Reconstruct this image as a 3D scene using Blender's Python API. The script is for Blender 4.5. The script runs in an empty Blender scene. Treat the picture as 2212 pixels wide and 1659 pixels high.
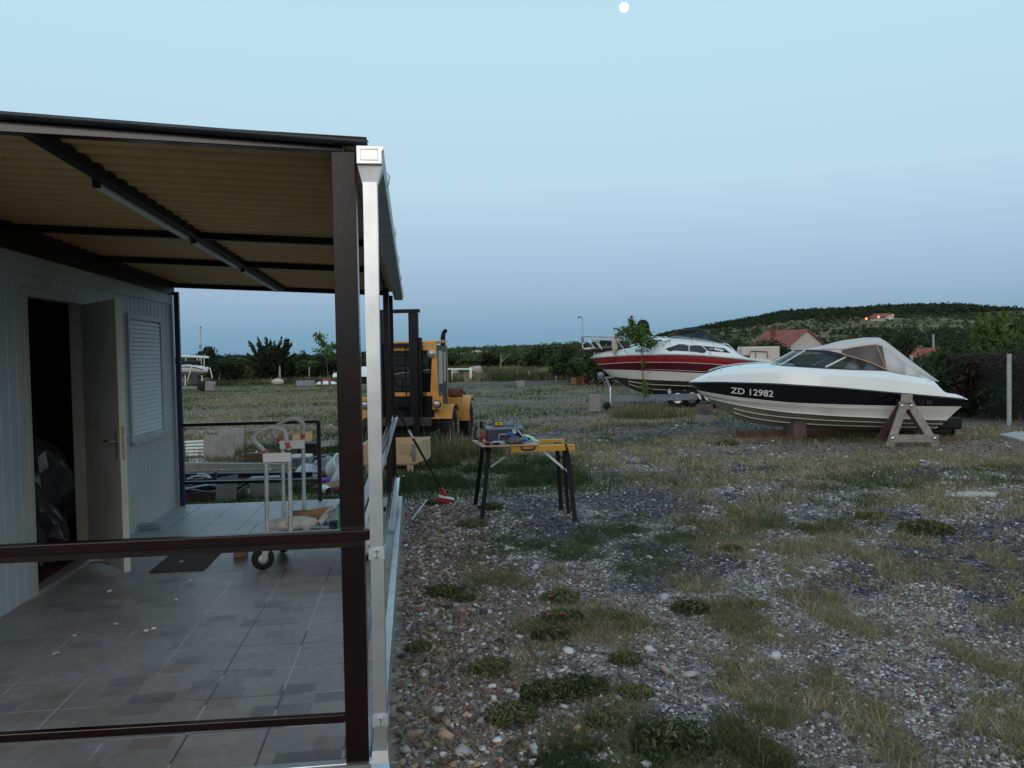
import bpy, math, random, numpy as np
from mathutils import Vector, Matrix, Euler
random.seed(7); RNG = np.random.default_rng(7)
S = bpy.context.scene; COL = S.collection
R = math.radians; PI = math.pi
# ------------------------------------------------------------ camera
CZ = 1.75; FP = 1736.0; PW, PH = 2212.0, 1659.0
yaw, pitch, roll = R(7.0), R(-2.08), R(0.97)
fw = np.array([math.sin(yaw)*math.cos(pitch), math.cos(yaw)*math.cos(pitch), math.sin(pitch)])
rt0 = np.array([math.cos(yaw), -math.sin(yaw), 0.0]); up0 = np.cross(rt0, fw)
rt = rt0*math.cos(roll) - up0*math.sin(roll); up = up0*math.cos(roll) + rt0*math.sin(roll)
CAM = np.array([0, 0, CZ])
cd = bpy.data.cameras.new('camera'); cam = bpy.data.objects.new('camera', cd); COL.objects.link(cam)
cd.sensor_width = 36; cd.lens = 36*FP/PW; cd.clip_start = 0.05; cd.clip_end = 20000
cam.matrix_world = Matrix(((rt[0], up[0], -fw[0], 0), (rt[1], up[1], -fw[1], 0), (rt[2], up[2], -fw[2], CZ), (0, 0, 0, 1)))
S.camera = cam
# ------------------------------------------------------------ sky, sun, exposure
w = bpy.data.worlds.new('World'); S.world = w; w.use_nodes = True
nt = w.node_tree; N = nt.nodes; L = nt.links; N.clear()
def wn(t, **k):
    n = N.new(t)
    for a, b in k.items(): setattr(n, a, b)
    return n
SUN_EL, SUN_AZ = R(4.0), R(200)          # dusk: the sun stands low behind the camera
sky = wn('ShaderNodeTexSky', sky_type='NISHITA', sun_disc=False, sun_elevation=SUN_EL, sun_rotation=SUN_AZ, altitude=50, air_density=1.0, dust_density=0.6, ozone_density=2.5)
sep = wn('ShaderNodeSeparateXYZ')
tc = wn('ShaderNodeTexCoord'); L.new(tc.outputs['Generated'], sep.inputs[0])
ramp = wn('ShaderNodeValToRGB'); cr = ramp.color_ramp
SKYR = [(0.0, (.165,.32,.465)), (.03, (.20,.36,.505)), (.075, (.315,.455,.61)), (.13, (.40,.55,.71)), (.20, (.48,.67,.80)), (.36, (.50,.74,.86)), (.55, (.43,.71,.84)), (1.0, (.30,.55,.74))]
while len(cr.elements) < len(SKYR): cr.elements.new(0.5)
for e, (p, c) in zip(cr.elements, SKYR): e.position = p; e.color = (*c, 1)
L.new(sep.outputs['Z'], ramp.inputs[0])
mx = wn('ShaderNodeMix', data_type='RGBA', blend_type='MIX'); mx.inputs[0].default_value = 0.93
sc_ = wn('ShaderNodeVectorMath', operation='SCALE'); sc_.inputs['Scale'].default_value = 0.9
L.new(sky.outputs[0], sc_.inputs[0]); L.new(sc_.outputs[0], mx.inputs[6])
# the ramp holds the dusk colours by height; x10 puts it on the sky texture's scale
rs = wn('ShaderNodeVectorMath', operation='SCALE'); rs.inputs['Scale'].default_value = 10.0
L.new(ramp.outputs[0], rs.inputs[0]); L.new(rs.outputs[0], mx.inputs[7])
# afterglow of the sunset in the west, behind the camera
dt = wn('ShaderNodeVectorMath', operation='DOT_PRODUCT'); L.new(tc.outputs['Generated'], dt.inputs[0]); dt.inputs[1].default_value = (-.34, -.93, .12)
gm = wn('ShaderNodeMapRange'); gm.interpolation_type = 'SMOOTHSTEP'; L.new(dt.outputs['Value'], gm.inputs[0]); gm.inputs[1].default_value = -.1; gm.inputs[2].default_value = 1.0; gm.inputs[4].default_value = 1.0
hz = wn('ShaderNodeMapRange'); hz.interpolation_type = 'SMOOTHSTEP'; L.new(sep.outputs['Z'], hz.inputs[0]); hz.inputs[1].default_value = .95; hz.inputs[2].default_value = .45
hl_ = wn('ShaderNodeMapRange'); hl_.interpolation_type = 'SMOOTHSTEP'; L.new(sep.outputs['Z'], hl_.inputs[0]); hl_.inputs[1].default_value = -.05; hl_.inputs[2].default_value = .4; hl_.inputs[3].default_value = .08
gma = wn('ShaderNodeMath', operation='MULTIPLY'); L.new(hl_.outputs[0], gma.inputs[0]); L.new(hz.outputs[0], gma.inputs[1])
gmu = wn('ShaderNodeMath', operation='MULTIPLY'); L.new(gm.outputs[0], gmu.inputs[0]); L.new(gma.outputs[0], gmu.inputs[1])
mg = wn('ShaderNodeMix', data_type='RGBA', blend_type='MIX'); L.new(gmu.outputs[0], mg.inputs[0]); L.new(mx.outputs[2], mg.inputs[6]); mg.inputs[7].default_value = (11.0, 9.5, 8.5, 1)
bg = wn('ShaderNodeBackground'); bg.inputs[1].default_value = 0.1
wo = wn('ShaderNodeOutputWorld'); L.new(mg.outputs[2], bg.inputs[0]); L.new(bg.outputs[0], wo.inputs[0])
sl = bpy.data.lights.new('sun', 'SUN'); sl.energy = 0.5; sl.angle = R(25); sl.color = (1.0, .93, .86)
so = bpy.data.objects.new('sun', sl); COL.objects.link(so); so.rotation_euler = (R(90-14), 0, R(-200+180)); so.location = (0, -20, 20)
S.view_settings.view_transform = 'Standard'; S.view_settings.look = 'None'; S.view_settings.exposure = 0.12; S.view_settings.gamma = 1.0
# ------------------------------------------------------------ placing helpers (picture measure -> world)
def ray(x, y): return fw + rt*(x-PW/2)/FP - up*(y-PH/2)/FP
def G(x, y, z=0.0):
    d = ray(x, y); return CAM + d*(z-CZ)/d[2]
def D(x, y, Y):
    d = ray(x, y); return CAM + d*Y/d[1]
def DP(x, y, dep): return CAM + ray(x, y)*dep
k_ = 1/1.1573
def Z(ox, oy, s):
    return lambda u, v: ((ox+u/s)*k_, (oy+v/s)*k_)
z4 = Z(560, 1000, 3.455); z5 = Z(860, 740, 3.95); z6 = Z(900, 980, 3.687); z7 = Z(1420, 780, 3.814); z8 = Z(1700, 740, 2.572)
z9 = Z(1760, 740, 2.765); zb = Z(450, 800, 5.395); zc = Z(460, 1080, 5.027); zt = Z(1180, 1040, 7.9); zl = Z(450, 860, 11.85); zr = Z(1450, 920, 6.32); zs = Z(2180, 960, 9.217); zg = Z(1120, 780, 5.821)
# ------------------------------------------------------------ terrain height
RX = [-3000, 0, 400, 680, 860, 1000, 1250, 1400, 1500, 1560, 1600, 1640, 1700, 1760, 1850, 1930, 2050, 2110, 2150, 2212, 2600, 6000]
RY_ = [3, 2, 1, 2, 6, 9, 16, 27, 40, 49, 55, 63, 74, 77, 78, 80, 78, 74, 70, 71, 68, 55]
AZ = [math.atan2(x-PW/2, FP)+yaw for x in RX]; RY = [q*math.cos(a-yaw) for q, a in zip(RY_, AZ)]
def H(x, y):
    x = np.asarray(x, float); y = np.asarray(y, float)
    r = np.hypot(x, y); a = np.arctan2(x, y)
    hp = np.interp(a, AZ, RY)*420/FP*1.03 + 1.9
    t = np.clip((r-105)/(420-105), 0, 1); t = t*t*(3-2*t)*.45 + t*.55
    h = hp*t*np.where(y > 0, 1, .3)
    h = np.where(r > 420, h*np.clip(1-(r-420)/1500, 0.3, 1), h)
    bump = np.sin(x*.045+1.3)*np.sin(y*.037)*.9*np.clip((r-140)/200, 0, 1)
    n = (np.sin(x*1.7+.5*np.sin(y*1.1))*np.sin(y*1.3+1)*.012 + np.sin(x*.35+2)*np.sin(y*.31)*.02)*np.clip((r-3)/3, 0, 1)*np.clip((60-r)/20, 0, 1)
    return h + bump + n
def HT(px, py):                              # where the sight line meets the terrain
    d = ray(px, py); t = 3.0
    while t < 3000:
        p = CAM + d*t
        if p[2] <= float(H(p[0], p[1])): break
        t *= 1.004
    return p
def vnoise(x, y, seed=0):
    xi = np.floor(x).astype(np.int64); yi = np.floor(y).astype(np.int64); xf = x-xi; yf = y-yi
    def h(a, b):
        n = (a*374761393 + b*668265263 + seed*982451653) & 0x7fffffff
        n = ((n ^ (n >> 13))*1274126177) & 0x7fffffff
        return ((n ^ (n >> 16)) & 0xffff)/65535.0
    u = xf*xf*(3-2*xf); v = yf*yf*(3-2*yf)
    return (h(xi, yi)*(1-u)+h(xi+1, yi)*u)*(1-v) + (h(xi, yi+1)*(1-u)+h(xi+1, yi+1)*u)*v
def fbm(x, y, seed=0, o=4):
    s = 0; a = .5; t = 0
    for i in range(o):
        s = s+a*vnoise(x*2**i, y*2**i, seed+i*17); t += a; a *= .5
    return s/t
def sm(a, b, x):
    t = np.clip((x-a)/(b-a), 0, 1); return t*t*(3-2*t)
def masks(x, y):
    """grass cover, dark gravel, tan soil, dryness of the grass: shared by the ground material and the scattered tufts and stones"""
    r = np.hypot(x, y)
    g = .27*fbm(x*.5+3, y*.38+9, 3, 4) + .73*fbm(x*2.9+1, y*2.1+4, 5, 4) + .10*(fbm(x*9, y*9, 8, 2)-.5)
    cover = sm(.47, .57, g +.03*sm(.3, 2.0, x) + .05*sm(9, 14, y) + .16*sm(17, 30, y)*sm(4, -2, x-(y-17)*.12) + .10*sm(15, 21, y) + .06*sm(3.5, 6, x)*sm(7, 11, y))
    edge = sm(.9, .25, x)*sm(10.5, 9.0, y)*sm(-1, 0, x+.6)
    cover = cover*(1-edge*.9)
    tb = sm(1.5, .9, abs(y-8.9-(x-1.2)*.1))*sm(2.2, 1.6, abs(x-1.2)); cover = cover*(1-.85*tb)
    gc = sm(2.3, 1.2, abs(y-11.6))*sm(1.9, 1.0, abs(x-1.2)); cover = np.maximum(cover, gc*.9)
    yard = sm(26, 22, abs(y-47))*0
    trk = sm(.38, .52, fbm(x*.35-4, y*.9+2, 21, 3))*np.maximum(sm(1.2, .4, abs((y-20.5-x*.1)/1.5)), .8*sm(1.2, .4, abs((y-29-x*.1)/2.5)))
    cover = cover*(1-.8*trk)
    dk = .6*fbm(x*.42+y*.22+11, y*.95-x*.42+5, 31, 4)+.4*fbm(x*1.6, y*1.6, 37, 3) + .10*sm(2.5, 4.5, x)*sm(7.5, 5, y)
    dark = sm(.49, .57, dk)*sm(.7, 1.4, x)
    dark = np.maximum(dark, sm(2.2, .8, abs(y-17.2))*sm(3.2, 4.6, x)*.95)
    dark = np.maximum(dark, sm(4, 2, abs(y-48))*sm(-4, 2, x)*sm(16, 12, x)*.9)
    cover = cover*(1-.8*dark*sm(14, 17, y))*(1-.45*dark)
    tr2 = sm(1.5, .5, abs(y-13.2+.12*(x-8)+1.2*(fbm(x*.5, y*.5, 66, 3)-.5)))*sm(3.5, 5.5, x); cover = cover*(1-.75*tr2)
    tan = np.maximum(edge*.8, trk*.6); tan = np.maximum(tan, tr2*.7); tan = np.maximum(tan, sm(.56, .66, fbm(x*.6, y*.6, 55, 3))*.7)
    dry = sm(.38, .62, fbm(x*.5+40, y*.4+7, 77, 3) + .22*sm(1.2, 3.0, x)*sm(20, 14, y) - .06*sm(2.0, 1.0, x)*sm(12, 8, y) - .2*gc)
    return cover, dark, tan, dry
# ------------------------------------------------------------ materials
def mat(name, col, rough=.6, metal=0, var=.15, vscale=6, bump=0, bscale=40, dirt=0, dscale=1.5, dcol=(.06,.05,.04), spec=.5, coat=0, trans=0, attr=None, emit=None):
    m = bpy.data.materials.new(name); m.use_nodes = True; t = m.node_tree; n = t.nodes; l = t.links
    b = n['Principled BSDF']; b.inputs['Roughness'].default_value = rough; b.inputs['Metallic'].default_value = metal
    b.inputs['Specular IOR Level'].default_value = spec
    if coat: b.inputs['Coat Weight'].default_value = coat; b.inputs['Coat Roughness'].default_value = .08
    tc = n.new('ShaderNodeTexCoord'); no = n.new('ShaderNodeTexNoise'); no.inputs['Scale'].default_value = vscale; no.inputs['Detail'].default_value = 5
    l.new(tc.outputs['Object'], no.inputs['Vector'])
    r = n.new('ShaderNodeValToRGB'); r.color_ramp.elements[0].position = .3; r.color_ramp.elements[1].position = .7
    r.color_ramp.elements[0].color = (*[c*(1-var) for c in col], 1); r.color_ramp.elements[1].color = (*[min(1, c*(1+var)) for c in col], 1)
    l.new(no.outputs[0], r.inputs[0]); out = r.outputs[0]
    if dirt:
        d = n.new('ShaderNodeTexNoise'); d.inputs['Scale'].default_value = dscale; d.inputs['Detail'].default_value = 8; d.inputs['Roughness'].default_value = .65
        l.new(tc.outputs['Object'], d.inputs['Vector'])
        dr = n.new('ShaderNodeMapRange'); dr.inputs[1].default_value = .48; dr.inputs[2].default_value = .72; dr.inputs[4].default_value = dirt; l.new(d.outputs[0], dr.inputs[0])
        mxn = n.new('ShaderNodeMix'); mxn.data_type = 'RGBA'; l.new(dr.outputs[0], mxn.inputs[0]); l.new(out, mxn.inputs[6]); mxn.inputs[7].default_value = (*dcol, 1); out = mxn.outputs[2]
    if attr:
        a = n.new('ShaderNodeAttribute'); a.attribute_name = attr[0]
        r2 = n.new('ShaderNodeValToRGB'); els = attr[1]
        while len(r2.color_ramp.elements) < len(els): r2.color_ramp.elements.new(.5)
        for e, (p, c) in zip(r2.color_ramp.elements, els): e.position = p; e.color = (*c, 1)
        l.new(a.outputs['Fac'], r2.inputs[0]); out = r2.outputs[0]
    l.new(out, b.inputs['Base Color'])
    if bump:
        bn = n.new('ShaderNodeTexNoise'); bn.inputs['Scale'].default_value = bscale; bn.inputs['Detail'].default_value = 4; l.new(tc.outputs['Object'], bn.inputs['Vector'])
        bm = n.new('ShaderNodeBump'); bm.inputs['Strength'].default_value = bump; bm.inputs['Distance'].default_value = .01; l.new(bn.outputs[0], bm.inputs['Height']); l.new(bm.outputs[0], b.inputs['Normal'])
    if trans:
        tr = n.new('ShaderNodeBsdfTranslucent'); l.new(out, tr.inputs[0]); ms = n.new('ShaderNodeMixShader'); ms.inputs[0].default_value = trans
        o = n['Material Output']; l.new(b.outputs[0], ms.inputs[1]); l.new(tr.outputs[0], ms.inputs[2]); l.new(ms.outputs[0], o.inputs[0])
    if emit: b.inputs['Emission Color'].default_value = (*emit[0], 1); b.inputs['Emission Strength'].default_value = emit[1]
    return m
def glass(name, tint=(.5,.6,.65), opac=.35, dark=(.02,.025,.03), rough=.06):
    m = bpy.data.materials.new(name); m.use_nodes = True; t = m.node_tree; n = t.nodes; l = t.links
    b = n['Principled BSDF']; b.inputs['Base Color'].default_value = (*dark, 1); b.inputs['Roughness'].default_value = rough; b.inputs['Specular IOR Level'].default_value = .8
    tr = n.new('ShaderNodeBsdfTransparent'); tr.inputs[0].default_value = (*tint, 1)
    ms = n.new('ShaderNodeMixShader'); ms.inputs[0].default_value = opac
    l.new(tr.outputs[0], ms.inputs[1]); l.new(b.outputs[0], ms.inputs[2]); l.new(ms.outputs[0], n['Material Output'].inputs[0]); return m
M = dict(
 brown=mat('brown_paint', (.010,.0035,.0035), .20, var=.3, vscale=5, bump=.03, bscale=25, dirt=.3, dcol=(.028,.014,.013), spec=.38),
 brownd=mat('brown_paint_dull', (.012,.007,.007), .5, var=.25, bump=.1, spec=.2),
 galv=mat('galvanised_steel', (.72,.76,.77), .30, .95, var=.12, vscale=9, bump=.05, bscale=9, dirt=.25, dcol=(.42,.44,.45)),
 galvd=mat('dull_galvanised', (.44,.47,.48), .5, .5, var=.2, vscale=12, bump=.1),
 anth=mat('anthracite_trim', (.026,.032,.040), .4, .2, var=.2),
 blue=mat('dark_blue_steel', (.02,.025,.07), .4, var=.2),
 panel=mat('cabin_panel', (.37,.40,.385), .45, .0, var=.10, vscale=1.2, dirt=.45, dcol=(.34,.35,.32)),
 paneld=mat('cabin_frame_steel', (.40,.44,.43), .5, .1, var=.12, dirt=.3, dcol=(.22,.2,.17)),
 doorp=mat('door_leaf', (.50,.49,.47), .55, var=.1, dirt=.3, dcol=(.2,.17,.14)),
 jamb=mat('door_jamb', (.36,.37,.31), .5, var=.1, dirt=.4, dcol=(.25,.22,.16)),
 doore=mat('door_edge', (.56,.55,.43), .5, var=.1, dirt=.4, dcol=(.35,.3,.2)),
 shut=mat('shutter_white', (.60,.64,.66), .5, var=.05),
 brass=mat('worn_brass', (.45,.32,.2), .35, .8, var=.3),
 chrome=mat('chrome', (.7,.72,.74), .2, .95, var=.05),
 black=mat('black_rubber', (.012,.012,.014), .65, var=.3, bump=.15, spec=.25),
 blackp=mat('black_paint', (.010,.011,.014), .45, var=.3, dirt=.25, dcol=(.018,.018,.02), spec=.10),
 wrap=mat('black_film', (.05,.05,.055), .14, var=.4, bump=.8, bscale=9),
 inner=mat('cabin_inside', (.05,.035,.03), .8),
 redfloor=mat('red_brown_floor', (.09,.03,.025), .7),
 gel=mat('white_gelcoat', (.72,.78,.80), .28, var=.04, vscale=1.5, dirt=.12, dcol=(.5,.52,.5), coat=.3),
 gelo=mat('cream_gelcoat', (.62,.64,.625), .35, var=.07, vscale=2, dirt=.4, dcol=(.36,.34,.28), coat=.2),
 gelb=mat('bottom_gelcoat', (.30,.30,.25), .5, var=.15, vscale=2, dirt=.5, dcol=(.14,.13,.1)),
 navy=mat('navy_gelcoat', (.004,.004,.009), .16, var=.2, coat=.3, spec=.4),
 strk=mat('pale_strake', (.55,.56,.52), .4, var=.08),
 red=mat('red_gelcoat', (.23,.016,.018), .3, var=.12, coat=.2, dirt=.2, dcol=(.3,.06,.05)),
 maroon=mat('maroon_gelcoat', (.06,.008,.014), .25, var=.15, coat=.2),
 stripe=mat('pink_stripe', (.5,.3,.32), .4, var=.05),
 antif=mat('antifouling', (.06,.062,.05), .7, var=.3, dirt=.6, dcol=(.1,.085,.06)),
 frame=mat('black_frame', (.012,.013,.018), .35, var=.2),
 stain=mat('stainless', (.55,.57,.6), .3, .8, var=.08),
 canvas=mat('canvas', (.52,.52,.51), .85, var=.08, vscale=3, bump=.25, bscale=25, dirt=.35, dcol=(.32,.29,.25)),
 piping=mat('tan_piping', (.33,.25,.19), .7, var=.2),
 wood=mat('grey_wood', (.235,.215,.195), .8, var=.3, vscale=8, bump=.4, bscale=30, dirt=.5, dcol=(.12,.1,.09)),
 woodb=mat('brown_wood', (.07,.038,.027), .8, var=.3, vscale=8, bump=.3),
 pine=mat('pine_board', (.50,.34,.19), .65, var=.15, vscale=5, bump=.2),
 ply=mat('plywood', (.45,.28,.19), .55, var=.12, vscale=7),
 yel=mat('yellow_paint', (.52,.27,.035), .45, var=.12, dirt=.4, dcol=(.2,.1,.03)),
 orange=mat('machine_orange', (.56,.26,.045), .45, var=.12, vscale=3, dirt=.55, dscale=5, dcol=(.12,.05,.02)),
 rusty=mat('rusty_red', (.16,.05,.025), .8, var=.4, bump=.3),
 conc=mat('concrete', (.22,.215,.21), .85, var=.15, vscale=7, bump=.5, dirt=.4, dcol=(.2,.19,.17)),
 concr=mat('red_block', (.11,.078,.078), .85, var=.2, vscale=7, bump=.5, dirt=.4, dcol=(.3,.27,.26)),
 trailer=mat('trailer_steel', (.17,.21,.25), .5, .4, var=.2, dirt=.4, dcol=(.1,.1,.11)),
 foam=mat('grey_foam', (.38,.40,.39), .9, var=.1, bump=.4),
 white=mat('white_plastic', (.62,.64,.64), .5, var=.07, dirt=.25, dcol=(.4,.38,.34)),
 bagw=mat('paper_sack', (.50,.47,.40), .8, var=.15, vscale=9, bump=.5, bscale=18, dirt=.5, dscale=6, dcol=(.28,.24,.2)),
 card=mat('brown_card', (.27,.15,.09), .85, var=.15, bump=.2),
 redp=mat('red_plastic', (.40,.03,.035), .4, var=.15), bluep=mat('blue_plastic', (.02,.12,.50), .4, var=.15), navyp=mat('dark_blue_case', (.025,.035,.055), .5, var=.2),
 greenp=mat('green_plastic', (.02,.32,.08), .3, var=.1, trans=.3), lime=mat('pale_green_plastic', (.36,.66,.45), .5, var=.08), violet=mat('violet_film', (.08,.03,.3), .4, var=.3),
 yellowp=mat('yellow_plastic', (.55,.45,.03), .4), mat_=mat('door_mat', (.045,.035,.035), .95, var=.3, vscale=60, bump=.6, bscale=200),
 tile_r=mat('roof_tile_red', (.24,.065,.045), .8, var=.25, vscale=1.2, bump=.5, bscale=6), render=mat('house_render', (.48,.45,.42), .9, var=.08, vscale=.8),
 bark=mat('bark', (.10,.08,.06), .9, var=.3, vscale=8, bump=.5), deadw=mat('dead_wood', (.28,.26,.22), .9),
 post=mat('fence_post', (.30,.31,.30), .85, var=.15), skin=mat('letters_black', (.03,.035,.05), .5, var=.05), letw=mat('letters_white', (.68,.70,.70), .5, var=.03), letd=mat('letters_dim', (.10,.09,.10), .3, .5),
 stone=mat('bare_stone', (.42,.38,.36), .9, var=.2, bump=.6, bscale=8),
 lampo=mat('lit_lamp', (.9,.4,.2), emit=((1,.17,.05), 2.6)), moon=mat('moon', (.9,.88,.8), 1, emit=((1,.97,.90), 1.1)),
 clear=glass('clear_glass', (.62,.70,.74), .30), tintg=glass('tinted_glass', (.30,.32,.36), .55, (.05,.05,.06), .15), dkg=glass('dark_window', (.12,.13,.15), .75), cab=glass('cab_glass', (.75,.8,.82), .15), film=glass('clear_film', (.8,.85,.88), .35, (.35,.38,.42), .25),
 headl=mat('lamp_lens', (.35,.36,.38), .2, .5, var=.1), beige=mat('beige_panel', (.42,.40,.34), .5, var=.1), mesh=mat('wire', (.03,.035,.035), .6))
def leafm(name, ramp, trans=.25): return mat(name, ramp[0][1], .75, spec=.25, attr=('tint', ramp), trans=trans)
M['weed'] = leafm('leaf_weed', [(0, (.008,.012,.006)), (.5, (.045,.068,.024)), (1, (.17,.17,.08))], .2)
LEAF = dict(
 dark=leafm('leaf_dark', [(0, (.010,.018,.010)), (.6, (.028,.048,.020)), (1, (.055,.08,.03))]),
 mid=leafm('leaf_mid', [(0, (.018,.030,.012)), (.5, (.05,.085,.025)), (1, (.09,.13,.04))]),
 olive=leafm('leaf_olive', [(0, (.03,.038,.018)), (.5, (.075,.09,.035)), (1, (.15,.15,.06))]),
 hedge=leafm('leaf_hedge', [(0, (.025,.045,.014)), (.5, (.075,.115,.028)), (1, (.14,.18,.05))]),
 fresh=leafm('leaf_fresh', [(0, (.03,.07,.015)), (.5, (.07,.14,.03)), (1, (.12,.21,.05))]),
 rust=leafm('leaf_rust', [(0, (.02,.012,.012)), (.5, (.04,.022,.02)), (1, (.07,.045,.03))]),
 grass=leafm('grass_blades', [(0, (.028,.050,.018)), (.35, (.075,.10,.036)), (.6, (.15,.145,.062)), (.85, (.26,.22,.12)), (1, (.42,.36,.23))], .3))
# ------------------------------------------------------------ object helpers
ORG = {}
def tag(o, label=None, cat=None, group=None, kind=None):
    if label: o['label'] = label
    if cat: o['category'] = cat
    if group: o['group'] = group
    if kind: o['kind'] = kind
    return o
def thing(name, label, cat, loc=(0, 0, 0), group=None):
    o = bpy.data.objects.new(name, None); COL.objects.link(o); o.location = loc; o.empty_display_size = .1; ORG[o] = Vector(loc)
    return tag(o, label, cat, group)
class MB:
    def __init__(s): s.v = []; s.f = []; s.sm = []
    def add(s, vs, fs, smooth=False):
        b = len(s.v); s.v += [tuple(map(float, v)) for v in vs]; s.f += [tuple(i+b for i in f) for f in fs]; s.sm += [smooth]*len(fs); return s
    def box(s, c, d, rot=None):
        c = Vector(c); h = [x/2 for x in d]; m = Euler(rot).to_matrix() if rot is not None and not isinstance(rot, Matrix) else (rot or Matrix.Identity(3))
        vs = [c + m @ Vector((a*h[0], b*h[1], e*h[2])) for a in (-1, 1) for b in (-1, 1) for e in (-1, 1)]
        return s.add(vs, [(0,1,3,2), (4,6,7,5), (0,4,5,1), (2,3,7,6), (0,2,6,4), (1,5,7,3)])
    def bx(s, x0, x1, y0, y1, z0, z1): return s.box(((x0+x1)/2, (y0+y1)/2, (z0+z1)/2), (abs(x1-x0), abs(y1-y0), abs(z1-z0)))
    def bar(s, a, b, wd, th, upv=(0, 0, 1)):
        a = Vector(a); b = Vector(b); d = (b-a); Ln = d.length; d.normalize(); u = Vector(upv)
        if abs(d.dot(u)) > .98: u = Vector((0, 1, 0))
        sd = d.cross(u).normalized(); u = sd.cross(d).normalized(); m = Matrix((sd, d, u)).transposed()
        return s.box((a+b)/2, (wd, Ln, th), m)
    def tube(s, pts, r, n=10, cap=True, closed=False):
        P = [Vector(p) for p in pts]; k = len(P); rr = r if hasattr(r, '__len__') else [r]*k; vs = []; prev = None
        for i, p in enumerate(P):
            t = (P[(i+1) % k]-P[i-1]) if closed else (P[min(i+1, k-1)]-P[max(i-1, 0)])
            t.normalize(); 
            if prev is None: prev = Vector((0, 0, 1)) if abs(t.z) < .9 else Vector((1, 0, 0))
            a = (prev - t*prev.dot(t)).normalized(); b = t.cross(a); prev = a
            vs += [p + (a*math.cos(2*PI*j/n)+b*math.sin(2*PI*j/n))*rr[i] for j in range(n)]
        fs = []
        for i in range(k if closed else k-1):
            i2 = (i+1) % k
            fs += [(i*n+j, i*n+(j+1) % n, i2*n+(j+1) % n, i2*n+j) for j in range(n)]
        s.add(vs, fs, True)
        if cap and not closed: s.add(vs[:n], [tuple(range(n))[::-1]]); s.add(vs[-n:], [tuple(range(n))])
        return s
    def lathe(s, c, axis, prof, n=20):
        c = Vector(c); ax = Vector(axis).normalized(); a = ax.orthogonal().normalized(); b = ax.cross(a); vs = []
        for (h, r) in prof: vs += [c+ax*h+(a*math.cos(2*PI*j/n)+b*math.sin(2*PI*j/n))*max(r, 1e-4) for j in range(n)]
        fs = [(i*n+j, i*n+(j+1) % n, (i+1)*n+(j+1) % n, (i+1)*n+j) for i in range(len(prof)-1) for j in range(n)]
        return s.add(vs, fs, True)
    def prism(s, poly, off):
        P = [Vector(p) for p in poly]; o = Vector(off); n = len(P)
        return s.add(P+[p+o for p in P], [tuple(range(n))[::-1], tuple(range(n, 2*n))]+[(i, (i+1) % n, n+(i+1) % n, n+i) for i in range(n)])
    def grid(s, rows, smooth=True):
        n = len(rows[0]); vs = [p for r in rows for p in r]
        return s.add(vs, [(i*n+j, i*n+j+1, (i+1)*n+j+1, (i+1)*n+j) for i in range(len(rows)-1) for j in range(n-1)], smooth)
    def build(s, name, m, parent=None, bevel=0, label=None, solid=0):
        org = Vector((0, 0, 0)); q = parent
        while q is not None:
            if q in ORG: org = ORG[q]
            q = q.parent
        me = bpy.data.meshes.new(name); me.from_pydata([Vector(v)-org for v in s.v], [], s.f); me.materials.append(m)
        me.polygons.foreach_set('use_smooth', s.sm); me.update()
        o = bpy.data.objects.new(name, me); COL.objects.link(o)
        if parent is not None: o.parent = parent
        if bevel:
            b = o.modifiers.new('bevel', 'BEVEL'); b.width = bevel; b.segments = 2; b.limit_method = 'ANGLE'; b.angle_limit = R(40)
        if solid: q = o.modifiers.new('solid', 'SOLIDIFY'); q.thickness = solid; q.offset = 0
        if label: o['label'] = label
        return o
def npmesh(name, V, F, m, parent=None, tint=None, col=None, smooth=False):
    V = np.asarray(V, np.float32); F = np.asarray(F, np.int32); me = bpy.data.meshes.new(name)
    me.vertices.add(len(V)); me.vertices.foreach_set('co', V.ravel()); kf = F.shape[1]
    me.loops.add(F.size); me.loops.foreach_set('vertex_index', F.ravel()); me.polygons.add(len(F)); me.polygons.foreach_set('loop_start', np.arange(0, F.size, kf, dtype=np.int32))
    if smooth: me.polygons.foreach_set('use_smooth', np.ones(len(F), bool))
    if tint is not None: a = me.attributes.new('tint', 'FLOAT', 'POINT'); a.data.foreach_set('value', np.asarray(tint, np.float32))
    if col is not None:
        a = me.color_attributes.new('colr', 'FLOAT_COLOR', 'POINT'); c = np.ones((len(V), 4), np.float32); c[:, :3] = col; a.data.foreach_set('color', c.ravel())
    me.materials.append(m); me.update(calc_edges=True); me.validate()
    o = bpy.data.objects.new(name, me); COL.objects.link(o)
    if parent is not None: o.parent = parent
    return o
def copy_tree(o, parent=None):
    c = o.copy(); COL.objects.link(c); c.parent = parent
    for ch in list(o.children): copy_tree(ch, c)
    return c
def text_verts(body, size=1.0):
    cu = bpy.data.curves.new('t', 'FONT'); cu.body = body; cu.size = size; cu.resolution_u = 3; cu.offset = .012*size
    o = bpy.data.objects.new('t', cu); COL.objects.link(o); dg = bpy.context.evaluated_depsgraph_get(); me = bpy.data.meshes.new_from_object(o.evaluated_get(dg))
    vs = [tuple(v.co) for v in me.vertices]; fs = [tuple(p.vertices) for p in me.polygons]
    bpy.data.objects.remove(o); bpy.data.meshes.remove(me); bpy.data.curves.remove(cu); return vs, fs
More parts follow.
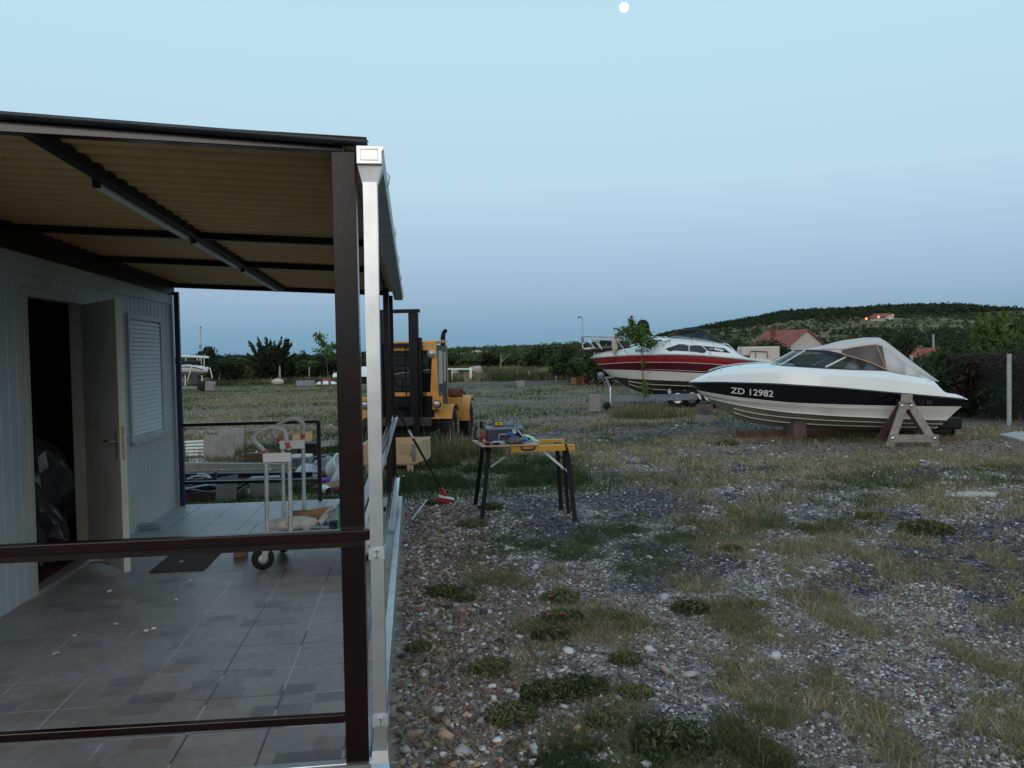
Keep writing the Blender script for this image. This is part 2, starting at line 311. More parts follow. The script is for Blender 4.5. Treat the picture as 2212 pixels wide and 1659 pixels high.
# ============================================================ THE SETTING
def ground_material():
    m = bpy.data.materials.new('ground'); m.use_nodes = True; t = m.node_tree; n = t.nodes; l = t.links; b = n['Principled BSDF']; b.inputs['Roughness'].default_value = .95; b.inputs['Specular IOR Level'].default_value = .2
    tc = n.new('ShaderNodeTexCoord'); P = tc.outputs['Object']
    def noise(s, d=6, r=.6):
        q = n.new('ShaderNodeTexNoise'); q.inputs['Scale'].default_value = s; q.inputs['Detail'].default_value = d; q.inputs['Roughness'].default_value = r; l.new(P, q.inputs['Vector']); return q.outputs[0]
    def ramp(f, els):
        r2 = n.new('ShaderNodeValToRGB'); 
        while len(r2.color_ramp.elements) < len(els): r2.color_ramp.elements.new(.5)
        for e, (p, c) in zip(r2.color_ramp.elements, els): e.position = p; e.color = (*c, 1)
        l.new(f, r2.inputs[0]); return r2.outputs[0]
    def mix(f, a, c):
        q = n.new('ShaderNodeMix'); q.data_type = 'RGBA'; l.new(f, q.inputs[0]); l.new(a, q.inputs[6]); l.new(c, q.inputs[7]); return q.outputs[2]
    def att(a):
        q = n.new('ShaderNodeAttribute'); q.attribute_name = a; return q.outputs['Fac']
    def mth(op, a, c):
        q = n.new('ShaderNodeMath'); q.operation = op; q.use_clamp = True; l.new(a, q.inputs[0])
        if isinstance(c, (int, float)): q.inputs[1].default_value = c
        else: l.new(c, q.inputs[1])
        return q.outputs[0]
    v = n.new('ShaderNodeTexVoronoi'); v.inputs['Scale'].default_value = 26; l.new(P, v.inputs['Vector'])
    sx = n.new('ShaderNodeSeparateColor'); l.new(v.outputs['Color'], sx.inputs[0])
    v2 = n.new('ShaderNodeTexVoronoi'); v2.inputs['Scale'].default_value = 9; l.new(P, v2.inputs['Vector'])
    sx2 = n.new('ShaderNodeSeparateColor'); l.new(v2.outputs['Color'], sx2.inputs[0])
    pale = ramp(sx.outputs[0], [(0, (.05,.038,.036)), (.45, (.16,.13,.118)), (.75, (.26,.225,.20)), (.92, (.38,.34,.31)), (1, (.48,.44,.43))])
    pale2 = ramp(sx2.outputs[0], [(0, (.04,.033,.035)), (.6, (.12,.10,.10)), (1, (.40,.37,.36))])
    pale = mix(mth('MULTIPLY', noise(1.1), .6), pale, pale2)
    dark = ramp(sx.outputs[1], [(0, (.026,.025,.033)), (.6, (.062,.060,.074)), (.86, (.12,.115,.125)), (1, (.30,.29,.29))])
    tan = ramp(sx.outputs[2], [(0, (.06,.036,.03)), (.5, (.20,.135,.10)), (1, (.36,.28,.22))])
    gr = ramp(noise(14, 8, .75), [(.25, (.035,.046,.015)), (.5, (.115,.130,.040)), (.75, (.24,.225,.085))])
    dr = ramp(noise(11, 8, .75), [(.25, (.055,.042,.024)), (.5, (.155,.12,.062)), (.75, (.30,.25,.15))])
    c = mix(att('dark'), pale, dark); c = mix(mth('MULTIPLY', att('tan'), .75), c, tan)
    gsel = mix(att('dry'), gr, dr)
    gf = mth('MULTIPLY', att('cover'), mth('ADD', ramp(noise(7, 6, .7), [(.35, (.25,)*3), (.55, (1,)*3)]), 0.0))
    c = mix(gf, c, gsel)
    # the far slopes: dry grass with darker growth and pale stone
    hg = ramp(noise(.09, 8, .65), [(.30, (.028,.040,.018)), (.42, (.075,.072,.032)), (.54, (.15,.13,.065)), (.66, (.21,.19,.11))])
    c = mix(att('far'), c, hg)
    l.new(c, b.inputs['Base Color'])
    bm = n.new('ShaderNodeBump'); bm.inputs['Strength'].default_value = .8; bm.inputs['Distance'].default_value = .02; l.new(v.outputs['Distance'], bm.inputs['Height']); bm.invert = True; l.new(bm.outputs[0], b.inputs['Normal'])
    return m
def build_ground():
    az = np.concatenate([np.arange(-180, -34, 4.0), np.arange(-34, 46, .16), np.arange(46, 180, 4.0)]); az = np.radians(az)
    r = np.concatenate([[0.3], 1.2*1.022**np.arange(0, 395)]); A, RR = np.meshgrid(az, r, indexing='ij')
    x = RR*np.sin(A); y = RR*np.cos(A); z = H(x, y)
    V = np.stack([x, y, z], -1).reshape(-1, 3); na, nr = x.shape; i = np.arange(na)[:, None]; j = np.arange(nr-1)[None, :]; i2 = (i+1) % na
    F = np.stack([i*nr+j, i*nr+j+1, i2*nr+j+1, i2*nr+j+0*i], -1).reshape(-1, 4)
    o = npmesh('ground', V, F, ground_material(), smooth=True); tag(o, kind='structure')
    c, d, t, dry = masks(x.ravel(), y.ravel())
    for nm, a in (('cover', c), ('dark', d), ('tan', t), ('dry', dry), ('far', sm(80, 125, RR.ravel()))):
        q = o.data.attributes.new(nm, 'FLOAT', 'POINT'); q.data.foreach_set('value', np.asarray(a, np.float32))
build_ground()
# moon: low evening moon high over the yard
mo = DP(1348, 16, 6000); mb = MB(); mb.lathe(mo, (0, 0, 1), [(-36*math.cos(PI*i/12), 36*math.sin(PI*i/12)) for i in range(13)], 24)
o = mb.build('moon', M['moon']); tag(o, 'small bright nearly full moon high in the evening sky', 'moon')

# ---- deck
def tile_material():
    m = bpy.data.materials.new('deck_tiles'); m.use_nodes = True; t = m.node_tree; n = t.nodes; l = t.links; b = n['Principled BSDF']
    tc = n.new('ShaderNodeTexCoord'); se = n.new('ShaderNodeSeparateXYZ'); l.new(tc.outputs['Object'], se.inputs[0])
    def mt(op, a, c=0.0, cl=False):
        q = n.new('ShaderNodeMath'); q.operation = op; q.use_clamp = cl
        for i, s_ in enumerate((a, c)):
            if isinstance(s_, (int, float)): q.inputs[i].default_value = s_
            else: l.new(s_, q.inputs[i])
        return q.outputs[0]
    TX, TY = .334, .345
    u = mt('DIVIDE', mt('ADD', se.outputs[0], .643+TX*20), TX); v = mt('DIVIDE', mt('ADD', se.outputs[1], -4.18+TY*20), TY)
    fu = mt('FRACT', u); fv = mt('FRACT', v)
    def cell(a, c, off):
        cx = n.new('ShaderNodeCombineXYZ'); l.new(mt('FLOOR', a), cx.inputs[0]); l.new(mt('FLOOR', c), cx.inputs[1]); cx.inputs[2].default_value = off
        w_ = n.new('ShaderNodeTexWhiteNoise'); l.new(cx.outputs[0], w_.inputs[0]); return w_.outputs['Value']
    tv = cell(u, v, 1)
    # printed pattern: strips and small blocks of differing width within each tile
    st = mt('MULTIPLY', v, 3.0); strip = cell(u, st, 3)
    blk = mt('ADD', mt('MULTIPLY', u, 2.0), mt('MULTIPLY', strip, .8)); bv = cell(blk, st, 5)
    def ramp(f, els, it='LINEAR'):
        r2 = n.new('ShaderNodeValToRGB'); r2.color_ramp.interpolation = it
        while len(r2.color_ramp.elements) < len(els): r2.color_ramp.elements.new(.5)
        for e, (p, c) in zip(r2.color_ramp.elements, els): e.position = p; e.color = (*c, 1)
        l.new(f, r2.inputs[0]); return r2.outputs[0]
    c = ramp(bv, [(0, (.125,.115,.118)), (.09, (.205,.160,.142)), (.35, (.25,.205,.185)), (.6, (.23,.205,.20)), (.82, (.27,.225,.205)), (1, (.17,.125,.105))], 'CONSTANT')
    no = n.new('ShaderNodeTexNoise'); no.inputs['Scale'].default_value = 1.4; no.inputs['Detail'].default_value = 7; l.new(tc.outputs['Object'], no.inputs['Vector'])
    def mix(f, a, cc, bl='MIX'):
        q = n.new('ShaderNodeMix'); q.data_type = 'RGBA'; q.blend_type = bl
        if isinstance(f, float): q.inputs[0].default_value = f
        else: l.new(f, q.inputs[0])
        l.new(a, q.inputs[6]); l.new(cc, q.inputs[7]) if not isinstance(cc, tuple) else setattr(q.inputs[7], 'default_value', (*cc, 1)); return q.outputs[2]
    hz = mt('MULTIPLY', ramp(no.outputs[0], [(.42, (0,)*3), (.64, (1,)*3)]), .7)
    c = mix(hz, c, (.33,.31,.325))           # cement film left by grouting
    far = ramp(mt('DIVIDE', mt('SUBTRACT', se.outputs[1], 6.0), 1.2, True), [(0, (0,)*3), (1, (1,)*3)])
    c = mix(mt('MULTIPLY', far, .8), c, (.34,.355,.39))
    n3 = n.new('ShaderNodeTexNoise'); n3.inputs['Scale'].default_value = 22; n3.inputs['Detail'].default_value = 6; l.new(tc.outputs['Object'], n3.inputs['Vector'])
    c = mix(.5, c, ramp(n3.outputs[0], [(.3, (.55,)*3), (.7, (1,)*3)]), 'MULTIPLY')
    def edge(f, wd):
        a = mt('ABSOLUTE', mt('SUBTRACT', f, .5)); return mt('GREATER_THAN', a, .5-wd)
    g = mt('MAXIMUM', edge(fu, .013), edge(fv, .011))
    n2 = n.new('ShaderNodeTexNoise'); n2.inputs['Scale'].default_value = 3.5; n2.inputs['Detail'].default_value = 5; l.new(tc.outputs['Object'], n2.inputs['Vector'])
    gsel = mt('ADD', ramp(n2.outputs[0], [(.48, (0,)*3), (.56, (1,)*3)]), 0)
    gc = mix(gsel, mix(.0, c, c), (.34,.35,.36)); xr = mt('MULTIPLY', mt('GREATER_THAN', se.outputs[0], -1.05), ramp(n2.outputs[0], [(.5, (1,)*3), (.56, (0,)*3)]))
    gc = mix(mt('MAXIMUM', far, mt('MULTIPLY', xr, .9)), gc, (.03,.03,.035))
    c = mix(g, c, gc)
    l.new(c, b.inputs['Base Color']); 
    rr = n.new('ShaderNodeMapRange'); l.new(no.outputs[0], rr.inputs[0]); rr.inputs[3].default_value = .28; rr.inputs[4].default_value = .6; l.new(rr.outputs[0], b.inputs['Roughness'])
    bm = n.new('ShaderNodeBump'); bm.inputs['Strength'].default_value = .4; bm.inputs['Distance'].default_value = .004; l.new(mt('SUBTRACT', 1.0, g), bm.inputs['Height']); l.new(bm.outputs[0], b.inputs['Normal'])
    return m
DZ = .17; DX0, DX1, DY0, DY1 = -2.60, -.165, 3.12, 9.12
mb = MB(); mb.bx(DX0, DX1, DY0, DY1, .02, DZ); deck = mb.build('deck', tile_material()); tag(deck, kind='structure')
mb = MB(); mb.bx(DX0, DX1+.01, DY0-.018, DY0-.002, -.02, DZ+.006); mb.bx(DX1+.002, DX1+.014, DY0, DY1, -.02, DZ+.006)
mb.bx(DX0, DX1+.014, DY0-.002, DY0+.035, DZ+.003, DZ+.008); mb.bx(DX1-.03, DX1+.002, DY0+.035, DY1, DZ+.002, DZ+.007); mb.build('edge_strip', M['galv'], deck)
mb = MB(); mb.bx(-.19, -.10, 2.99, 3.105, -.01, .045); mb.build('kerb_block', M['conc'], deck, .004)

# ---- site cabin
WX = -2.58; CY0, CY1 = 3.05, 9.14; CT = 2.50; O0, O1, OT, OB = 5.77, 6.64, 2.20, .20
cab = thing('site_cabin', 'pale ribbed panel site cabin with its door standing open, left of the tiled deck', 'cabin', (WX, 6, 0))
mb = MB()
def ribbed(y0, y1, z0, z1):                   # vertical ribbed cladding, ribs 0.1 m apart
    rows = []; y = y0; pts = []
    while y < y1-1e-6:
        for dy, dx in ((0, 0), (.088, 0), (.093, -.0035), (.106, -.0035), (.111, 0)):
            if y+dy < y1: pts.append((y+dy, dx))
        y += .115
    pts.append((y1, 0))
    mb.grid([[(WX+dx, y, z) for (y, dx) in pts] for z in (z0, z1)], False)
W0, W1, WB, WT = 7.72, 8.66, 1.03, 2.16
for a in ((CY0+.06, O0-.05, .14, CT-.14), (O1+.05, W0, .14, CT-.14), (W1, CY1-.07, .14, CT-.14), (W0, W1, .14, WB), (W0, W1, WT, CT-.14), (O0-.05, O1+.05, OT+.05, CT-.14)): ribbed(*a)
mb.build('wall_panel', M['panel'], cab)
mb = MB(); mb.bx(WX-.06, WX+.012, CY1-.075, CY1, .1, CT); mb.bx(WX-.06, WX+.012, CY0, CY0+.065, .1, CT)
mb.bx(WX-.06, WX+.016, CY0+.065, CY1-.075, CT-.15, CT); mb.bx(WX-.06, WX+.02, CY0+.065, CY1-.075, .04, .15)
mb.bx(WX-2.4, WX-.06, CY1-.05, CY1, .04, CT); mb.bx(WX-2.4, WX-.06, CY0, CY0+.05, .04, CT); mb.bx(WX-2.45, WX-2.4, CY0, CY1, .04, CT)
mb.build('steel_frame', M['paneld'], cab, .004)
mb = MB(); mb.bx(WX-2.40, WX-.06, CY0+.05, CY1-.05, CT-.05, CT+.02); mb.build('cabin_roof', M['anth'], cab)
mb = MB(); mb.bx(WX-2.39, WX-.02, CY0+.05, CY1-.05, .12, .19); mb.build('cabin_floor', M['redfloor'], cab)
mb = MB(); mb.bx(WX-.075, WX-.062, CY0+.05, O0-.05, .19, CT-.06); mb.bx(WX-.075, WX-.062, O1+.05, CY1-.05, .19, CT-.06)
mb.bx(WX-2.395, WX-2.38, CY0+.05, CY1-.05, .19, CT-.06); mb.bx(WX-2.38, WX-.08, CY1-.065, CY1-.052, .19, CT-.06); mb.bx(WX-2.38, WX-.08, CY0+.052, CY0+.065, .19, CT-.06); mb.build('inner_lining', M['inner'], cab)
fr = MB(); fr.bx(WX-.07, WX+.022, O0-.06, O0, OB-.03, OT+.06); fr.bx(WX-.07, WX+.022, O1, O1+.06, OB-.03, OT+.06); fr.bx(WX-.07, WX+.022, O0, O1, OT, OT+.06); fr.build('door_frame', M['jamb'], cab, .003)
sl_ = MB(); sl_.bx(WX-.07, WX+.03, O0, O1, OB-.05, OB); sl_.build('sill', M['conc'], cab)
# the open leaf, hinged on the far jamb
hx, hy = WX+.02, O1-.01; fx, fy = -2.075, 5.985; e = Vector((fx-hx, fy-hy, 0)); LW = e.length; e.normalize(); nn = Vector((-e.y, e.x, 0))   # nn points to the outer side
if nn.x < 0: nn = -nn
th = .04; c = Vector((hx, hy, 0))+e*LW/2 + nn*th/2; rotm = Matrix((e, nn, Vector((0, 0, 1)))).transposed()
mb = MB(); mb.box((c.x, c.y, (2.195+.245)/2), (LW-.012, th, 1.95), rotm); leaf = mb.build('door', M['doorp'], cab, .003)
mb = MB(); q = Vector((hx, hy, 0))+e*(LW-.004)+nn*th/2; mb.box((q.x, q.y, 1.22), (.012, th+.004, 1.95), rotm); mb.build('leaf_edge', M['doore'], leaf)
mb = MB(); mb.box((q.x+e.x*.007, q.y+e.y*.007, 1.17), (.003, .022, .24), rotm); mb.build('lock_plate', M['brass'], leaf)
mb = MB()
for sgn in (-1, 1):
    p = Vector((hx, hy, 1.16))+e*(LW-.06)+nn*(th/2+sgn*(th/2+.004)); mb.box(p, (.03, .006, .22), rotm); h0 = p+nn*sgn*.004+Vector((0, 0, .02)); h1 = h0+nn*sgn*.045; mb.tube([h0, h1, h1-e*.02, h1-e*.12], .009, 8)
mb.build('handle', M['brass'], leaf)
for z in (.5, 1.25, 1.95): mb = MB(); mb.tube([(hx+.01, hy+.012, z-.04), (hx+.01, hy+.012, z+.04)], .008, 8); mb.build('hinge', M['galvd'], leaf)
win = MB(); x0, x1 = WX-.01, WX+.022
win.bx(x0, x1, W0-.03, W0+.02, WB-.03, WT+.03); win.bx(x0, x1, W1-.02, W1+.03, WB-.03, WT+.03); win.bx(x0, x1, W0+.02, W1-.02, WT-.02, WT+.03); win.bx(x0, x1, W0+.02, W1-.02, WB-.03, WB+.02)
wf = win.build('window', M['paneld'], cab, .003)
mb = MB(); z = WB+.02; rows = []
while z < WT-.03: rows += [[(WX-.002, W0+.02, z), (WX-.002, W1-.02, z)], [(WX+.008, W0+.02, z+.006), (WX+.008, W1-.02, z+.006)], [(WX+.008, W0+.02, z+.036), (WX+.008, W1-.02, z+.036)]]; z += .04
mb.grid(rows, False); mb.bx(WX-.02, WX-.01, W0, W1, WB, WT); mb.build('shutter', M['shut'], wf)
mb = MB(); mb.bx(WX+.02, WX+.06, W0-.04, W1+.04, WB-.045, WB-.03); mb.build('window_sill', M['galvd'], wf)
# ---- canopy over the deck
can = thing('canopy', 'brown steel canopy with corrugated brown sheet roof over the tiled deck', 'canopy', (-1.4, 6.1, 0))
def zb_(x, y): return 2.533-.0168*(y-3.16)+.045*(-.28-x)
YB = [3.16, 5.52, 6.98, 9.08]
for y in YB:
    mb = MB(); hgt = .045; mb.bar((WX+.02, y, zb_(WX+.02, y)+hgt/2), (-.245, y, zb_(-.245, y)+hgt/2), .05, hgt); mb.build('cross_beam', M['brown'] if y < 4 else M['brownd'], can, .003)
lb = [(-1.40, y, zb_(-1.40, y)-.004) for y in (3.19, 9.05)]
mb = MB()
for x in (-1.385, WX+.045): mb.bar((x, 3.19, zb_(x, 3.19)+.027), (x, 9.05, zb_(x, 9.05)+.027), .05, .05)
mb.build('purlin', M['brownd'], can)
mb = MB(); mb.bar((-.268, 3.19, zb_(-.268, 3.19)+.03), (-.268, 9.05, zb_(-.268, 9.05)+.03), .045, .055); mb.build('eaves_beam', M['brown'], can)
mb = MB(); mb.bar((WX+.03, 3.2, 2.57), (WX+.03, 9.1, 2.53), .012, .15); mb.bar((WX-.15, 3.2, 2.55), (WX-.15, 9.1, 2.53), .3, .06); mb.build('wall_flashing', M['brownd'], can)
rows = []; y = 3.19
while y < 9.2:
    rows.append([(x, y, zb_(x, y)+.060+.015*math.sin(2*PI*y/.15)) for x in (WX-.3, -1.4, -.16)]); y += .15/10
shm = mat('brown_sheet', (.60,.42,.20), .5, var=.06, dirt=.2, dcol=(.4,.27,.14), trans=.2); n_ = shm.node_tree.nodes; l_ = shm.node_tree.links   # shading of the corrugation painted into the sheet's colour as darker bands
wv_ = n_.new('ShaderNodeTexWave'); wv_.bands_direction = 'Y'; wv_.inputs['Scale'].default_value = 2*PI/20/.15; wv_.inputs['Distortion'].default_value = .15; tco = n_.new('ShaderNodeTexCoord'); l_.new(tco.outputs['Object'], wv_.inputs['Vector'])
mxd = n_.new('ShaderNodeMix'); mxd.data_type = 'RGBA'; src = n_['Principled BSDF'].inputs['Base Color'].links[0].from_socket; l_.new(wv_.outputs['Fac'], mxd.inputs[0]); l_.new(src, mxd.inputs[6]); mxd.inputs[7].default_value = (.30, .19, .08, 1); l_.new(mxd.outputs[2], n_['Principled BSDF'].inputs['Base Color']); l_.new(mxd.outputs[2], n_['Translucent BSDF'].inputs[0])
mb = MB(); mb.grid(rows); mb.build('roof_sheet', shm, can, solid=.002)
mb = MB()                                         # front edge flashing, rounded over the sheet
prof = [(3.12, .016), (3.084, .017), (3.076, .026), (3.080, .036), (3.10, .041), (3.20, .064), (3.20, .060), (3.11, .036)]
mb.grid([[(x, yy, zb_(x, 3.1)+dz+ex) for x, ex in ((WX-.3, .04), (-1.6, .026), (-.8, .012), (-.155, .0))] for (yy, dz) in prof]); 
mb.prism([(-.155, yy, zb_(-.155, 3.1)+dz-.004) for yy, dz in prof], (.003, 0, 0)); mb.build('roof_flashing', M['anth'], can)
for i, (x, y, wd) in enumerate(((-.245, 3.16, .088), (-.258, 8.21, .056), (-.245, 9.07, .075))):
    mb = MB(); top = zb_(x, y)+(.0 if i else .0); mb.bx(x-wd/2, x+wd/2, y-wd/2, y+wd/2, DZ, top-.003)
    if i == 0: mb.bx(x-wd/2-.0015, x+wd/2+.0015, y-wd/2-.0015, y+wd/2+.0015, 1.755, 1.760)
    mb.build('post', M['brown'], can, .004)
mb = MB(); mb.bx(-2.545, -2.495, 9.06, 9.11, .1, 2.49); mb.build('post', M['blue'], can, .004)
# gutter and downpipe
gut = thing('gutter', 'galvanised box gutter and downpipe at the front corner of the canopy', 'gutter', (-.15, 3.1, 0))
def gz(y): return 2.475-.0138*(y-3.1)
ys = (3.085, 9.22); sec = [(-.192, .062), (-.192, 0), (-.100, 0), (-.094, .05), (-.100, .062), (-.107, .062)]
mb = MB(); mb.grid([[(x, y, gz(y)+dz) for x, dz in sec] for y in ys], False); mb.prism([(x, 9.22, gz(9.22)+dz) for x, dz in ((-.192, .062), (-.192, 0), (-.10, 0), (-.094, .05), (-.1, .062))], (0, .003, 0)); mb.build('trough', M['galvd'], gut, solid=.003)
mb = MB(); mb.prism([(-.193, 3.075, gz(3.1)-.002), (-.099, 3.075, gz(3.1)-.002), (-.099, 3.075, gz(3.1)+.042), (-.091, 3.075, gz(3.1)+.052), (-.091, 3.075, gz(3.1)+.066), (-.193, 3.075, gz(3.1)+.066)], (0, .012, 0)); ec = mb.build('end_cap', M['galv'], gut, .002)
mb = MB(); x0, x1, z0, z1 = -.178, -.114, gz(3.1)+.012, gz(3.1)+.052; mb.tube([(x0, 3.074, z0), (x1, 3.074, z0), (x1, 3.074, z1), (x0, 3.074, z1)], .0013, 6, closed=True); mb.build('pressed_panel', M['galvd'], ec)
mb = MB(); mb.grid([[(-.19, 3.09, gz(3.1)-.003), (-.098, 3.09, gz(3.1)-.003), (-.098, 3.19, gz(3.1)-.003), (-.19, 3.19, gz(3.1)-.003), (-.19, 3.09, gz(3.1)-.003)], [(-.172, 3.075, 2.395), (-.119, 3.075, 2.395), (-.119, 3.125, 2.395), (-.172, 3.125, 2.395), (-.172, 3.075, 2.395)]], False); mb.build('outlet_funnel', M['galvd'], gut, solid=.002)
mb = MB()
rows = []
for z in np.linspace(2.405, .235, 14):
    tx = (2.405-z)/2.17; xa = -.172-.006*tx; xb = -.119-.010*tx; dx = .0006*math.sin(z*9)
    rows.append([(xa+dx, 3.072, z), (xb+dx, 3.072, z), (xb+dx, 3.125, z), (xa+dx, 3.125, z), (xa+dx, 3.072, z)])
mb.grid(rows, False); mb.build('downpipe', M['galv'], gut, .0015)
for z in (1.005, .36):
    mb = MB(); mb.bx(-.182, -.124, 3.064, 3.070, z-.022, z+.022); mb.bx(-.124, -.121, 3.07, 3.13, z-.022, z+.022); mb.bx(-.182, -.179, 3.07, 3.13, z-.022, z+.022); b_ = mb.build('pipe_clamp', M['galvd'], gut)
    mb = MB()
    for dx in (-.008, .008):
        for s in (-.012, .012): mb.lathe((-.152+dx*.7, 3.064, z+s), (0, -1, 0), [(0, .004), (.008, .004), (.010, 0)], 8)
    mb.bx(-.154, -.151, 3.052, 3.064, z-.018, z+.018); mb.build('clamp_screw', M['chrome'], b_)
mb = MB(); mb.grid([[(-.186, 3.064, .245), (-.128, 3.064, .245), (-.128, 3.13, .245)], [(-.190, 3.055, .20), (-.124, 3.055, .20), (-.124, 3.13, .20)], [(-.190, 3.03, .185), (-.12, 3.03, .185), (-.12, 3.13, .185)]], False); mb.build('pipe_shoe', M['galv'], gut, solid=.002)
for y in (3.55, 4.9, 6.1, 7.35, 8.5, 9.15):
    mb = MB(); z = gz(y)+.06; mb.tube([(-.19, y, z+.01), (-.13, y, z+.012), (-.094, y, z+.016), (-.084, y, z+.004), (-.088, y, z-.03), (-.096, y, z-.045)], .0028, 6); mb.build('gutter_bracket', M['galvd'], gut)
# strip lights under the long purlin
for i, (a, b_, lab) in enumerate((((178, 372), (398, 497), 'unlit tube lamp nearest the front edge of the canopy roof'), ((428, 522), (524, 579), 'unlit tube lamp in the middle of the canopy roof'), ((550, 588), (622, 632), 'unlit tube lamp nearest the far edge of the canopy roof'))):
    ya = {0: 3.95, 1: 5.60, 2: 7.15}[i]; yb = {0: 5.45, 1: 6.92, 2: 8.95}[i]; x = -1.435
    t = thing('strip_light', lab, 'lamp', (x, (ya+yb)/2, zb_(x, ya)), 'tube lamps under the canopy')
    mb = MB(); mb.bar((x, ya, zb_(x, ya)+.02), (x, yb, zb_(x, yb)+.02), .05, .03); hs = mb.build('housing', M['galvd'], t, .004)
    mb = MB(); mb.bar((x, ya+.01, zb_(x, ya)-.006), (x, yb-.01, zb_(x, yb)-.006), .042, .022); mb.build('diffuser', M['shut'], t, .008)
    mb = MB(); mb.bx(x-.01, x+.02, ya-.02, ya, zb_(x, ya)-.02, zb_(x, ya)+.03); mb.build('end_clip', M['black'], t)
# railings
def railing(name, lab, rails, posts=()):
    t = thing(name, lab, 'railing', tuple(Vector(rails[0][1])*.5+Vector(rails[0][2])*.5), 'brown railings round the deck')
    for nm, a, b_, wd, hh in rails:
        mb = MB(); mb.bar(a, b_, wd, hh); mb.build(nm, M['brown'], t, .006 if nm == 'top_rail' else .003)
    for a, b_, wd in posts: mb = MB(); mb.bar(a, b_, wd, wd, (0, 1, 0)); mb.build('rail_post', M['brown'], t, .003)
    return t
rf = railing('railing', 'brown railing across the near end of the deck', [('top_rail', (WX-.1, 3.10, 1.068), (-.178, 3.10, 1.074), .045, .042), ('bottom_rail', (WX-.1, 3.13, .385), (-.29, 3.13, .355), .03, .032)])
mb = MB(); mb.bar((WX-.1, 3.085, 1.040), (-.20, 3.085, 1.046), .008, .030); mb.build('rail_lip', M['brownd'], rf)
railing('railing', 'brown railing at the far end of the deck beyond the trolley', [('top_rail', (-2.495, 9.05, 1.05), (-1.035, 9.05, 1.05), .035, .035), ('bottom_rail', (-2.495, 9.05, .42), (-1.04, 9.05, .40), .03, .035)], [((-1.05, 9.05, DZ), (-1.05, 9.05, 1.034), .04)])
rs_ = railing('railing', 'brown railing along the open side of the deck behind the downpipe', [('top_rail', (-.25, 9.035, 1.05), (-.25, 3.21, 1.05), .04, .035), ('bottom_rail', (-.25, 9.035, .385), (-.25, 3.21, .38), .03, .03)])
# galvanised profiles propped along the side railing
for i, (x0, z0, x1, z1, lab) in enumerate(((-.205, 1.075, -.30, .80, 'long galvanised profile propped along the side railing, the upper one'), (-.195, .40, -.22, .20, 'short galvanised profile lying low by the far canopy post'))):
    t = thing('metal_profile', lab, 'profile', (x0, 7, z0), 'galvanised profiles by the side railing')
    y0, y1 = (9.0, 4.6) if i == 0 else (9.0, 7.2)
    a = Vector((x0, y0, z0)); b_ = Vector((x1, y1, z1))
    mb = MB(); mb.bar(a, b_, .05, .006); mb.build('web', M['galv'], t); 
    for sx in (-.025, .025): mb = MB(); mb.bar(a+Vector((sx, 0, .012)), b_+Vector((sx, 0, .012)), .004, .03); mb.build('flange', M['galvd'], t)
# ============================================================ THINGS ON THE DECK
def crumple(c, size, seed, n=14, amp=.25, flat=0.0, low=None):
    """an irregular crumpled bag-like body"""
    rng = np.random.default_rng(seed); rows = []; c = Vector(c)
    for i in range(n+1):
        th_ = PI*i/n; row = []
        for j in range(2*n+1):
            ph = 2*PI*(j % (2*n))/(2*n); d = Vector((math.sin(th_)*math.cos(ph), math.sin(th_)*math.sin(ph), math.cos(th_)))
            f = 1+amp*(float(fbm(np.array([d.x*2.2+seed]), np.array([d.y*2.2+d.z*3.1]), seed, 4)[0])-.5)*2
            p = Vector((d.x*size[0]*f, d.y*size[1]*f, d.z*size[2]*f)); 
            if p.z < -size[2]*(1-flat): p.z = -size[2]*(1-flat)
            row.append(c+p)
        rows.append(row)
    return rows
def blob(name, lab, cat, c, size, m, seed, amp=.3, flat=.3, parent=None, smooth=True, group=None, n=14):
    mb = MB(); mb.grid(crumple(c, size, seed, n, amp, flat), smooth); o = mb.build(name, m, parent)
    if parent is None: tag(o, lab, cat, group)
    return o
# door mat
mb = MB(); mb.bx(-1.985, -1.59, 6.22, 6.88, DZ+.002, DZ+.012); o = mb.build('door_mat', M['mat_'], None, .004); tag(o, 'dark flat mat on the deck tiles beyond the open door', 'mat')
# film wrapped goods inside the cabin door
mb = MB()
for i in range(3):
    mb.grid(crumple((WX-.42-.1*i, 6.5-.12*i, .19+.36), (.36-.05*i, .42-.06*i, .62-.13*i), 31+i, 18, .45, .42), False)
o = mb.build('wrapped_bundle', M['wrap'], None); tag(o, 'tall bundle in creased black film inside the dark cabin doorway', 'bundle')
# paper scraps, cable
rng = random.Random(4)
for i, (u, v) in enumerate(((673, 436), (1075, 489), (711, 637), (898, 677), (948, 668), (458, 706), (343, 818), (1113, 255), (1172, 372))):
    p = G(u/2.458*k_, (1300+v/2.458)*k_, DZ+.014); mb = MB(); mb.grid([[(p[0]+dx*.012+rng.uniform(-.004, .004), p[1]+dy*.014, p[2]+rng.uniform(-.006, .006)) for dx in (-1, 0, 1)] for dy in (-1, 0, 1)], False)
    o = mb.build('paper_scrap', M['shut'], None, solid=.001); tag(o, ['tiny white scrap nearest the open door on the tiles', 'tiny white scrap alone towards the middle of the deck', 'tiny white scrap left of a close pair on the tiles', 'tiny white scrap, left one of the close pair on the tiles', 'tiny white scrap, right one of the close pair on the tiles', 'tiny white scrap on a tile joint at the left of the deck', 'tiny white scrap nearest the cabin wall and the camera', 'tiny white scrap lying on the dark door mat', 'tiny white scrap just in front of the dark door mat'][i], 'scrap', 'white scraps on the deck')
mb = MB(); mb.tube([G(150*k_+i*9, 1407*k_+6*math.sin(i*.5)+i*.4, DZ+.006) for i in range(13)], .004, 6); o = mb.build('cable', M['black'], None); tag(o, 'short black cable on the tiles in front of the doorway', 'cable')
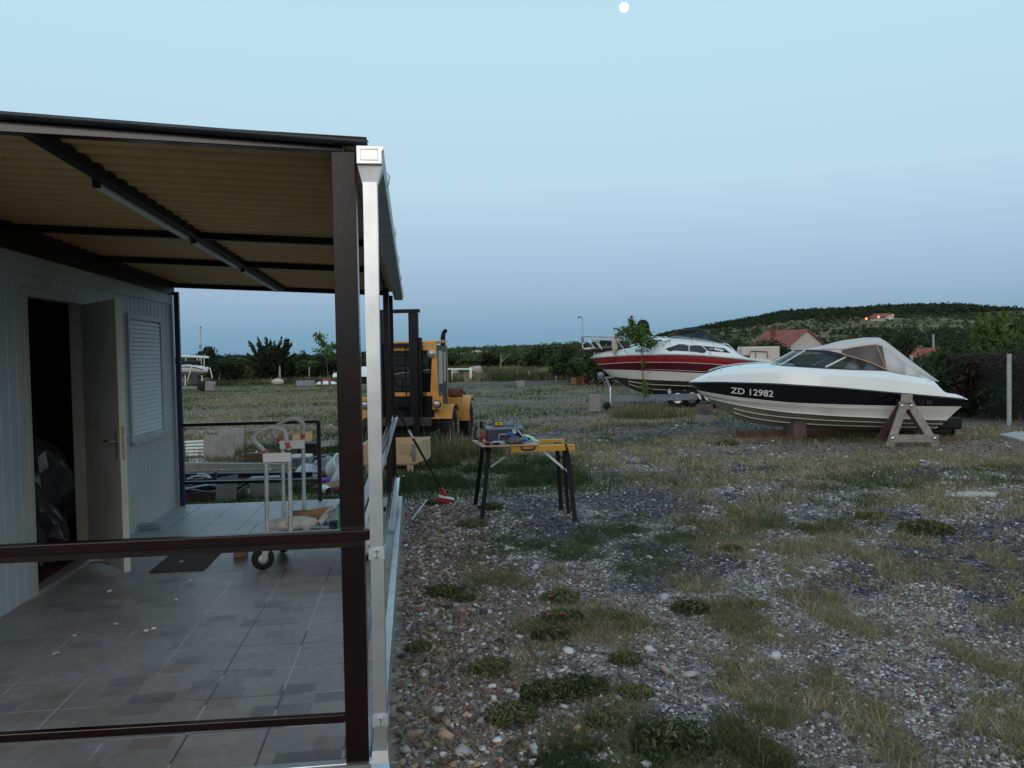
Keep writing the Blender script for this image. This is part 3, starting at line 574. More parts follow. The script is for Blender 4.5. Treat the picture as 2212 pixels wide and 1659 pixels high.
blob('plastic_scrap', 'crumpled clear plastic by the cabin wall below the shuttered window', 'scrap', G((690/1.843)*k_, (640+1246/1.843)*k_, DZ+.03), (.10, .05, .035), M['film'], 12, .5)
p = G(*z4(133, 1365), DZ); mb = MB(); mb.box((p[0], p[1]+.05, DZ+.045), (.105, .09, .085), (0, 0, .1)); o = mb.build('wood_block', M['card'], None, .004); tag(o, 'small orange brown wooden block on the tiles left of the caster', 'block')
# ---- trolley with four upright tubes and foam covered hoops
tr = thing('trolley', 'platform trolley with four upright tubes and grey foam hoops on the deck', 'trolley', (-.85, 6.45, DZ))
PX0, PX1, PY0, PY1, PZ = -1.31, -.33, 6.08, 6.86, .385
mb = MB(); mb.bx(PX0, PX1, PY0, PY1, PZ-.03, PZ); mb.build('platform', mat('trolley_board', (.42,.44,.46), .5, dirt=.4, dcol=(.3,.29,.28)), tr, .004)
mb = MB(); mb.bx(PX0-.012, PX0, PY0, PY1, PZ-.04, PZ+.008); mb.bx(PX1, PX1+.012, PY0, PY1, PZ-.04, PZ+.008); mb.bx(PX0, PX1, PY0-.012, PY0, PZ-.04, PZ+.008); mb.build('platform_edge', M['galvd'], tr)
for (x, y, a) in ((-1.147, 6.16, .35), (-1.085, 6.68, -.9), (-.40, 6.28, .1), (-.42, 6.72, .4)):
    cx = MB(); ax = Vector((math.sin(a), -math.cos(a)*0-.0, 0)); dr = Vector((math.cos(a), math.sin(a), 0)); ax = Vector((-dr.y, dr.x, 0)); c0 = Vector((x, y, DZ+.085))
    cx.lathe(c0-ax*.019, ax, [(0, .02), (0, .05), (.002, .074), (.008, .083), (.030, .083), (.036, .074), (.038, .05), (.038, .02)], 28); wh = cx.build('caster', M['black'], tr)
    mb = MB(); mb.lathe(c0-ax*.021, ax, [(0, 0), (0, .038), (.042, .038), (.042, 0)], 18); mb.build('hub', M['galvd'], wh)
    mb = MB(); off = dr*(.028)
    for s in (-1, 1): mb.prism([c0+ax*s*.026+Vector((0, 0, -.018))-dr*.014, c0+ax*s*.026+Vector((0, 0, -.018))+dr*.014, c0+ax*s*.026+off+dr*.03+Vector((0, 0, .10)), c0+ax*s*.026+off-dr*.035+Vector((0, 0, .10))], ax*.003)
    q = c0+off+Vector((0, 0, .1)); mb.box(q, (.085, .075, .006), (0, 0, a)); mb.lathe(q, (0, 0, 1), [(0, .026), (.022, .026), (.022, 0)], 14); mb.build('fork', M['galv'], wh)
def xat(px, y, py=1050): return D(px, py, y)[0]
tf = (6.20, 6.76); TX_ = {0: (xat(576.5, tf[0]), xat(627, tf[0])), 1: (xat(613, tf[1]), xat(657, tf[1]))}
for r_ in (0, 1):
    y = tf[r_]; zt_ = 1.04 if r_ == 0 else 1.075
    for k2, x in enumerate(TX_[r_]): mb = MB(); mb.tube([(x-.006, y, PZ), (x, y, zt_)], .0165, 12); mb.build('tube', M['galvd'], tr)
    xa, xb = TX_[r_]; mb = MB(); mb.bx(xa-.02, xb+.012, y-.028, y-.018, zt_-.065, zt_+.004); mb.bx(xa-.022, xa-.01, y-.02, y+.03, zt_-.065, zt_+.004); mb.build('spacer_plate', M['white'], tr, .004)
    top = 1.235 if r_ == 0 else 1.255
    lx, rx = xa, xb; cxm = (xa+xb)/2
    if r_ == 0: pts = [(lx, y, zt_), (lx-.035, y, zt_+.05), (lx-.085, y, zt_+.10), (lx-.07, y, zt_+.15), (lx+.0, y, top-.01), (cxm-.03, y+.01, top), (cxm+.05, y+.01, top-.03), (rx-.02, y, zt_+.10), (rx, y, zt_+.02)]
    else: pts = [(lx-.01, y, zt_), (lx-.07, y, zt_+.06), (lx-.05, y, zt_+.12), (lx+.03, y, top-.01), (cxm+.03, y, top), (cxm+.09, y, top-.05), (rx-.0, y, zt_+.07), (rx, y, zt_)]
    # smooth the hoop
    P = [Vector(q) for q in pts]; sm_ = []
    for i in range(len(P)-1):
        p0, p1, p2, p3 = P[max(i-1, 0)], P[i], P[i+1], P[min(i+2, len(P)-1)]
        for t in (0, .25, .5, .75): sm_.append(.5*((2*p1)+(p2-p0)*t+(2*p0-5*p1+4*p2-p3)*t*t+(-p0+3*p1-3*p2+p3)*t**3))
    sm_.append(P[-1]); mb = MB(); mb.tube(sm_, [.0165+.0015*math.sin(i*1.7) for i in range(len(sm_))], 10); hp = mb.build('foam_hoop', M['foam'], tr)
    for idx in (0, len(sm_)-4):
        mb = MB(); mb.tube(sm_[idx:idx+3], .0188, 10); mb.build('red_tape', M['redp'], hp)
tg = tr
# things lying on the trolley
sack = thing('cement_sack', 'torn pale paper cement sack lying on the trolley platform', 'sack', (-.95, 6.45, PZ))
rows = []; n1, n2 = 26, 18
for i in range(n1+1):
    u = i/n1; row = []
    for j in range(n2+1):
        a = 2*PI*j/n2; w_ = .5*(math.sin(PI*min(max(u, .0), 1)))**.35
        rr = .10*w_*2*(1+.25*(float(fbm(np.array([u*7.]), np.array([math.cos(a)*2+3.]), 5, 4)[0])-.5)*2)
        row.append((-1.17+.40*u, 6.42+rr*1.1*math.cos(a)+.03*u, PZ+.072+.065*math.sin(a)*min(1, w_*1.6)*(1+.3*(float(fbm(np.array([u*9.]), np.array([a*1.3]), 9, 4)[0])-.5))))
    rows.append(row)
mb = MB(); mb.grid(rows); mb.build('sack_body', M['bagw'], sack)
vs, fs = text_verts('CE', .038); mb = MB(); mb.add([(-.998+v[0], 6.296-.0-.002+.002*v[1], PZ+.078+v[1]) for v in vs], fs); mb.build('printing', M['skin'], sack, solid=.001)
mb = MB()
for i in range(5): mb.bx(-.865, -.815+.006*(i % 2), 6.292, 6.294, PZ+.045+.012*i, PZ+.050+.012*i)
for i in range(3): mb.bx(-1.10, -1.05, 6.30, 6.302, PZ+.05+.016*i, PZ+.055+.016*i)
mb.build('printed_lines', M['galvd'], sack)
mb = MB(); mb.grid([[(-1.01, 6.60, PZ+.01), (-.86, 6.60, PZ+.01), (-.70, 6.58, PZ+.01)], [(-1.02, 6.61, PZ+.11), (-.88, 6.62, PZ+.115), (-.74, 6.60, PZ+.11)], [(-1.0, 6.63, PZ+.135), (-.86, 6.64, PZ+.135), (-.66, 6.60, PZ+.165)]]); o = mb.build('torn_sack', M['card'], None, solid=.004); tag(o, 'torn open brown paper sack behind the pale cement sack on the trolley', 'sack')
mb = MB(); mb.tube([(-.77, 6.46, PZ+.05), (-.68, 6.62, PZ+.13)], [.026, .034], 12, cap=False); mb.tube([(-.77, 6.46, PZ+.05), (-.68, 6.62, PZ+.13)], [.023, .031], 12, cap=False); o = mb.build('rolled_paper', M['bagw'], None); tag(o, 'rolled pale paper leaning behind the cement sack on the trolley', 'roll')
blob('plastic_bag', 'crumpled bluish clear bag on the trolley beside the front post', 'bag', (-.60, 6.55, PZ+.085), (.11, .10, .095), M['film'], 44, .5, .2)
mb = MB(); mb.lathe((-.645, 6.38, PZ+.002), (0, 0, 1), [(0, 0), (0, .030), (.085, .037), (.083, .035), (.004, .028), (.004, 0)], 16); o = mb.build('plastic_cup', M['clear'], None); tag(o, 'clear plastic cup on the trolley in front of the clear bag', 'cup')
bt = thing('bottle', 'large green plastic bottle on the trolley, half hidden by the front post', 'bottle', (-.552, 6.33, PZ))
mb = MB(); mb.lathe((-.552, 6.33, PZ+.001), (0, 0, 1), [(0, 0), (0, .044), (.02, .047), (.10, .047), (.11, .044), (.12, .047), (.22, .046), (.27, .030), (.30, .016), (.325, .014)], 18); mb.build('bottle_body', M['greenp'], bt)
mb = MB(); mb.lathe((-.552, 6.33, PZ+.318), (0, 0, 1), [(0, .017), (.02, .017), (.02, 0)], 14); mb.build('cap', M['greenp'], bt)
# hand tool and coil on the strip beyond the downpipe
t = thing('power_tool', 'black and blue hand drill lying on the deck edge beyond the downpipe', 'drill', (-.215, 5.6, DZ))
p = G(*z6(290, 1140), DZ); x, y = p[0]-.03, p[1]
mb = MB(); mb.tube([(x-.03, y+.1, DZ+.05), (x+.04, y+.02, DZ+.055), (x+.06, y-.02, DZ+.05)], [.03, .032, .022], 12); mb.build('motor_body', M['black'], t)
mb = MB(); mb.bar((x, y+.05, DZ+.06), (x+.02, y-.09, DZ+.03), .035, .03); mb.build('grip', M['navyp'], t, .006)
mb = MB(); mb.box((x+.05, y-.06, DZ+.03), (.06, .05, .04), (0, 0, .4)); mb.build('battery', M['bluep'], t, .006)
mb = MB(); mb.tube([(x-.03, y+.10, DZ+.05), (x-.05, y+.16, DZ+.045)], [.014, .006], 10); mb.build('chuck', M['chrome'], t)
# ============================================================ BROOM
br = thing('broom', 'long broom with black and white handle and red bristles leaning on the far canopy post', 'broom', (.32, 9.35, 0))
A = Vector(D(*z6(255, 10), 9.0)); B = Vector(G(*z6(760, 905), .24)); B = Vector(D(*z6(752, 895), 9.42)); m1 = A.lerp(B, .37); m2 = A.lerp(B, .455)
mb = MB(); mb.tube([A, m1], .011, 10); mb.build('upper_handle', M['black'], br)
mb = MB(); mb.tube([m1, m2], .0125, 10); mb.build('white_grip', M['white'], br)
mb = MB(); mb.tube([m2, B], .014, 10); mb.build('lower_handle', M['black'], br)
dd = (B-A).normalized(); C0 = B+dd*.07
mb = MB(); mb.tube([B-dd*.02, B+dd*.06, B+dd*.12], [.022, .024, .018], 12); mb.build('socket', M['redp'], br)
hb = B+dd*.13; sd = Vector((.80, .35, -.25)).normalized(); mb = MB(); mb.bar(hb-sd*.10, hb+sd*.10, .055, .028, (0, 0, 1)); mb.build('broom_head', M['white'], br, .008)
mb = MB(); mbg = MB(); rng = random.Random(3)
for i in range(260):
    u = rng.uniform(-.1, .1); v = rng.uniform(-.025, .025); p = hb+sd*u+Vector((-.35, .8, 0))*v+Vector((0, 0, -.01)); q = Vector((p.x-.02+u*.25+rng.uniform(-.01, .01), p.y+v*.4, max(.0, p.z-.155)+rng.uniform(-.01, .01)))
    (mb if u < .055 else mbg).bar(p, q, .004, .004)
mb.build('bristles', M['redp'], br); mbg.build('bristles', mat('green_bristles', (.015,.07,.035), .7), br)
# a thin offcut lying on the stones
a = G(*z6(480, 1175), .03); b_ = G(*z6(620, 995), .02); mb = MB(); mb.bar(a, b_, .018, .012); o = mb.build('metal_offcut', M['galvd'], None); tag(o, 'thin grey metal strip lying on the stones near the broom', 'strip')
# ============================================================ PINE CRATE
p0 = G(*z6(515, 690), 0); yb_ = 12.3; 
cr_ = thing('wooden_crate', 'new pine crate on a pallet base standing in grass behind the posts', 'crate', (-.35, 12.5, 0))
xL, xR = D(*z6(20, 600), 12.2)[0], D(*z6(508, 600), 12.2)[0]; y0, y1 = 12.2, 13.0; zt0 = D(*z6(450, 505), 12.2)[2]; zt0 = .62
for nm, a in (('front_board', (xL, xR, y0, y0+.025)), ('back_board', (xL+.1, xR+.25, y1, y1+.025))):
    for zz in (.13, .292): mb = MB(); mb.bx(*a, zz, zz+.158); mb.build(nm, M['pine'], cr_, .003)
for xa, dx in ((xL, .1), (xR-.0, .25)):
    for zz in (.13, .292): mb = MB(); mb.bar((xa+.012, y0+.03, zz+.079), (xa+dx-.012, y1-.003, zz+.079), .025, .158); mb.build('side_board', M['pine'], cr_, .003)
mb = MB(); mb.prism([(xL+.02, y0+.02, .11), (xR-.01, y0+.02, .11), (xR+.24, y1, .11), (xL+.12, y1, .11)], (0, 0, .018)); mb.build('floor_board', M['pine'], cr_)
for (xx, yy) in ((xL+.1, y0+.03), (xR-.08, y0+.03), (xL+.2, y1-.1), (xR+.14, y1-.08), (xR-.6, y0+.03)): mb = MB(); mb.bx(xx-.05, xx+.05, yy, yy+.1, 0, .108); mb.build('foot_block', M['pine'], cr_, .003)
mb = MB(); mb.bx(xR-.05, xR+.004, y0-.006, y0-.001, .16, .44); mb.bx(xR-.045, xR-.02, y0-.012, y0-.006, .18, .42); mb.bx(xR-.07, xR+.006, y0-.014, y0-.006, .26, .33); mb.build('corner_hinge', M['chrome'], cr_)
# ============================================================ WORKBENCH
tb = thing('folding_workbench', 'folding workbench with black legs, yellow jaw bars and a plywood board on the gravel', 'workbench', (1.17, 8.7, 0))
TZ = .785
feet = [G(*z6(1123, 1192)), G(*z6(1062, 1050)), G(*z6(1985, 1195)), G(*z6(1855, 1090))]; 
tops = [D(*z6(1190, 535), 8.55), D(*z6(1135, 535), 8.95), D(*z6(1900, 530), 8.45), D(*z6(1815, 530), 8.85)]
ft2 = [G(*z6(1085, 1045)), G(*z6(1920, 1130))]
for f_, t_ in zip(feet, tops):
    mb = MB(); mb.bar(f_, (t_[0], t_[1], TZ-.03), .045, .026, (0, 1, 0)); lg = mb.build('leg', M['blackp'], tb, .004)
    mb = MB(); mb.box((f_[0], f_[1], .012), (.055, .05, .03)); mb.build('foot', M['black'], lg)
mb = MB(); mb.bar(ft2[1], D(*z6(1880, 540), 8.6), .035, .022, (0, 1, 0)); mb.build('leg', M['blackp'], tb, .004)
mb = MB(); mb.bar(D(*z6(1685, 540), 8.6), D(*z6(1915, 735), 8.5), .024, .01, (0, 1, 0)); mb.build('brace', M['galvd'], tb)
mb = MB(); mb.bar(D(*z6(1205, 690), 8.75), D(*z6(1340, 595), 8.8), .020, .008, (0, 1, 0)); mb.build('brace', M['galvd'], tb)
c1 = D(*z6(1645, 512), 8.42); c2 = D(*z6(1975, 512), 8.42); 
mb = MB(); mb.bx(c1[0]-.3, c2[0], 8.37, 8.45, TZ-.062, TZ-.0); mb.build('jaw_bar', M['yel'], tb, .004)
c3 = D(*z6(1880, 458), 8.95); mb = MB(); mb.bx(.72, c3[0], 8.92, 8.98, TZ-.05, TZ-.0); mb.build('jaw_bar', M['yel'], tb, .004)
for xx in (c3[0]-.12, .74): mb = MB(); mb.bx(xx, xx+.07, 8.46, 8.91, TZ-.06, TZ-.03); mb.build('cross_rail', M['blackp'], tb)
bl = D(*z6(1120, 505), 8.36)[0]; brx = D(*z6(1650, 505), 8.36)[0]
mb = MB(); mb.prism([(bl, 8.34, TZ+.004), (brx, 8.34, TZ+.004), (brx-.03, 8.9, TZ+.004), (bl-.06, 8.95, TZ+.004)], (0, 0, .016)); mb.build('board', M['ply'], tb, .004)
hd = D(*z6(1550, 540), 8.33); mb = MB(); mb.tube([(hd[0]-.07, 8.33, TZ-.0), (hd[0]-.065, 8.33, TZ-.028), (hd[0]-.04, 8.33, TZ-.036), (hd[0]+.04, 8.33, TZ-.036), (hd[0]+.065, 8.33, TZ-.028), (hd[0]+.07, 8.33, TZ)], .009, 8); mb.build('clamp_handle', M['black'], tb)
mb = MB(); q = [D(*z6(1890, 480), 8.38), D(*z6(1905, 520), 8.36), D(*z6(1872, 600), 8.4), D(*z6(1880, 700), 8.4), D(*z6(1935, 820), 8.38), D(*z6(1960, 950), 8.3), D(*z6(1935, 1105), 8.2)]; mb.tube(q, .007, 6); q = [D(*z6(1900, 478), 8.36), D(*z6(1935, 600), 8.34), D(*z6(1965, 780), 8.3), D(*z6(1972, 880), 8.25), D(*z6(1950, 1090), 8.2)]; mb.tube(q, .006, 6); o = mb.build('cable', M['black'], None); tag(o, 'black cable hanging from the right end of the workbench', 'cable')
BT = TZ+.021
def tX(u, y): return D(*zt(u, 560), y)[0]
tc_ = thing('tool_case', 'dark blue plastic tool case with grey lid standing on the workbench board', 'tool case', (tX(650, 8.75), 8.75, BT))
x0, x1 = tX(285, 8.72), tX(1000, 8.72); mb = MB(); mb.bx(x0, x1, 8.66, 8.86, BT, BT+.125); mb.build('case_body', M['navyp'], tc_, .01)
mb = MB(); mb.bx(x0-.004, x1+.004, 8.65, 8.87, BT+.127, BT+.16); mb.build('lid', mat('grey_lid', (.16,.20,.27), .45, var=.1), tc_, .01)
mb = MB(); mb.bx(x0+.05, x1-.03, 8.69, 8.83, BT+.16, BT+.166); mb.build('lid_tray', M['navyp'], tc_)
for i in range(12): pass
mb = MB(); xh = tX(650, 8.64); mb.tube([(xh-.065, 8.64, BT+.01), (xh-.065, 8.63, BT+.075), (xh-.055, 8.63, BT+.085), (xh+.055, 8.63, BT+.085), (xh+.065, 8.63, BT+.075), (xh+.065, 8.64, BT+.01)], .006, 8); mb.build('carry_handle', M['galvd'], tc_)
mt_ = thing('tape_measure', 'yellow and black tape measure on top of the tool case', 'tape measure', (tX(525, 8.74), 8.74, BT+.17))
x = tX(525, 8.74); mb = MB(); mb.bx(x-.05, x+.05, 8.72, 8.76, BT+.167, BT+.222); mb.build('tape_case', M['black'], mt_, .012)
mb = MB(); mb.bx(x-.038, x+.040, 8.714, 8.7195, BT+.176, BT+.215); mb.build('tape_label', M['yellowp'], mt_); mb = MB(); mb.bx(x-.008, x+.012, 8.711, 8.7135, BT+.185, BT+.202); mb.build('tape_mark', M['black'], mt_)
blob('plastic_bag', 'small crumpled clear bag on top of the tool case', 'bag', (tX(730, 8.74), 8.74, BT+.187), (.075, .06, .042), M['film'], 91, .5, .3)
# blue angle tool with green visor-like sleeve
gr_ = thing('jigsaw', 'blue handled hand saw tool resting against the tool case', 'tool', (tX(900, 8.55), 8.55, BT))
P_ = lambda u, v, y: Vector(D(*zt(u, v), y))
mb = MB(); mb.tube([P_(700, 325, 8.60), P_(770, 370, 8.58), P_(860, 410, 8.56), P_(980, 430, 8.54), P_(1050, 470, 8.52), P_(1120, 520, 8.50), P_(1130, 545, 8.5)], [.012, .022, .026, .024, .022, .020, .014], 12); mb.build('handle_body', M['bluep'], gr_)
mb = MB(); mb.bar(P_(850, 290, 8.55), P_(990, 400, 8.54), .05, .05); mb.build('motor', M['black'], gr_, .006)
mb = MB(); mb.bar(P_(890, 265, 8.53), P_(1010, 410, 8.52), .008, .05, (0, 1, 0)); mb.build('blade_plate', M['chrome'], gr_)
mb = MB(); mb.bar(P_(800, 320, 8.53), P_(870, 290, 8.53), .04, .045); mb.build('rating_label', M['bagw'], gr_, .004)
mb = MB(); mb.lathe(P_(1078, 530, 8.47), (0, -1, 0), [(0, .009), (.008, .009), (.01, 0)], 10); mb.build('screw', M['chrome'], gr_)
mb = MB(); mb.tube([P_(1010, 370, 8.62), P_(1080, 400, 8.62), P_(1180, 450, 8.62), P_(1260, 495, 8.60), P_(1340, 525, 8.58)], [.006, .020, .026, .018, .004], 10); o = mb.build('spray_nozzle', M['lime'], None); tag(o, 'pale green plastic nozzle lying between the blue saw and the yellow bars', 'nozzle')
mb = MB(); mb.tube([P_(1100, 455, 8.57), P_(1150, 445, 8.57)], .012, 8); o = mb.build('knob', M['black'], None); tag(o, 'little black knob beside the pale green nozzle', 'knob')
# pliers, screwdriver, profiles, bag on the board
t = thing('screwdriver', 'red handled screwdriver standing upright at the left of the board', 'screwdriver', tuple(P_(235, 460, 8.62)))
mb = MB(); mb.tube([P_(238, 305, 8.62), P_(240, 330, 8.62), P_(236, 400, 8.62), P_(236, 450, 8.62)], [.010, .015, .017, .010], 12); mb.build('grip', M['redp'], t)
mb = MB(); mb.tube([P_(236, 450, 8.62), P_(234, 530, 8.60)], .004, 8); mb.build('shaft', M['chrome'], t)
t = thing('pliers', 'red handled pliers lying open at the left of the board', 'pliers', (tX(400, 8.42), 8.42, BT))
for dy, dv in ((0, 0), (.06, .012)): mb = MB(); mb.tube([(tX(220, 8.4), 8.42+dy, BT+.02), (tX(300, 8.4), 8.41+dy*.6, BT+.018), (tX(420, 8.4), 8.43+dy*.2, BT+.014)], [.008, .013, .008], 10); mb.build('grip', M['redp'], t)
mb = MB(); mb.bar((tX(420, 8.4), 8.435, BT+.014), (tX(590, 8.4), 8.45, BT+.014), .022, .012); mb.build('jaws', M['chrome'], t, .004)
for i, (ua, ub, y0_, y1_, lab) in enumerate(((290, 560, 8.36, 8.44, 'square silver tube with black end plug at the front edge of the board, left one'), (480, 760, 8.365, 8.46, 'square silver tube with black end plug at the front edge of the board, right one'))):
    t = thing('metal_tube', lab, 'tube', (tX(ua, y0_), y0_, BT), 'short silver tubes on the board')
    mb = MB(); a = Vector((tX(ua+60, y0_), y0_+.01, BT+.016)); b_ = Vector((tX(ub, y1_), y1_, BT+.018)); mb.bar(a, b_, .025, .025); mb.build('tube_body', M['chrome'], t, .003)
    mb = MB(); mb.bar(a-(b_-a).normalized()*.05, a-(b_-a).normalized()*.001, .026, .026); mb.build('end_plug', M['black'], t, .003)
mb = MB(); mb.bar((tX(410, 8.5), 8.50, BT+.02), (tX(720, 8.5), 8.52, BT+.02), .02, .018); mb.bar((tX(600, 8.5), 8.49, BT+.03), (tX(740, 8.5), 8.56, BT+.03), .016, .012); o = mb.build('steel_strip', M['galv'], None); tag(o, 'bundle of thin silver strips across the middle of the board', 'strips')
blob('hardware_bag', 'small clear bag of dark screws at the front of the board', 'bag', (tX(860, 8.42), 8.42, BT+.032), (.105, .05, .036), mat('screws_in_bag', (.07,.075,.085), .3, var=.7, vscale=60, bump=.5), 66, .4, .25)
# bracket stand clamped left of the board
t = thing('clamp_stand', 'thin steel upright with black pulleys clamped at the left end of the workbench', 'stand', tuple(P_(135, 520, 8.75)))
mb = MB(); mb.bar(P_(130, 50, 8.75), P_(135, 600, 8.75), .016, .016); mb.build('upright', mat('rod_paint', (.22,.20,.17), .5), t)
mb = MB(); mb.tube([P_(0, 55, 8.75), P_(110, 55, 8.75), P_(130, 60, 8.75)], .005, 8); mb.tube([P_(0, 205, 8.75), P_(125, 115, 8.75)], .006, 8); mb.build('arm', M['frame'], t)
mb = MB(); mb.bx(P_(150, 0, 8.75).x, P_(215, 0, 8.75).x, 8.73, 8.77, P_(0, 210, 8.75).z-.02, P_(0, 70, 8.75).z-.02); mb.build('pulley_block', M['black'], t, .01)
mb = MB(); q = [P_(120, 215, 8.75), P_(75, 240, 8.75), P_(55, 330, 8.75), P_(62, 430, 8.75), P_(90, 460, 8.75), P_(125, 455, 8.75)]; mb.tube(q, .011, 8); mb.build('grip_loop', M['black'], t)
mb = MB(); mb.bx(P_(140, 0, 8.75).x, P_(205, 0, 8.75).x, 8.70, 8.82, BT-.02+.021, BT+.06); mb.build('clamp_foot', M['woodb'], t)
# ============================================================ RUBBLE BEYOND THE DECK
def gc(u, v, z=0): return G(*zc(u, v), z)
def beam(name, lab, cat, a, b, wd, hh, m, z=0, bevel=.003, group=None):
    mb = MB(); mb.bar((a[0], a[1], z+hh/2), (b[0], b[1], z+hh/2), wd, hh); o = mb.build(name, m, None, bevel); return tag(o, lab, cat, group)
beam('steel_beam', 'long pale grey beam on the ground just past the deck railing', 'beam', gc(-60, 560), gc(1680, 575), .10, .19, M['conc'], .02)
beam('dark_plank', 'long dark plank with a pale top lying in front of the pale grey beam', 'plank', gc(-60, 660), gc(1620, 640), .16, .06, M['blackp'], .10)
beam('pale_strip', 'thin pale strip lying along the dark plank', 'strip', gc(60, 640), gc(1620, 600), .04, .02, M['wood'], .162)
for i, (u, v, w_) in enumerate(((1010, 835, .2),)):
    p = gc(u, v); mb = MB(); mb.box((p[0], p[1]+.1, .13), (.36, .18, .26), (0, 0, .1)); o = mb.build('concrete_block', M['conc'], None, .006); tag(o, 'grey concrete block under the dark plank beyond the deck', 'block')
p = gc(440, 345); q = gc(590, 270)
mb = MB(); mb.box((p[0], p[1]+.05, .22), (.52, .05, .42), (-.12, 0, .05)); o = mb.build('grey_slab', M['conc'], None, .004); tag(o, 'grey square slab standing on edge in the grass, the nearer of two', 'slab', 'grey slabs in the grass')
mb = MB(); mb.box((q[0], q[1]+.05, .25), (.50, .05, .44), (-.15, 0, -.2)); o = mb.build('grey_slab', M['conc'], None, .004); tag(o, 'grey slab standing behind another one in the grass', 'slab', 'grey slabs in the grass')
mb = MB()
for i in range(5):
    a = gc(30, 330-i*22); b_ = gc(340, 320-i*22); mb.bar((a[0], a[1], .06+i*.03), (b_[0], b_[1], .05+i*.035), .12, .03)
o = mb.build('pale_sheets', M['white'], None); tag(o, 'fanned stack of thin pale sheets beside the grey slab', 'sheets')
a, b_ = gc(40, 440), gc(340, 430); mb = MB(); mb.prism([(a[0], a[1], .03), (b_[0], b_[1], .03), (b_[0]-.3, b_[1]+.55, .06), (a[0]-.1, a[1]+.5, .06)], (0, 0, .02)); o = mb.build('flat_board', M['conc'], None); tag(o, 'flat pale board in the grass behind the long beam', 'board')
beam('timber', 'brown weathered timber behind the long beam', 'timber', gc(790, 430), gc(1340, 430), .16, .22, M['woodb'])
beam('timber', 'short grey timber lying on the brown one', 'timber', gc(780, 462), gc(1120, 462), .08, .05, M['wood'])
# red/brown box of tools and coiled hose left by the corner post
t = thing('hose_box', 'low box heaped with coiled dark hoses beyond the left end of the deck', 'box', tuple(gc(300, 890)))
p = gc(270, 885); mb = MB(); mb.bx(p[0]-.42, p[0]+.40, p[1], p[1]+.025, 0, .12); mb.bx(p[0]-.42, p[0]+.40, p[1]+.5, p[1]+.525, 0, .12); mb.bx(p[0]-.42, p[0]-.395, p[1]+.025, p[1]+.5, 0, .12); mb.bx(p[0]+.375, p[0]+.4, p[1]+.025, p[1]+.5, 0, .12); mb.build('box_sides', M['woodb'], t)
rng = random.Random(11)
for i in range(11):
    c = Vector((p[0]-.05+rng.uniform(-.2, .25), p[1]+.26+rng.uniform(-.1, .1), .11+i*.017)); r0 = rng.uniform(.13, .30); ph = rng.uniform(0, 6); mb = MB(); pts = [c+Vector((r0*math.cos(a+ph)*1.15, r0*.7*math.sin(a+ph), .03*math.sin(a*2+i))) for a in np.linspace(0, 5.2+rng.random(), 20)]
    mb.tube(pts, rng.choice([.009, .012, .016]), 6); mb.build('hose', [M['black'], M['foam'], M['navyp'], M['black'], M['galvd']][i % 5], t)
p = gc(520, 890); mb = MB(); mb.prism([(p[0]-.12, p[1], .0), (p[0]+.12, p[1], 0), (p[0]+.15, p[1]+.03, .34), (p[0]-.10, p[1]+.03, .30)], (0, .02, 0)); o = mb.build('card_piece', M['conc'], None); tag(o, 'pale board piece leaning by the coiled hoses', 'board')
# bucket, tub, bags, pipe, steel sections
t = thing('paint_bucket', 'white bucket stained with dark drips behind the trolley', 'bucket', tuple(gc(1450, 600)))
p = gc(1450, 600); p = (p[0], p[1]+.25, 0); mb = MB(); mb.lathe(p, (0, 0, 1), [(0, 0), (0, .13), (.30, .165), (.30, .172), (.33, .172), (.33, .16), (.02, .12), (.02, 0)], 24); mb.build('bucket_body', mat('stained_white', (.55,.58,.58), .5, dirt=.8, dscale=9, dcol=(.06,.09,.10)), t)
mb = MB(); mb.tube([(p[0]+.168*math.cos(a), p[1]-.168*math.sin(a)*.6, .29-.12*math.sin(a)) for a in np.linspace(0, PI, 14)], .004, 6); mb.build('bail', M['galvd'], t)
p = Vector(gc(1870, 640)); mb = MB(); ax = Vector((.75, -.45, .45)).normalized(); c0 = Vector((p.x+.08, p.y+.1, .19)); mb.lathe(c0-ax*.1, ax, [(-.06, 0), (-.06, .12), (.0, .15), (.18, .19), (.18, .20), (.2, .20), (.2, .185), (0, .14), (-.03, .1), (-.03, 0)], 24); o = mb.build('white_tub', M['white'], None); tag(o, 'white round tub tipped on its side near the front post', 'tub')
p = gc(1950, 690); mb = MB(); mb.prism([(p[0]-.15, p[1], .02), (p[0]+.08, p[1]+.02, .0), (p[0]+.14, p[1]+.1, .34), (p[0]+.02, p[1]+.1, .36)], (.01, .02, .0)); o = mb.build('broken_board', M['white'], None); tag(o, 'pale broken panel leaning beside the white tub', 'panel')
blob('plastic_bag', 'crumpled lilac white bag between the white bucket and the railing post', 'bag', (*gc(1600, 620)[:2], .12), (.20, .16, .13), mat('lilac_bag', (.42,.44,.52), .4, var=.15), 71, .55, .2)
blob('plastic_bag', 'crumpled greyish clear bag behind the railing post', 'bag', (*gc(1760, 610)[:2], .15), (.16, .16, .17), mat('grey_bag', (.24,.24,.26), .35, var=.4), 72, .6, .2)
blob('plastic_bag', 'small violet plastic wrapper on the ground by the white tub', 'wrapper', (*gc(1790, 680)[:2], .06), (.15, .11, .06), M['violet'], 73, .5, .2)
blob('plastic_bag', 'pale creased film under the railing end near the violet wrapper', 'film', (*gc(1470, 690)[:2], .05), (.20, .13, .05), M['film'], 75, .6, .2)
blob('rag_pile', 'brownish rags under the white panel', 'rags', (*gc(1900, 745)[:2], .05), (.26, .12, .07), M['card'], 74, .6, .2)
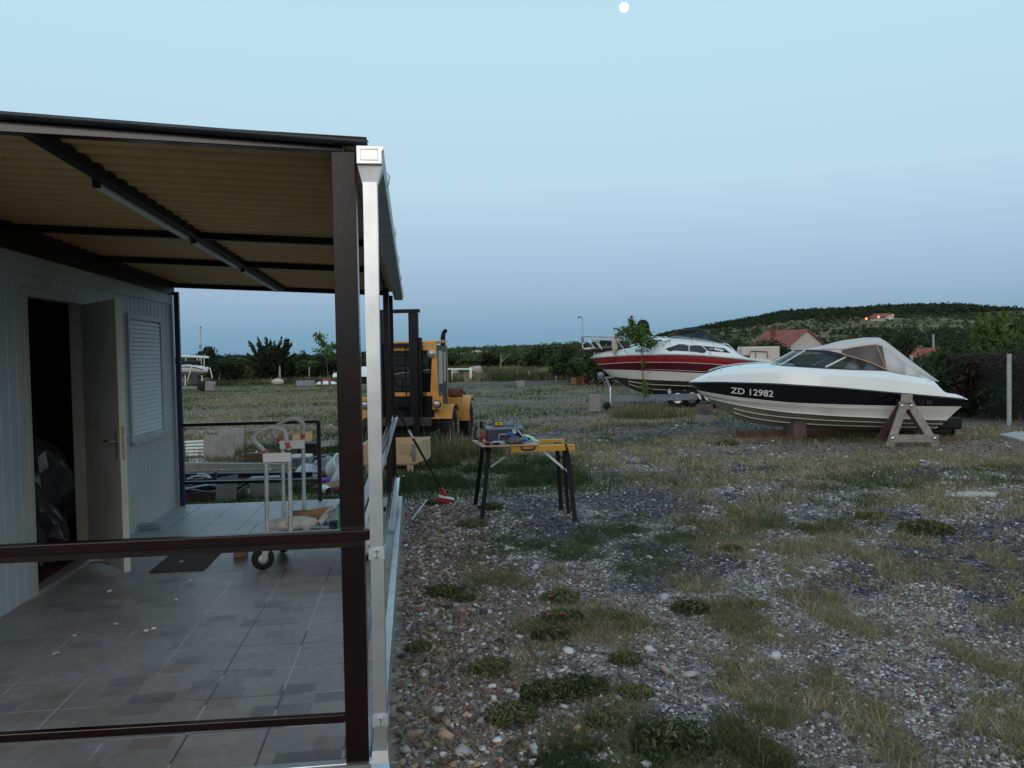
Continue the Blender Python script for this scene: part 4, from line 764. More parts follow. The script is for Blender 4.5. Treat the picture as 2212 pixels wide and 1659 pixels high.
a, b_ = gc(1740, 700, .05), gc(1830, 750, .05); mb = MB(); mb.tube([a, b_], .055, 16, cap=False); mb.tube([a, b_], .048, 16, cap=False); o = mb.build('plastic_pipe', M['white'], None); tag(o, 'short white plastic pipe lying by the violet wrapper', 'pipe')
t = thing('plywood_offcut', 'light brown board offcut on a dark box behind the trolley', 'board', tuple(gc(1450, 360)))
a, b_ = gc(1370, 380), gc(1600, 380); mb = MB(); mb.prism([(a[0], a[1], .30), (b_[0]+.02, b_[1], .36), (b_[0]+.02, b_[1], .52), (a[0], a[1], .45)], (0, .04, 0)); mb.build('board', M['pine'], t)
mb = MB(); mb.bx(a[0]+.06, b_[0]+.06, a[1]+.05, a[1]+.4, 0, .30); mb.build('dark_box', M['black'], t, .01)
for i, (u0, v0, u1, v1, lab) in enumerate(((1560, 420, 2300, 300, 'green painted steel section slanting behind the railing, back one'), (1720, 440, 2400, 350, 'blue grey steel section slanting behind the railing, front one'))):
    a, b_ = gc(u0, v0), gc(u1, v1); mb = MB(); mb.bar((a[0], a[1], .12), (b_[0], b_[1], .12), .12, .015); mb.bar((a[0], a[1]-.05, .07), (b_[0], b_[1]-.05, .07), .012, .12); o = mb.build('steel_section', mat('green_steel', (.06,.10,.10), .5, dirt=.4) if i == 0 else M['trailer'], None); tag(o, lab, 'steel section', 'steel sections behind the railing')
for i in range(5):
    a, b_ = gc(1540, 130+i*16, .12), gc(1990, 100+i*15, .12); mb = MB(); mb.bar(a, b_, .02, .02); o = mb.build('steel_rod', M['galvd'], None); tag(o, 'thin pale steel rod in the bundle lying in the grass behind the railing post', 'rod', 'bundle of thin rods')
# ============================================================ FORKLIFT
def forklift():
    t = thing('forklift', 'old orange forklift with black mast standing in long grass beyond the posts', 'forklift', (0, 0, 0))
    O_, B_ = M['orange'], M['blackp']
    def part(nm, m, f, parent=t, bevel=.006): mb = MB(); f(mb); return mb.build(nm, m, parent, bevel)
    for s in (-1, 1):
        mb = MB(); mb.bx(s*.41, s*.26, -.62, -.50, .22, 2.56) if 0 else mb.bx(min(s*.41, s*.25), max(s*.41, s*.25), -.64, -.60, .22, 2.56); mb.bx(min(s*.41, s*.37), max(s*.41, s*.37), -.60, -.48, .22, 2.56); mb.bx(min(s*.33, s*.25), max(s*.33, s*.25), -.60, -.52, .22, 2.56); mb.build('mast_rail', B_, t, .004)
        mb = MB(); mb.bx(min(s*.47, s*.41), max(s*.47, s*.41), -.58, -.46, .3, 2.10); mb.build('outer_rail', B_, t, .004)
    part('mast_crossbar', B_, lambda m: m.bx(-.52, .45, -.64, -.50, 2.565, 2.63))
    part('mast_crossbar', B_, lambda m: m.bx(-.37, .37, -.56, -.50, 1.93, 2.00))
    part('mast_crossbar', B_, lambda m: m.bx(-.37, .37, -.56, -.50, .80, .95))
    mb = MB(); mb.tube([(-.30, -.60, .5), (-.30, -.60, 2.5)], .035, 10); mb.build('lift_cylinder', M['beige'], t)
    mb = MB(); mb.tube([(.16, -.55, .5), (.16, -.55, 2.0)], .012, 6); mb.build('chain', B_, t)
    part('carriage', mat('carriage_paint', (.03,.024,.024), .5, var=.3), lambda m: m.bx(-.62, .66, -.72, -.65, .46, .62))
    part('carriage', B_, lambda m: m.bx(-.60, .62, -.72, -.65, .24, .32))
    for x in (-.42, .34):
        mb = MB(); mb.bx(x, x+.11, -.77, -.725, .12, .66); mb.bx(x, x+.11, -1.60, -.77, .11, .15); mb.build('fork', B_, t, .004)
    # body and cab
    part('chassis', B_, lambda m: (m.bx(-.60, .60, -.42, 2.2, .30, .74)))
    part('front_panel', B_, lambda m: m.bx(-.60, .66, -.44, -.40, .60, 1.0))
    part('front_band', O_, lambda m: m.bx(-.52, .66, -.46, -.42, 1.0, 1.075))
    part('cab_header', O_, lambda m: m.bx(-.52, .66, -.46, -.40, 1.86, 1.97))
    part('cab_roof', O_, lambda m: m.prism([(-.57, -.48, 1.975), (.72, -.48, 1.975), (.72, .72, 2.02), (-.57, .72, 2.02)], (0, 0, .05)))
    for s in (-.80, 1):
        part('cab_pillar', O_, lambda m: m.prism([(s*.60, -.47, 1.04), (s*.76, -.47, .90), (s*.73, -.47, 1.97), (s*.665, -.47, 1.97)], (0, .08, 0)))
        part('cab_pillar', O_, lambda m: m.bx(min(s*.66, s*.73), max(s*.66, s*.73), .60, .68, .9, 1.97))
        dr = part('cab_door', M['navyp'], lambda m: m.prism([(s*.715, -.36, .72), (s*.715, .57, .72), (s*.715, .57, 1.94), (s*.715, -.36, 1.94), ], (s*.02, 0, 0)))
        part('door_window', M['beige'], lambda m: m.prism([(s*.738, -.30, 1.22), (s*.738, .10, 1.22), (s*.738, .10, 1.85), (s*.738, -.30, 1.85)], (s*.004, 0, 0)), dr, .0)
        part('door_window', M['beige'], lambda m: m.prism([(s*.738, .22, 1.25), (s*.738, .40, 1.25), (s*.738, .40, 1.83), (s*.738, .22, 1.83)], (s*.004, 0, 0)), dr, .0)
        mb = MB(); mb.tube([(s*.74, -.2, 1.05), (s*.77, -.18, 1.0), (s*.77, -.12, .98)], .008, 6); mb.build('handle', M['chrome'], dr)
        # lamps
        for (x, y, z, r_) in ((.65, -.50, 1.80, .078), (.76, -.66, .86, .075)):
            mb = MB(); mb.lathe((s*x, y, z), (0, -1, 0), [(-.09, 0), (-.08, r_*.7), (-.02, r_), (.012, r_), (.014, r_*.86)], 20); hl = mb.build('headlight', M['blackp'] if z < 1 else M['galvd'], t)
            mb = MB(); mb.lathe((s*x, y, z), (0, -1, 0), [(.008, r_*.9), (.022, r_*.6), (.028, 0)], 20); mb.build('lens', M['headl'], hl)
        part('lamp_bracket', O_, lambda m: (m.bx(s*.76-.09, s*.76+.09, -.62, -.50, .755, 1.0)))
        part('front_fender', O_, lambda m: m.grid([[(x, math.sin(a)*-.48, .40+.42*math.cos(a)) for a in np.linspace(-.9, 1.15, 12)] for x in (s*.55, s*1.0)]), t, 0)
        # wheels
        for (y, x, r_, wd) in ((0.0, .86, .385, .25), (1.95, .88, .37, .24)):
            mb = MB(); mb.lathe((s*(x-wd/2), y, r_), (s, 0, 0), [(.02, r_*.55), (.01, r_*.8), (.02, r_*.93), (.05, r_), (wd-.05, r_), (wd-.02, r_*.93), (wd-.01, r_*.8), (wd-.03, r_*.55)], 32)
            for k in range(22):
                a = 2*PI*k/22; mb.box((s*x, y+math.cos(a)*(r_+.004), r_+math.sin(a)*(r_+.004)), (wd*.8, .03, .02), (a-PI/2, 0, 0))
            wh = mb.build('wheel', M['black'], t); mb = MB(); mb.lathe((s*(x+wd/2-.06), y, r_), (s, 0, 0), [(0, r_*.55), (.02, r_*.5), (-.03, r_*.42), (-.02, .09), (.02, .08), (.03, 0)], 24); mb.build('rim', M['rusty'], wh)
        part('rear_fender', O_, lambda m: (m.grid([[(x, 1.95+math.sin(a)*-.50, .39+.50*math.cos(a)) for a in np.linspace(-.75, 1.6, 16)] for x in (s*.62, s*1.02)]), m.grid([[(s*1.02, 1.95+math.sin(a)*-rr, .39+rr*math.cos(a)) for a in np.linspace(-.75, 1.6, 16)] for rr in (.50, .44)])), t, 0)
    part('cab_floor', B_, lambda m: m.bx(-.64, .64, -.38, .66, .745, .80))
    part('windscreen', M['cab'], lambda m: m.bx(-.50, .62, -.445, -.437, 1.08, 1.86), t, 0)
    part('cab_rear', M['beige'], lambda m: (m.bx(-.66, .66, .64, .67, .80, 1.1), m.bx(-.66, .66, .64, .67, 1.86, 1.97), m.bx(-.66, -.55, .64, .67, 1.1, 1.86), m.bx(.55, .66, .64, .67, 1.1, 1.86)))
    part('rear_window', M['cab'], lambda m: m.bx(-.55, .55, .65, .656, 1.1, 1.86), t, 0)
    part('seat', M['black'], lambda m: (m.bx(-.02, .44, .15, .55, .95, 1.07), m.bx(.0, .42, .50, .60, 1.07, 1.42)), t, .03)
    part('side_lining', M['white'], lambda m: (m.bx(-.52, -.05, .56, .63, 1.05, 1.55), m.bx(-.40, .35, .56, .62, 1.58, 1.74)), t, .03)
    mb = MB(); c = Vector((.0, -.10, 1.32)); mb.tube([c+Vector((math.cos(a)*.19, -.08*math.sin(a), math.sin(a)*.17)) for a in np.linspace(0, 2*PI, 25)[:-1]], .013, 8, closed=True); mb.tube([c, (0, -.25, .9)], .02, 8); mb.tube([c-Vector((.18, 0, 0)), c+Vector((.18, 0, 0))], .01, 6); mb.build('steering_wheel', M['black'], t)
    mb = MB(); mb.tube([(-.5, -.47, 1.80), (-.2, -.49, 1.4), (.1, -.485, 1.45), (.6, -.48, 1.5)], .006, 6); mb.build('loose_cable', M['galvd'], t)
    part('hood', O_, lambda m: m.prism([(-.55, .70, .74), (-.55, .70, 1.12), (-.55, 2.1, 1.02), (-.55, 2.35, .8), (-.55, 2.35, .5), (-.55, .70, .5)], (1.10, 0, 0)), t, .03)
    part('counterweight', O_, lambda m: m.prism([(-.62, 2.352, .35), (-.62, 2.352, .95), (-.62, 2.6, .85), (-.62, 2.65, .35)], (1.24, 0, 0)), t, .03)
    mb = MB(); mb.lathe((.78, .95, 1.0), (1, .1, 0), [(-.12, 0), (-.12, .09), (.10, .10), (.10, .07), (.13, .06), (.13, 0)], 16); mb.lathe((.80, 1.3, .97), (1, .2, 0), [(-.12, 0), (-.12, .10), (.12, .11), (.12, 0)], 16); mb.tube([(.7, 1.15, 1.0), (.9, 1.2, 1.05), (.98, 1.3, .95)], .03, 8); mb.build('winch_drum', M['rusty'], t)
    part('rear_step', O_, lambda m: m.bx(.66, .95, .75, 1.05, .75, .90))
    mb = MB(); mb.tube([(.62, .80, 1.9), (.62, .80, 2.12), (.63, .84, 2.22), (.66, .92, 2.27)], [.05, .05, .045, .04], 12); mb.build('exhaust', B_, t)
    mb = MB(); mb.tube([(.30, -.30, 2.02), (.31, -.30, 2.12), (.32, -.30, 2.2)], [.07, .055, .02], 12); mb.build('beacon', B_, t)
    for k in (0, 1): mb = MB(); mb.tube([(.38+.1*k, -.45, 1.55), (.46+.06*k, -.5, .95), (.40+.08*k, -.44, .80)], .012, 6); mb.build('hydraulic_hose', B_, t)
    t.location = (-.17, 15.75, 0); t.rotation_euler = (0, 0, R(-13)); return t
forklift()
# ============================================================ BOATS
class Frame:
    """a boat's own frame: s metres aft of the bow tip, o metres to port of the centreline, z up"""
    def __init__(f, B, E): f.B = np.array(B, float); e = np.array(E, float)-f.B; e[2] = 0; f.e = e/np.linalg.norm(e); f.n = np.array([f.e[1], -f.e[0], 0.]); f.n = f.n if f.n @ (CAM-f.B) > 0 else -f.n; f.zb = f.B[2]
    def p(f, s, o, z): q = f.B+f.e*s+f.n*o; return (q[0], q[1], z)
    def hit(f, xy, o):
        d = ray(*xy); t = ((f.B+f.n*o-CAM) @ f.n)/(d @ f.n); q = CAM+d*t; return float((q-f.B) @ f.e), float(q[2])
def curve(f, zz, pts, Bm, Lf=2.4, pw=.62, s0=None, taper=.06, n=44, L=None, smo=3):
    """picture points of one hull line -> (s, half breadth, z) samples"""
    s0 = f.hit(zz(*pts[0]), 0)[0] if s0 is None else s0; end = L
    hb = lambda s: Bm*(1-(1-min(max((s-s0)/Lf, 0), 1))**2)**pw*(1-taper*max(0, (s-s0-Lf))/3)
    out = []
    for q in pts:
        o = 0
        for _ in range(8): s, z = f.hit(zz(*q), o); o = hb(s)
        out.append((s, z))
    out.sort(); ss = np.array([a[0] for a in out]); zs_ = np.array([a[1] for a in out]); S_ = ss[0]+(ss[-1]-ss[0])*np.linspace(0, 1, n)**1.35
    # gentle smoothing of the line
    zz_ = np.interp(S_, ss, zs_)
    for _ in range(smo): zz_[1:-1] = (zz_[:-2]+2*zz_[1:-1]+zz_[2:])/4
    return [(s, hb(s), z) for s, z in zip(S_, zz_)]
def resamp(c, n=44):
    a = np.array(c); t = np.linspace(0, len(a)-1, n); return [tuple(np.interp(t, range(len(a)), a[:, k]) for k in range(3)) for t in t]
def skin(f, ca, cb, name, m, parent, steps=2, bulge=0, label=None, both=True):
    mb = MB()
    for sg in ((1, -1) if both else (1,)):
        rows = []
        for i in range(steps+1):
            t = i/steps; rows.append([f.p(a[0]*(1-t)+b[0]*t, sg*(a[1]*(1-t)+b[1]*t+bulge*math.sin(PI*t)*min(1, a[1]*2)), a[2]*(1-t)+b[2]*t) for a, b in zip(ca, cb)])
        mb.grid(rows if sg == 1 else rows[::-1])
    return mb.build(name, m, parent, label=label)
def line(f, c, r_, name, m, parent, do=0, dz=0, both=True, i0=0, i1=None):
    for sg in ((1, -1) if both else (1,)): mb = MB(); mb.tube([f.p(s, sg*(o+do), z+dz) for s, o, z in c[i0:i1]], r_, 8); mb.build(name, m, parent)
def at_s(c, s): a = np.array(c); return np.interp(s, a[:, 0], a[:, 1]), np.interp(s, a[:, 0], a[:, 2])
def transom(f, curves, name, m, parent):
    pts = [f.p(c[-1][0], c[-1][1], c[-1][2]) for c in curves]; ptm = [f.p(c[-1][0], -c[-1][1], c[-1][2]) for c in curves]
    mb = MB(); mb.grid([pts, ptm], False); return mb.build(name, m, parent)
def surf_text(f, body, size, s_start, lo, hi, v0, m, name, parent, off=.022):
    vs, fs = text_verts(body, size); mb = MB(); out = []
    for (u, v, _) in vs:
        s = s_start+u; ol, zl_ = at_s(lo, s); oh, zh = at_s(hi, s); t = v0+v/max(.01, math.hypot(zh-zl_, oh-ol)); out.append(f.p(s, ol*(1-t)+oh*t+off, zl_*(1-t)+zh*t))
    mb.add(out, fs); return mb.build(name, m, parent)

# ---- white and navy boat on the right
Bt = DP(*z8(60, 558), 16.6); St = DP(*z8(1830, 664), 15.5)
f1 = Frame(Bt, (St[0], St[1], 0)); b1 = thing('motorboat', 'white motorboat with navy band and cream canvas top on blocks and trestle, nearest at right', 'boat', tuple(Bt))
c_sh = curve(f1, z8, [(60, 558), (240, 556), (600, 566), (1000, 591), (1400, 627), (1680, 651), (1830, 666)], 1.08)
c_bd = curve(f1, z8, [(112, 608), (230, 630), (350, 650), (700, 688), (1100, 703), (1500, 711), (1808, 713)], 1.0)
c_kn = curve(f1, z8, [(125, 625), (350, 668), (700, 702), (1100, 722), (1500, 727), (1790, 727)], .985)
c_ch = curve(f1, z8, [(165, 650), (330, 692), (500, 722), (700, 748), (1000, 770), (1200, 779), (1500, 792), (1715, 797)], .90)
c_k = curve(f1, z8, [(178, 660), (230, 700), (330, 770), (450, 815), (600, 838), (900, 856), (1260, 864), (1620, 866)], 0.0)
skin(f1, c_bd, c_sh, 'navy_band', M['navy'], b1, 3, .01); skin(f1, c_kn, c_bd, 'hull_side', M['gelo'], b1, 1); skin(f1, c_ch, c_kn, 'hull_side', M['gelo'], b1, 2, -.02)
bt_ = skin(f1, c_k, c_ch, 'hull_bottom', M['gelb'], b1, 4, .04)
for tt in (.35, .68):
    cs = [(a[0]*(1-tt)+b[0]*tt, a[1]*(1-tt)+b[1]*tt+.04*math.sin(PI*tt), a[2]*(1-tt)+b[2]*tt) for a, b in zip(c_k, c_ch)]; line(f1, cs, .012, 'strake', M['strk'], bt_, .01, -.004, i0=9)
line(f1, c_ch, .010, 'chine_rail', M['strk'], bt_, .006)
line(f1, c_bd, .008, 'moulding', M['strk'], b1, .004)
line(f1, c_sh, .020, 'rub_rail', M['frame'], b1, .008, .0)
# deck moulding
D_side = curve(f1, z8, [(60, 552), (110, 532), (160, 515), (220, 497), (300, 480), (450, 462), (640, 450), (900, 467), (1100, 476), (1330, 483), (1400, 500), (1600, 535), (1650, 552), (1672, 590), (1692, 622), (1745, 628), (1808, 636), (1830, 658)], .90, s0=f1.hit(z8(60, 558), 0)[0]+.06, n=90, smo=1)
D_side[0] = (D_side[0][0], .0, D_side[0][2])
sh2 = [(s, *at_s(c_sh, s)) for s, _, _ in D_side]; sh2[0] = c_sh[0]
mid = [(a[0], max(a[1], b[1])-.02*(a[1] > .3), a[2]*.35+b[2]*.65) for a, b in zip(sh2, D_side)]
skin(f1, sh2, mid, 'deck', M['gel'], b1, 2, .0); skin(f1, mid, D_side, 'deck', M['gel'], b1, 2, .03)
s_ws = f1.hit(z8(560, 440), .0)[0]
ctr = [(s, 0.0, z+.06*min(1, max(0, o-.05)/.6)*(1 if s < s_ws+.5 else 0)) for s, o, z in D_side]; skin(f1, D_side, ctr, 'foredeck', M['gel'], b1, 4, .0)
sw_ = [c for c in (c_k, c_ch, c_kn, c_bd, c_sh)]; transom(f1, sw_, 'transom', M['gel'], b1)
surf_text(f1, 'ZD 12982', .185, f1.hit(z8(330, 600), .85)[0], c_bd, c_sh, .26, M['letw'], 'registration', b1)
surf_text(f1, 'M A X U M', .13, f1.hit(z8(1385, 690), 1.0)[0], c_bd, c_sh, .22, M['letd'], 'lettering', b1)
for (u, v) in ((215, 520), (875, 491), (1585, 550)):
    s, z = f1.hit(z8(u, v), .92); oo = at_s(D_side, s)[0]+.03; s, z = f1.hit(z8(u, v), oo); mb = MB(); mb.tube([f1.p(s-.09, oo+.01, z), f1.p(s, oo+.03, z), f1.p(s+.09, oo+.01, z)], [.018, .024, .018], 8); mb.build('vent', M['stain'], b1)
# bow rail
def img(f, zz, u, v, o): s, z = f.hit(zz(u, v), o); return f.p(s, o, z)
for sg in (1, -1):
    rp = [(185, 490, .12), (260, 465, .35), (380, 448, .62), (520, 440, .74), (585, 437, .78), (612, 448, .80)] if sg > 0 else [(185, 490, -.12), (240, 472, -.3), (330, 455, -.5), (420, 445, -.62), (520, 440, -.66), (560, 447, -.68)]
    mb = MB(); mb.tube([Vector(img(f1, z8, *q))+Vector((0, 0, .035)) for q in rp], .015, 8); r0 = mb.build('bow_rail', M['stain'], b1)
    for q, g_ in ((rp[1], 500), (rp[2], 468)): mb = MB(); mb.tube([img(f1, z8, q[0], q[1], q[2]), img(f1, z8, q[0]+8, g_-8, q[2]+.02*sg)], .010, 6); mb.build('stanchion', M['stain'], r0)
mb = MB(); mb.lathe(img(f1, z8, 232, 497, .15), (0, 0, 1), [(-.02, .0), (-.02, .04), (.02, .045), (.04, .0)], 10); mb.build('nav_light', M['black'], b1)
# windscreen: panes carried on a black and white frame
def Q(u, v, o): return Vector(img(f1, z8, u, v, o))
base_a = Q(1330, 482, .86); base_m = Q(935, 458, .86); base_c = Q(640, 447, .74); base_f = Q(575, 436, .0); 
top_m = Q(1068, 392, .74); top_c = Q(805, 350, .60); top_t = Q(900, 352, .66); top_f = Q(735, 350, .0)
def mir(v): q = np.array(v)-f1.B; o = float(q @ f1.n); r_ = np.array(v)-2*o*f1.n; return Vector(r_)
def arc(u0, v0, u1, v1, o0, o1, n=8, sag=0): return [Q(u0+(u1-u0)*i/n, v0+(v1-v0)*i/n+sag*math.sin(PI*i/n), o0+(o1-o0)*i/n) for i in range(n+1)]
topside = [Q(u, v, o) for u, v, o in ((805, 350, .60), (880, 350, .65), (960, 356, .70), (1040, 375, .74), (1068, 386, .75), (1150, 408, .79), (1240, 440, .83), (1330, 479, .86))]
basesd = [base_c, Q(720, 451, .80), Q(820, 456, .84), Q(935, 461, .86), Q(1000, 466, .86), Q(1100, 472, .86), Q(1200, 477, .86), base_a+Vector((0, 0, -.006))]
for sg in (1, -1):
    T = topside if sg > 0 else [mir(v) for v in topside]; Bs = basesd if sg > 0 else [mir(v) for v in basesd]
    mb = MB(); mb.grid([Bs, T]); mb.build('side_pane', M['clear'], b1)
    mb = MB(); mb.tube(T, .014, 8); mb.build('pane_frame', M['piping'] if 0 else M['frame'], b1)
    mb = MB(); mb.tube(Bs, .012, 8); mb.build('pane_frame', M['frame'], b1)
    a, b_ = (base_m, top_m) if sg > 0 else (mir(base_m), mir(top_m)); mb = MB(); mb.tube([a, b_], .018, 8); mb.build('pane_bar', M['white'], b1)
    a, b_ = (base_c, top_c) if sg > 0 else (mir(base_c), mir(top_c)); mb = MB(); mb.tube([a, b_], .018, 8); mb.build('pane_bar', M['stain'], b1)
fb = [mir(base_c), (mir(base_c)+base_f)/2+Vector(-f1.e*.10), base_f, (base_c+base_f)/2+Vector(-f1.e*.10), base_c]; ftp = [mir(top_c), (mir(top_c)+top_f)/2+Vector(-f1.e*.06), top_f, (top_c+top_f)/2+Vector(-f1.e*.06), top_c]
mb = MB(); mb.grid([fb, ftp]); mb.build('front_pane', M['clear'], b1); mb = MB(); mb.tube(ftp, .014, 8); mb.build('pane_frame', M['frame'], b1); mb = MB(); mb.tube([base_f, top_f], .010, 8); mb.build('pane_bar', M['stain'], b1)
for dx in (0, .35): mb = MB(); mb.grid(crumple(tuple((mir(base_m)*.25+base_m*.75)+Vector(f1.e*(.55+dx))+Vector((0, 0, -.08))), (.13, .16, .18), 5, 10, .1)); mb.build('seat', M['gel'], b1)
# canvas: lofted sections from the windscreen top back to the stern
def cs_(s, zt_, os_, zs_, ol, zl_): return [f1.p(s, o, z) for o, z in ((ol, zl_), (os_, zs_), (os_*.86, zs_+(zt_-zs_)*.62), (os_*.5, zs_+(zt_-zs_)*.93), (0, zt_), (-os_*.5, zs_+(zt_-zs_)*.93), (-os_*.86, zs_+(zt_-zs_)*.62), (-os_, zs_), (-ol, zl_))]
secs = []
for (ut, vt, us, vs_, ul, vl) in ((760, 347, 805, 352, 805, 353), (900, 328, 905, 343, 905, 355), (1050, 286, 1040, 345, 1040, 377), (1180, 268, 1170, 322, 1150, 410), (1270, 268, 1262, 312, 1240, 442), (1312, 292, 1300, 322, 1332, 482), (1470, 410, 1440, 432, 1450, 508), (1560, 480, 1545, 490, 1540, 528), (1648, 545, 1640, 546, 1640, 552)):
    sT, zT = f1.hit(z8(ut, vt), 0); osd = .62+.16*min(1, max(0, (ul-805)/400)); sS, zS = f1.hit(z8(us, vs_), osd*.96); oL = .60+.26*min(1, (ul-805)/500); sL, zL = f1.hit(z8(ul, vl), oL); secs.append(((sT, zT), (sS, osd*.96, zS), (sL, oL, zL)))
rows = []
for (sT, zT), (sS, oS, zS), (sL, oL, zL) in secs:
    h = [f1.p(sL, oL+.004, zL), f1.p(sS, oS, zS), f1.p(sS*.6+sT*.4, oS*.86, zS+(zT-zS)*.62), f1.p(sS*.25+sT*.75, oS*.5, zS+(zT-zS)*.93)]
    h2 = [f1.p(sL, -oL-.004, zL), f1.p(sS, -oS, zS), f1.p(sS*.6+sT*.4, -oS*.86, zS+(zT-zS)*.62), f1.p(sS*.25+sT*.75, -oS*.5, zS+(zT-zS)*.93)]
    rows.append(h+[f1.p(sT, 0, zT)]+h2[::-1])
mb = MB(); top_rows = [r_[1:-1] for r_ in rows]; mb.grid(top_rows)
for a in range(len(rows)-1):
    if a in (2, 3, 4): continue                       # sides there are clear window panels
    for side in ((0, 1), (-2, -1)): mb.grid([[rows[a][side[0]], rows[a][side[1]]], [rows[a+1][side[0]], rows[a+1][side[1]]]])
cv = mb.build('canvas_top', M['canvas'], b1, solid=.006)
for side in ((0, 1), (-2, -1)): mb = MB(); mb.grid([[rows[a][side[0]], rows[a][side[1]]] for a in (2, 3, 4, 5)]); mb.build('canvas_window', M['tintg'], cv)
mb = MB(); mb.tube([rows[i][1] for i in (1, 2, 3, 4)], .010, 6); mb.tube([rows[4][1], (Vector(rows[4][1])+Vector(rows[5][0]))/2, rows[5][0]], .012, 6); mb.tube([Vector(topside[i])+Vector((0, 0, .015)) for i in (3, 4, 5, 6, 7)]+[rows[5][0]], .014, 6); mb.build('canvas_edging', M['piping'], cv)
mb = MB(); mb.tube([Q(1210, 412, .72), Q(1280, 325, .70)], .012, 8); mb.tube([Q(1246, 368, .715), Q(1272, 430, .72)], .012, 8); mb.build('canvas_hoop', M['white'], cv)
# outdrive below the transom
dO = Q(1640, 812, .0); mb = MB(); mb.bar(dO+Vector((0, 0, .0)), dO+Vector(f1.e*.45)+Vector((0, 0, -.02)), .22, .22); dv = mb.build('outdrive', M['black'], b1, .03)
mb = MB(); c = Q(1690, 872, 0); mb.bar(dO+Vector(f1.e*.25), c, .12, .2); mb.lathe(c, Vector(f1.e), [(-.2, .02), (-.1, .07), (.1, .07), (.2, .05), (.22, 0)], 12); mb.build('lower_unit', M['black'], dv)
mb = MB()
for k in range(4):
    a = k*PI/2; nn_ = Vector(f1.n)*math.cos(a)+Vector((0, 0, 1))*math.sin(a); tt = Vector(f1.n)*-math.sin(a)+Vector((0, 0, 1))*math.cos(a); q = c+Vector(f1.e*.15); mb.prism([q+nn_*.04-tt*.02, q+nn_*.04+tt*.02, q+nn_*.17+tt*.05, q+nn_*.17-tt*.05], Vector(f1.e*.02)+tt*.02)
mb.build('propeller', M['black'], dv)
# trestle
tre = thing('trestle', 'grey wooden A frame trestle bolted together beside the hull of the navy boat', 'trestle', tuple(G(*z8(1500, 960))))
nd = Vector((-f1.n[0], -f1.n[1], 0)); wv = Vector((-nd.y, nd.x, 0)) 
def K(u, v, dep): return Vector(DP(*zs(u, v), dep))
dF, dB = 14.25, 14.9
for (u0, v0, u1, v1, d0, d1, mm) in ((395, 1470, 790, 300, 14.15, 14.45, 'wood'), (1490, 1450, 860, 430, 14.1, 14.42, 'wood')):
    mb = MB(); mb.bar(K(u0, v0, d0), K(u1, v1, d1), .155, .06, tuple(nd)) if 0 else mb.bar(K(u0, v0, d0), K(u1, v1, d1), .13, .055, tuple(nd)); mb.build('leg', M[mm], tre, .004)
for (u0, v0, u1, v1) in ((300, 820, 800, 290), (1440, 1440, 800, 520)):
    b0 = K(u0, v0, 14.75); 
    if v0 > 1000: b0 = K(u0-20, v0-20, 14.55); 
    mb = MB(); mb.bar(b0 if v0 > 1000 else K(130, 1330, 15.0), K(u1, v1, 14.55), .12, .05, tuple(nd)); mb.build('leg', M['woodb'], tre, .004)
mb = MB(); mb.bar(K(620, 500, 14.36), K(960, 500, 14.36), .035, .135, (0, 0, 1)); hb_ = mb.build('top_plate', M['wood'], tre, .003)
mb = MB(); mb.bar(K(410, 1255, 14.1), K(1530, 1255, 14.1), .035, .135, (0, 0, 1)); lp = mb.build('cross_board', M['wood'], tre, .003)
for (u, v, dd_) in ((695, 500, 14.335), (910, 500, 14.335), (475, 1250, 14.075), (1450, 1250, 14.075)):
    mb = MB(); mb.lathe(K(u, v, dd_), -nd, [(-.01, .0), (-.01, .026), (.006, .026), (.012, .012), (.012, 0)], 10); mb.build('bolt', M['chrome'], tre)
mb = MB(); mb.bar(K(800, 340, 14.3), K(800, 340, 15.0), .19, .16); mb.build('ridge_beam', M['wood'], tre, .02)
# blocks under the boat
def blk(u, v, zz, sz, m, lab, rz=0, z=0, nm='concrete_block', grp='blocks under the navy boat', dy=0):
    p = G(*zz(u, v)); mb = MB(); mb.box((p[0], p[1]+dy+sz[1]/2, z+sz[2]/2), sz, (0, 0, rz)); o = mb.build(nm, M[m], None, .008); return tag(o, lab, 'block', grp)
blk(172, 822, z8, (.36, .3, .22), 'conc', 'grey block at the bottom of the stack under the bow of the navy boat')
o = blk(172, 822, z8, (.30, .3, .24), 'concr', 'reddish block in the stack under the bow, above the grey one', .1, .225)
mb = MB(); p = G(*z8(172, 822)); mb.bar((p[0]-.1, p[1]+.1, .50), (p[0]+.75, p[1]+.5, .50), .14, .07); o = mb.build('timber_bearer', M['woodb'], None); tag(o, 'dark red timber lying on the block stack under the bow', 'timber')
blk(790, 925, z8, (.26, .35, .38), 'concr', 'reddish block standing under the middle of the navy boat keel, nearer the camera', .0, 0, dy=.1)
p = G(*z8(1080, 900)); mb = MB(); mb.bar((p[0]-2.2, p[1]+.3, .07), (p[0]+1.3, p[1]-.1, .07), .2, .14); o = mb.build('keel_timber', M['woodb'], None); tag(o, 'long dark timber on the ground under the navy boat keel', 'timber')
for i, (u, v, sc2, lab) in enumerate(((920, 880, .16, 'dark brown block between the keel and the timber near midships'), (1290, 885, .2, 'dark brown block between keel and timber near the trestle'))):
    p = G(*z8(u, v+25)); mb = MB(); mb.box((p[0], p[1]+1.2, .1), (.4, .3, .19)); o = mb.build('wood_block', M['woodb'], None, .01); tag(o, lab, 'block', 'wooden blocks under the keel')

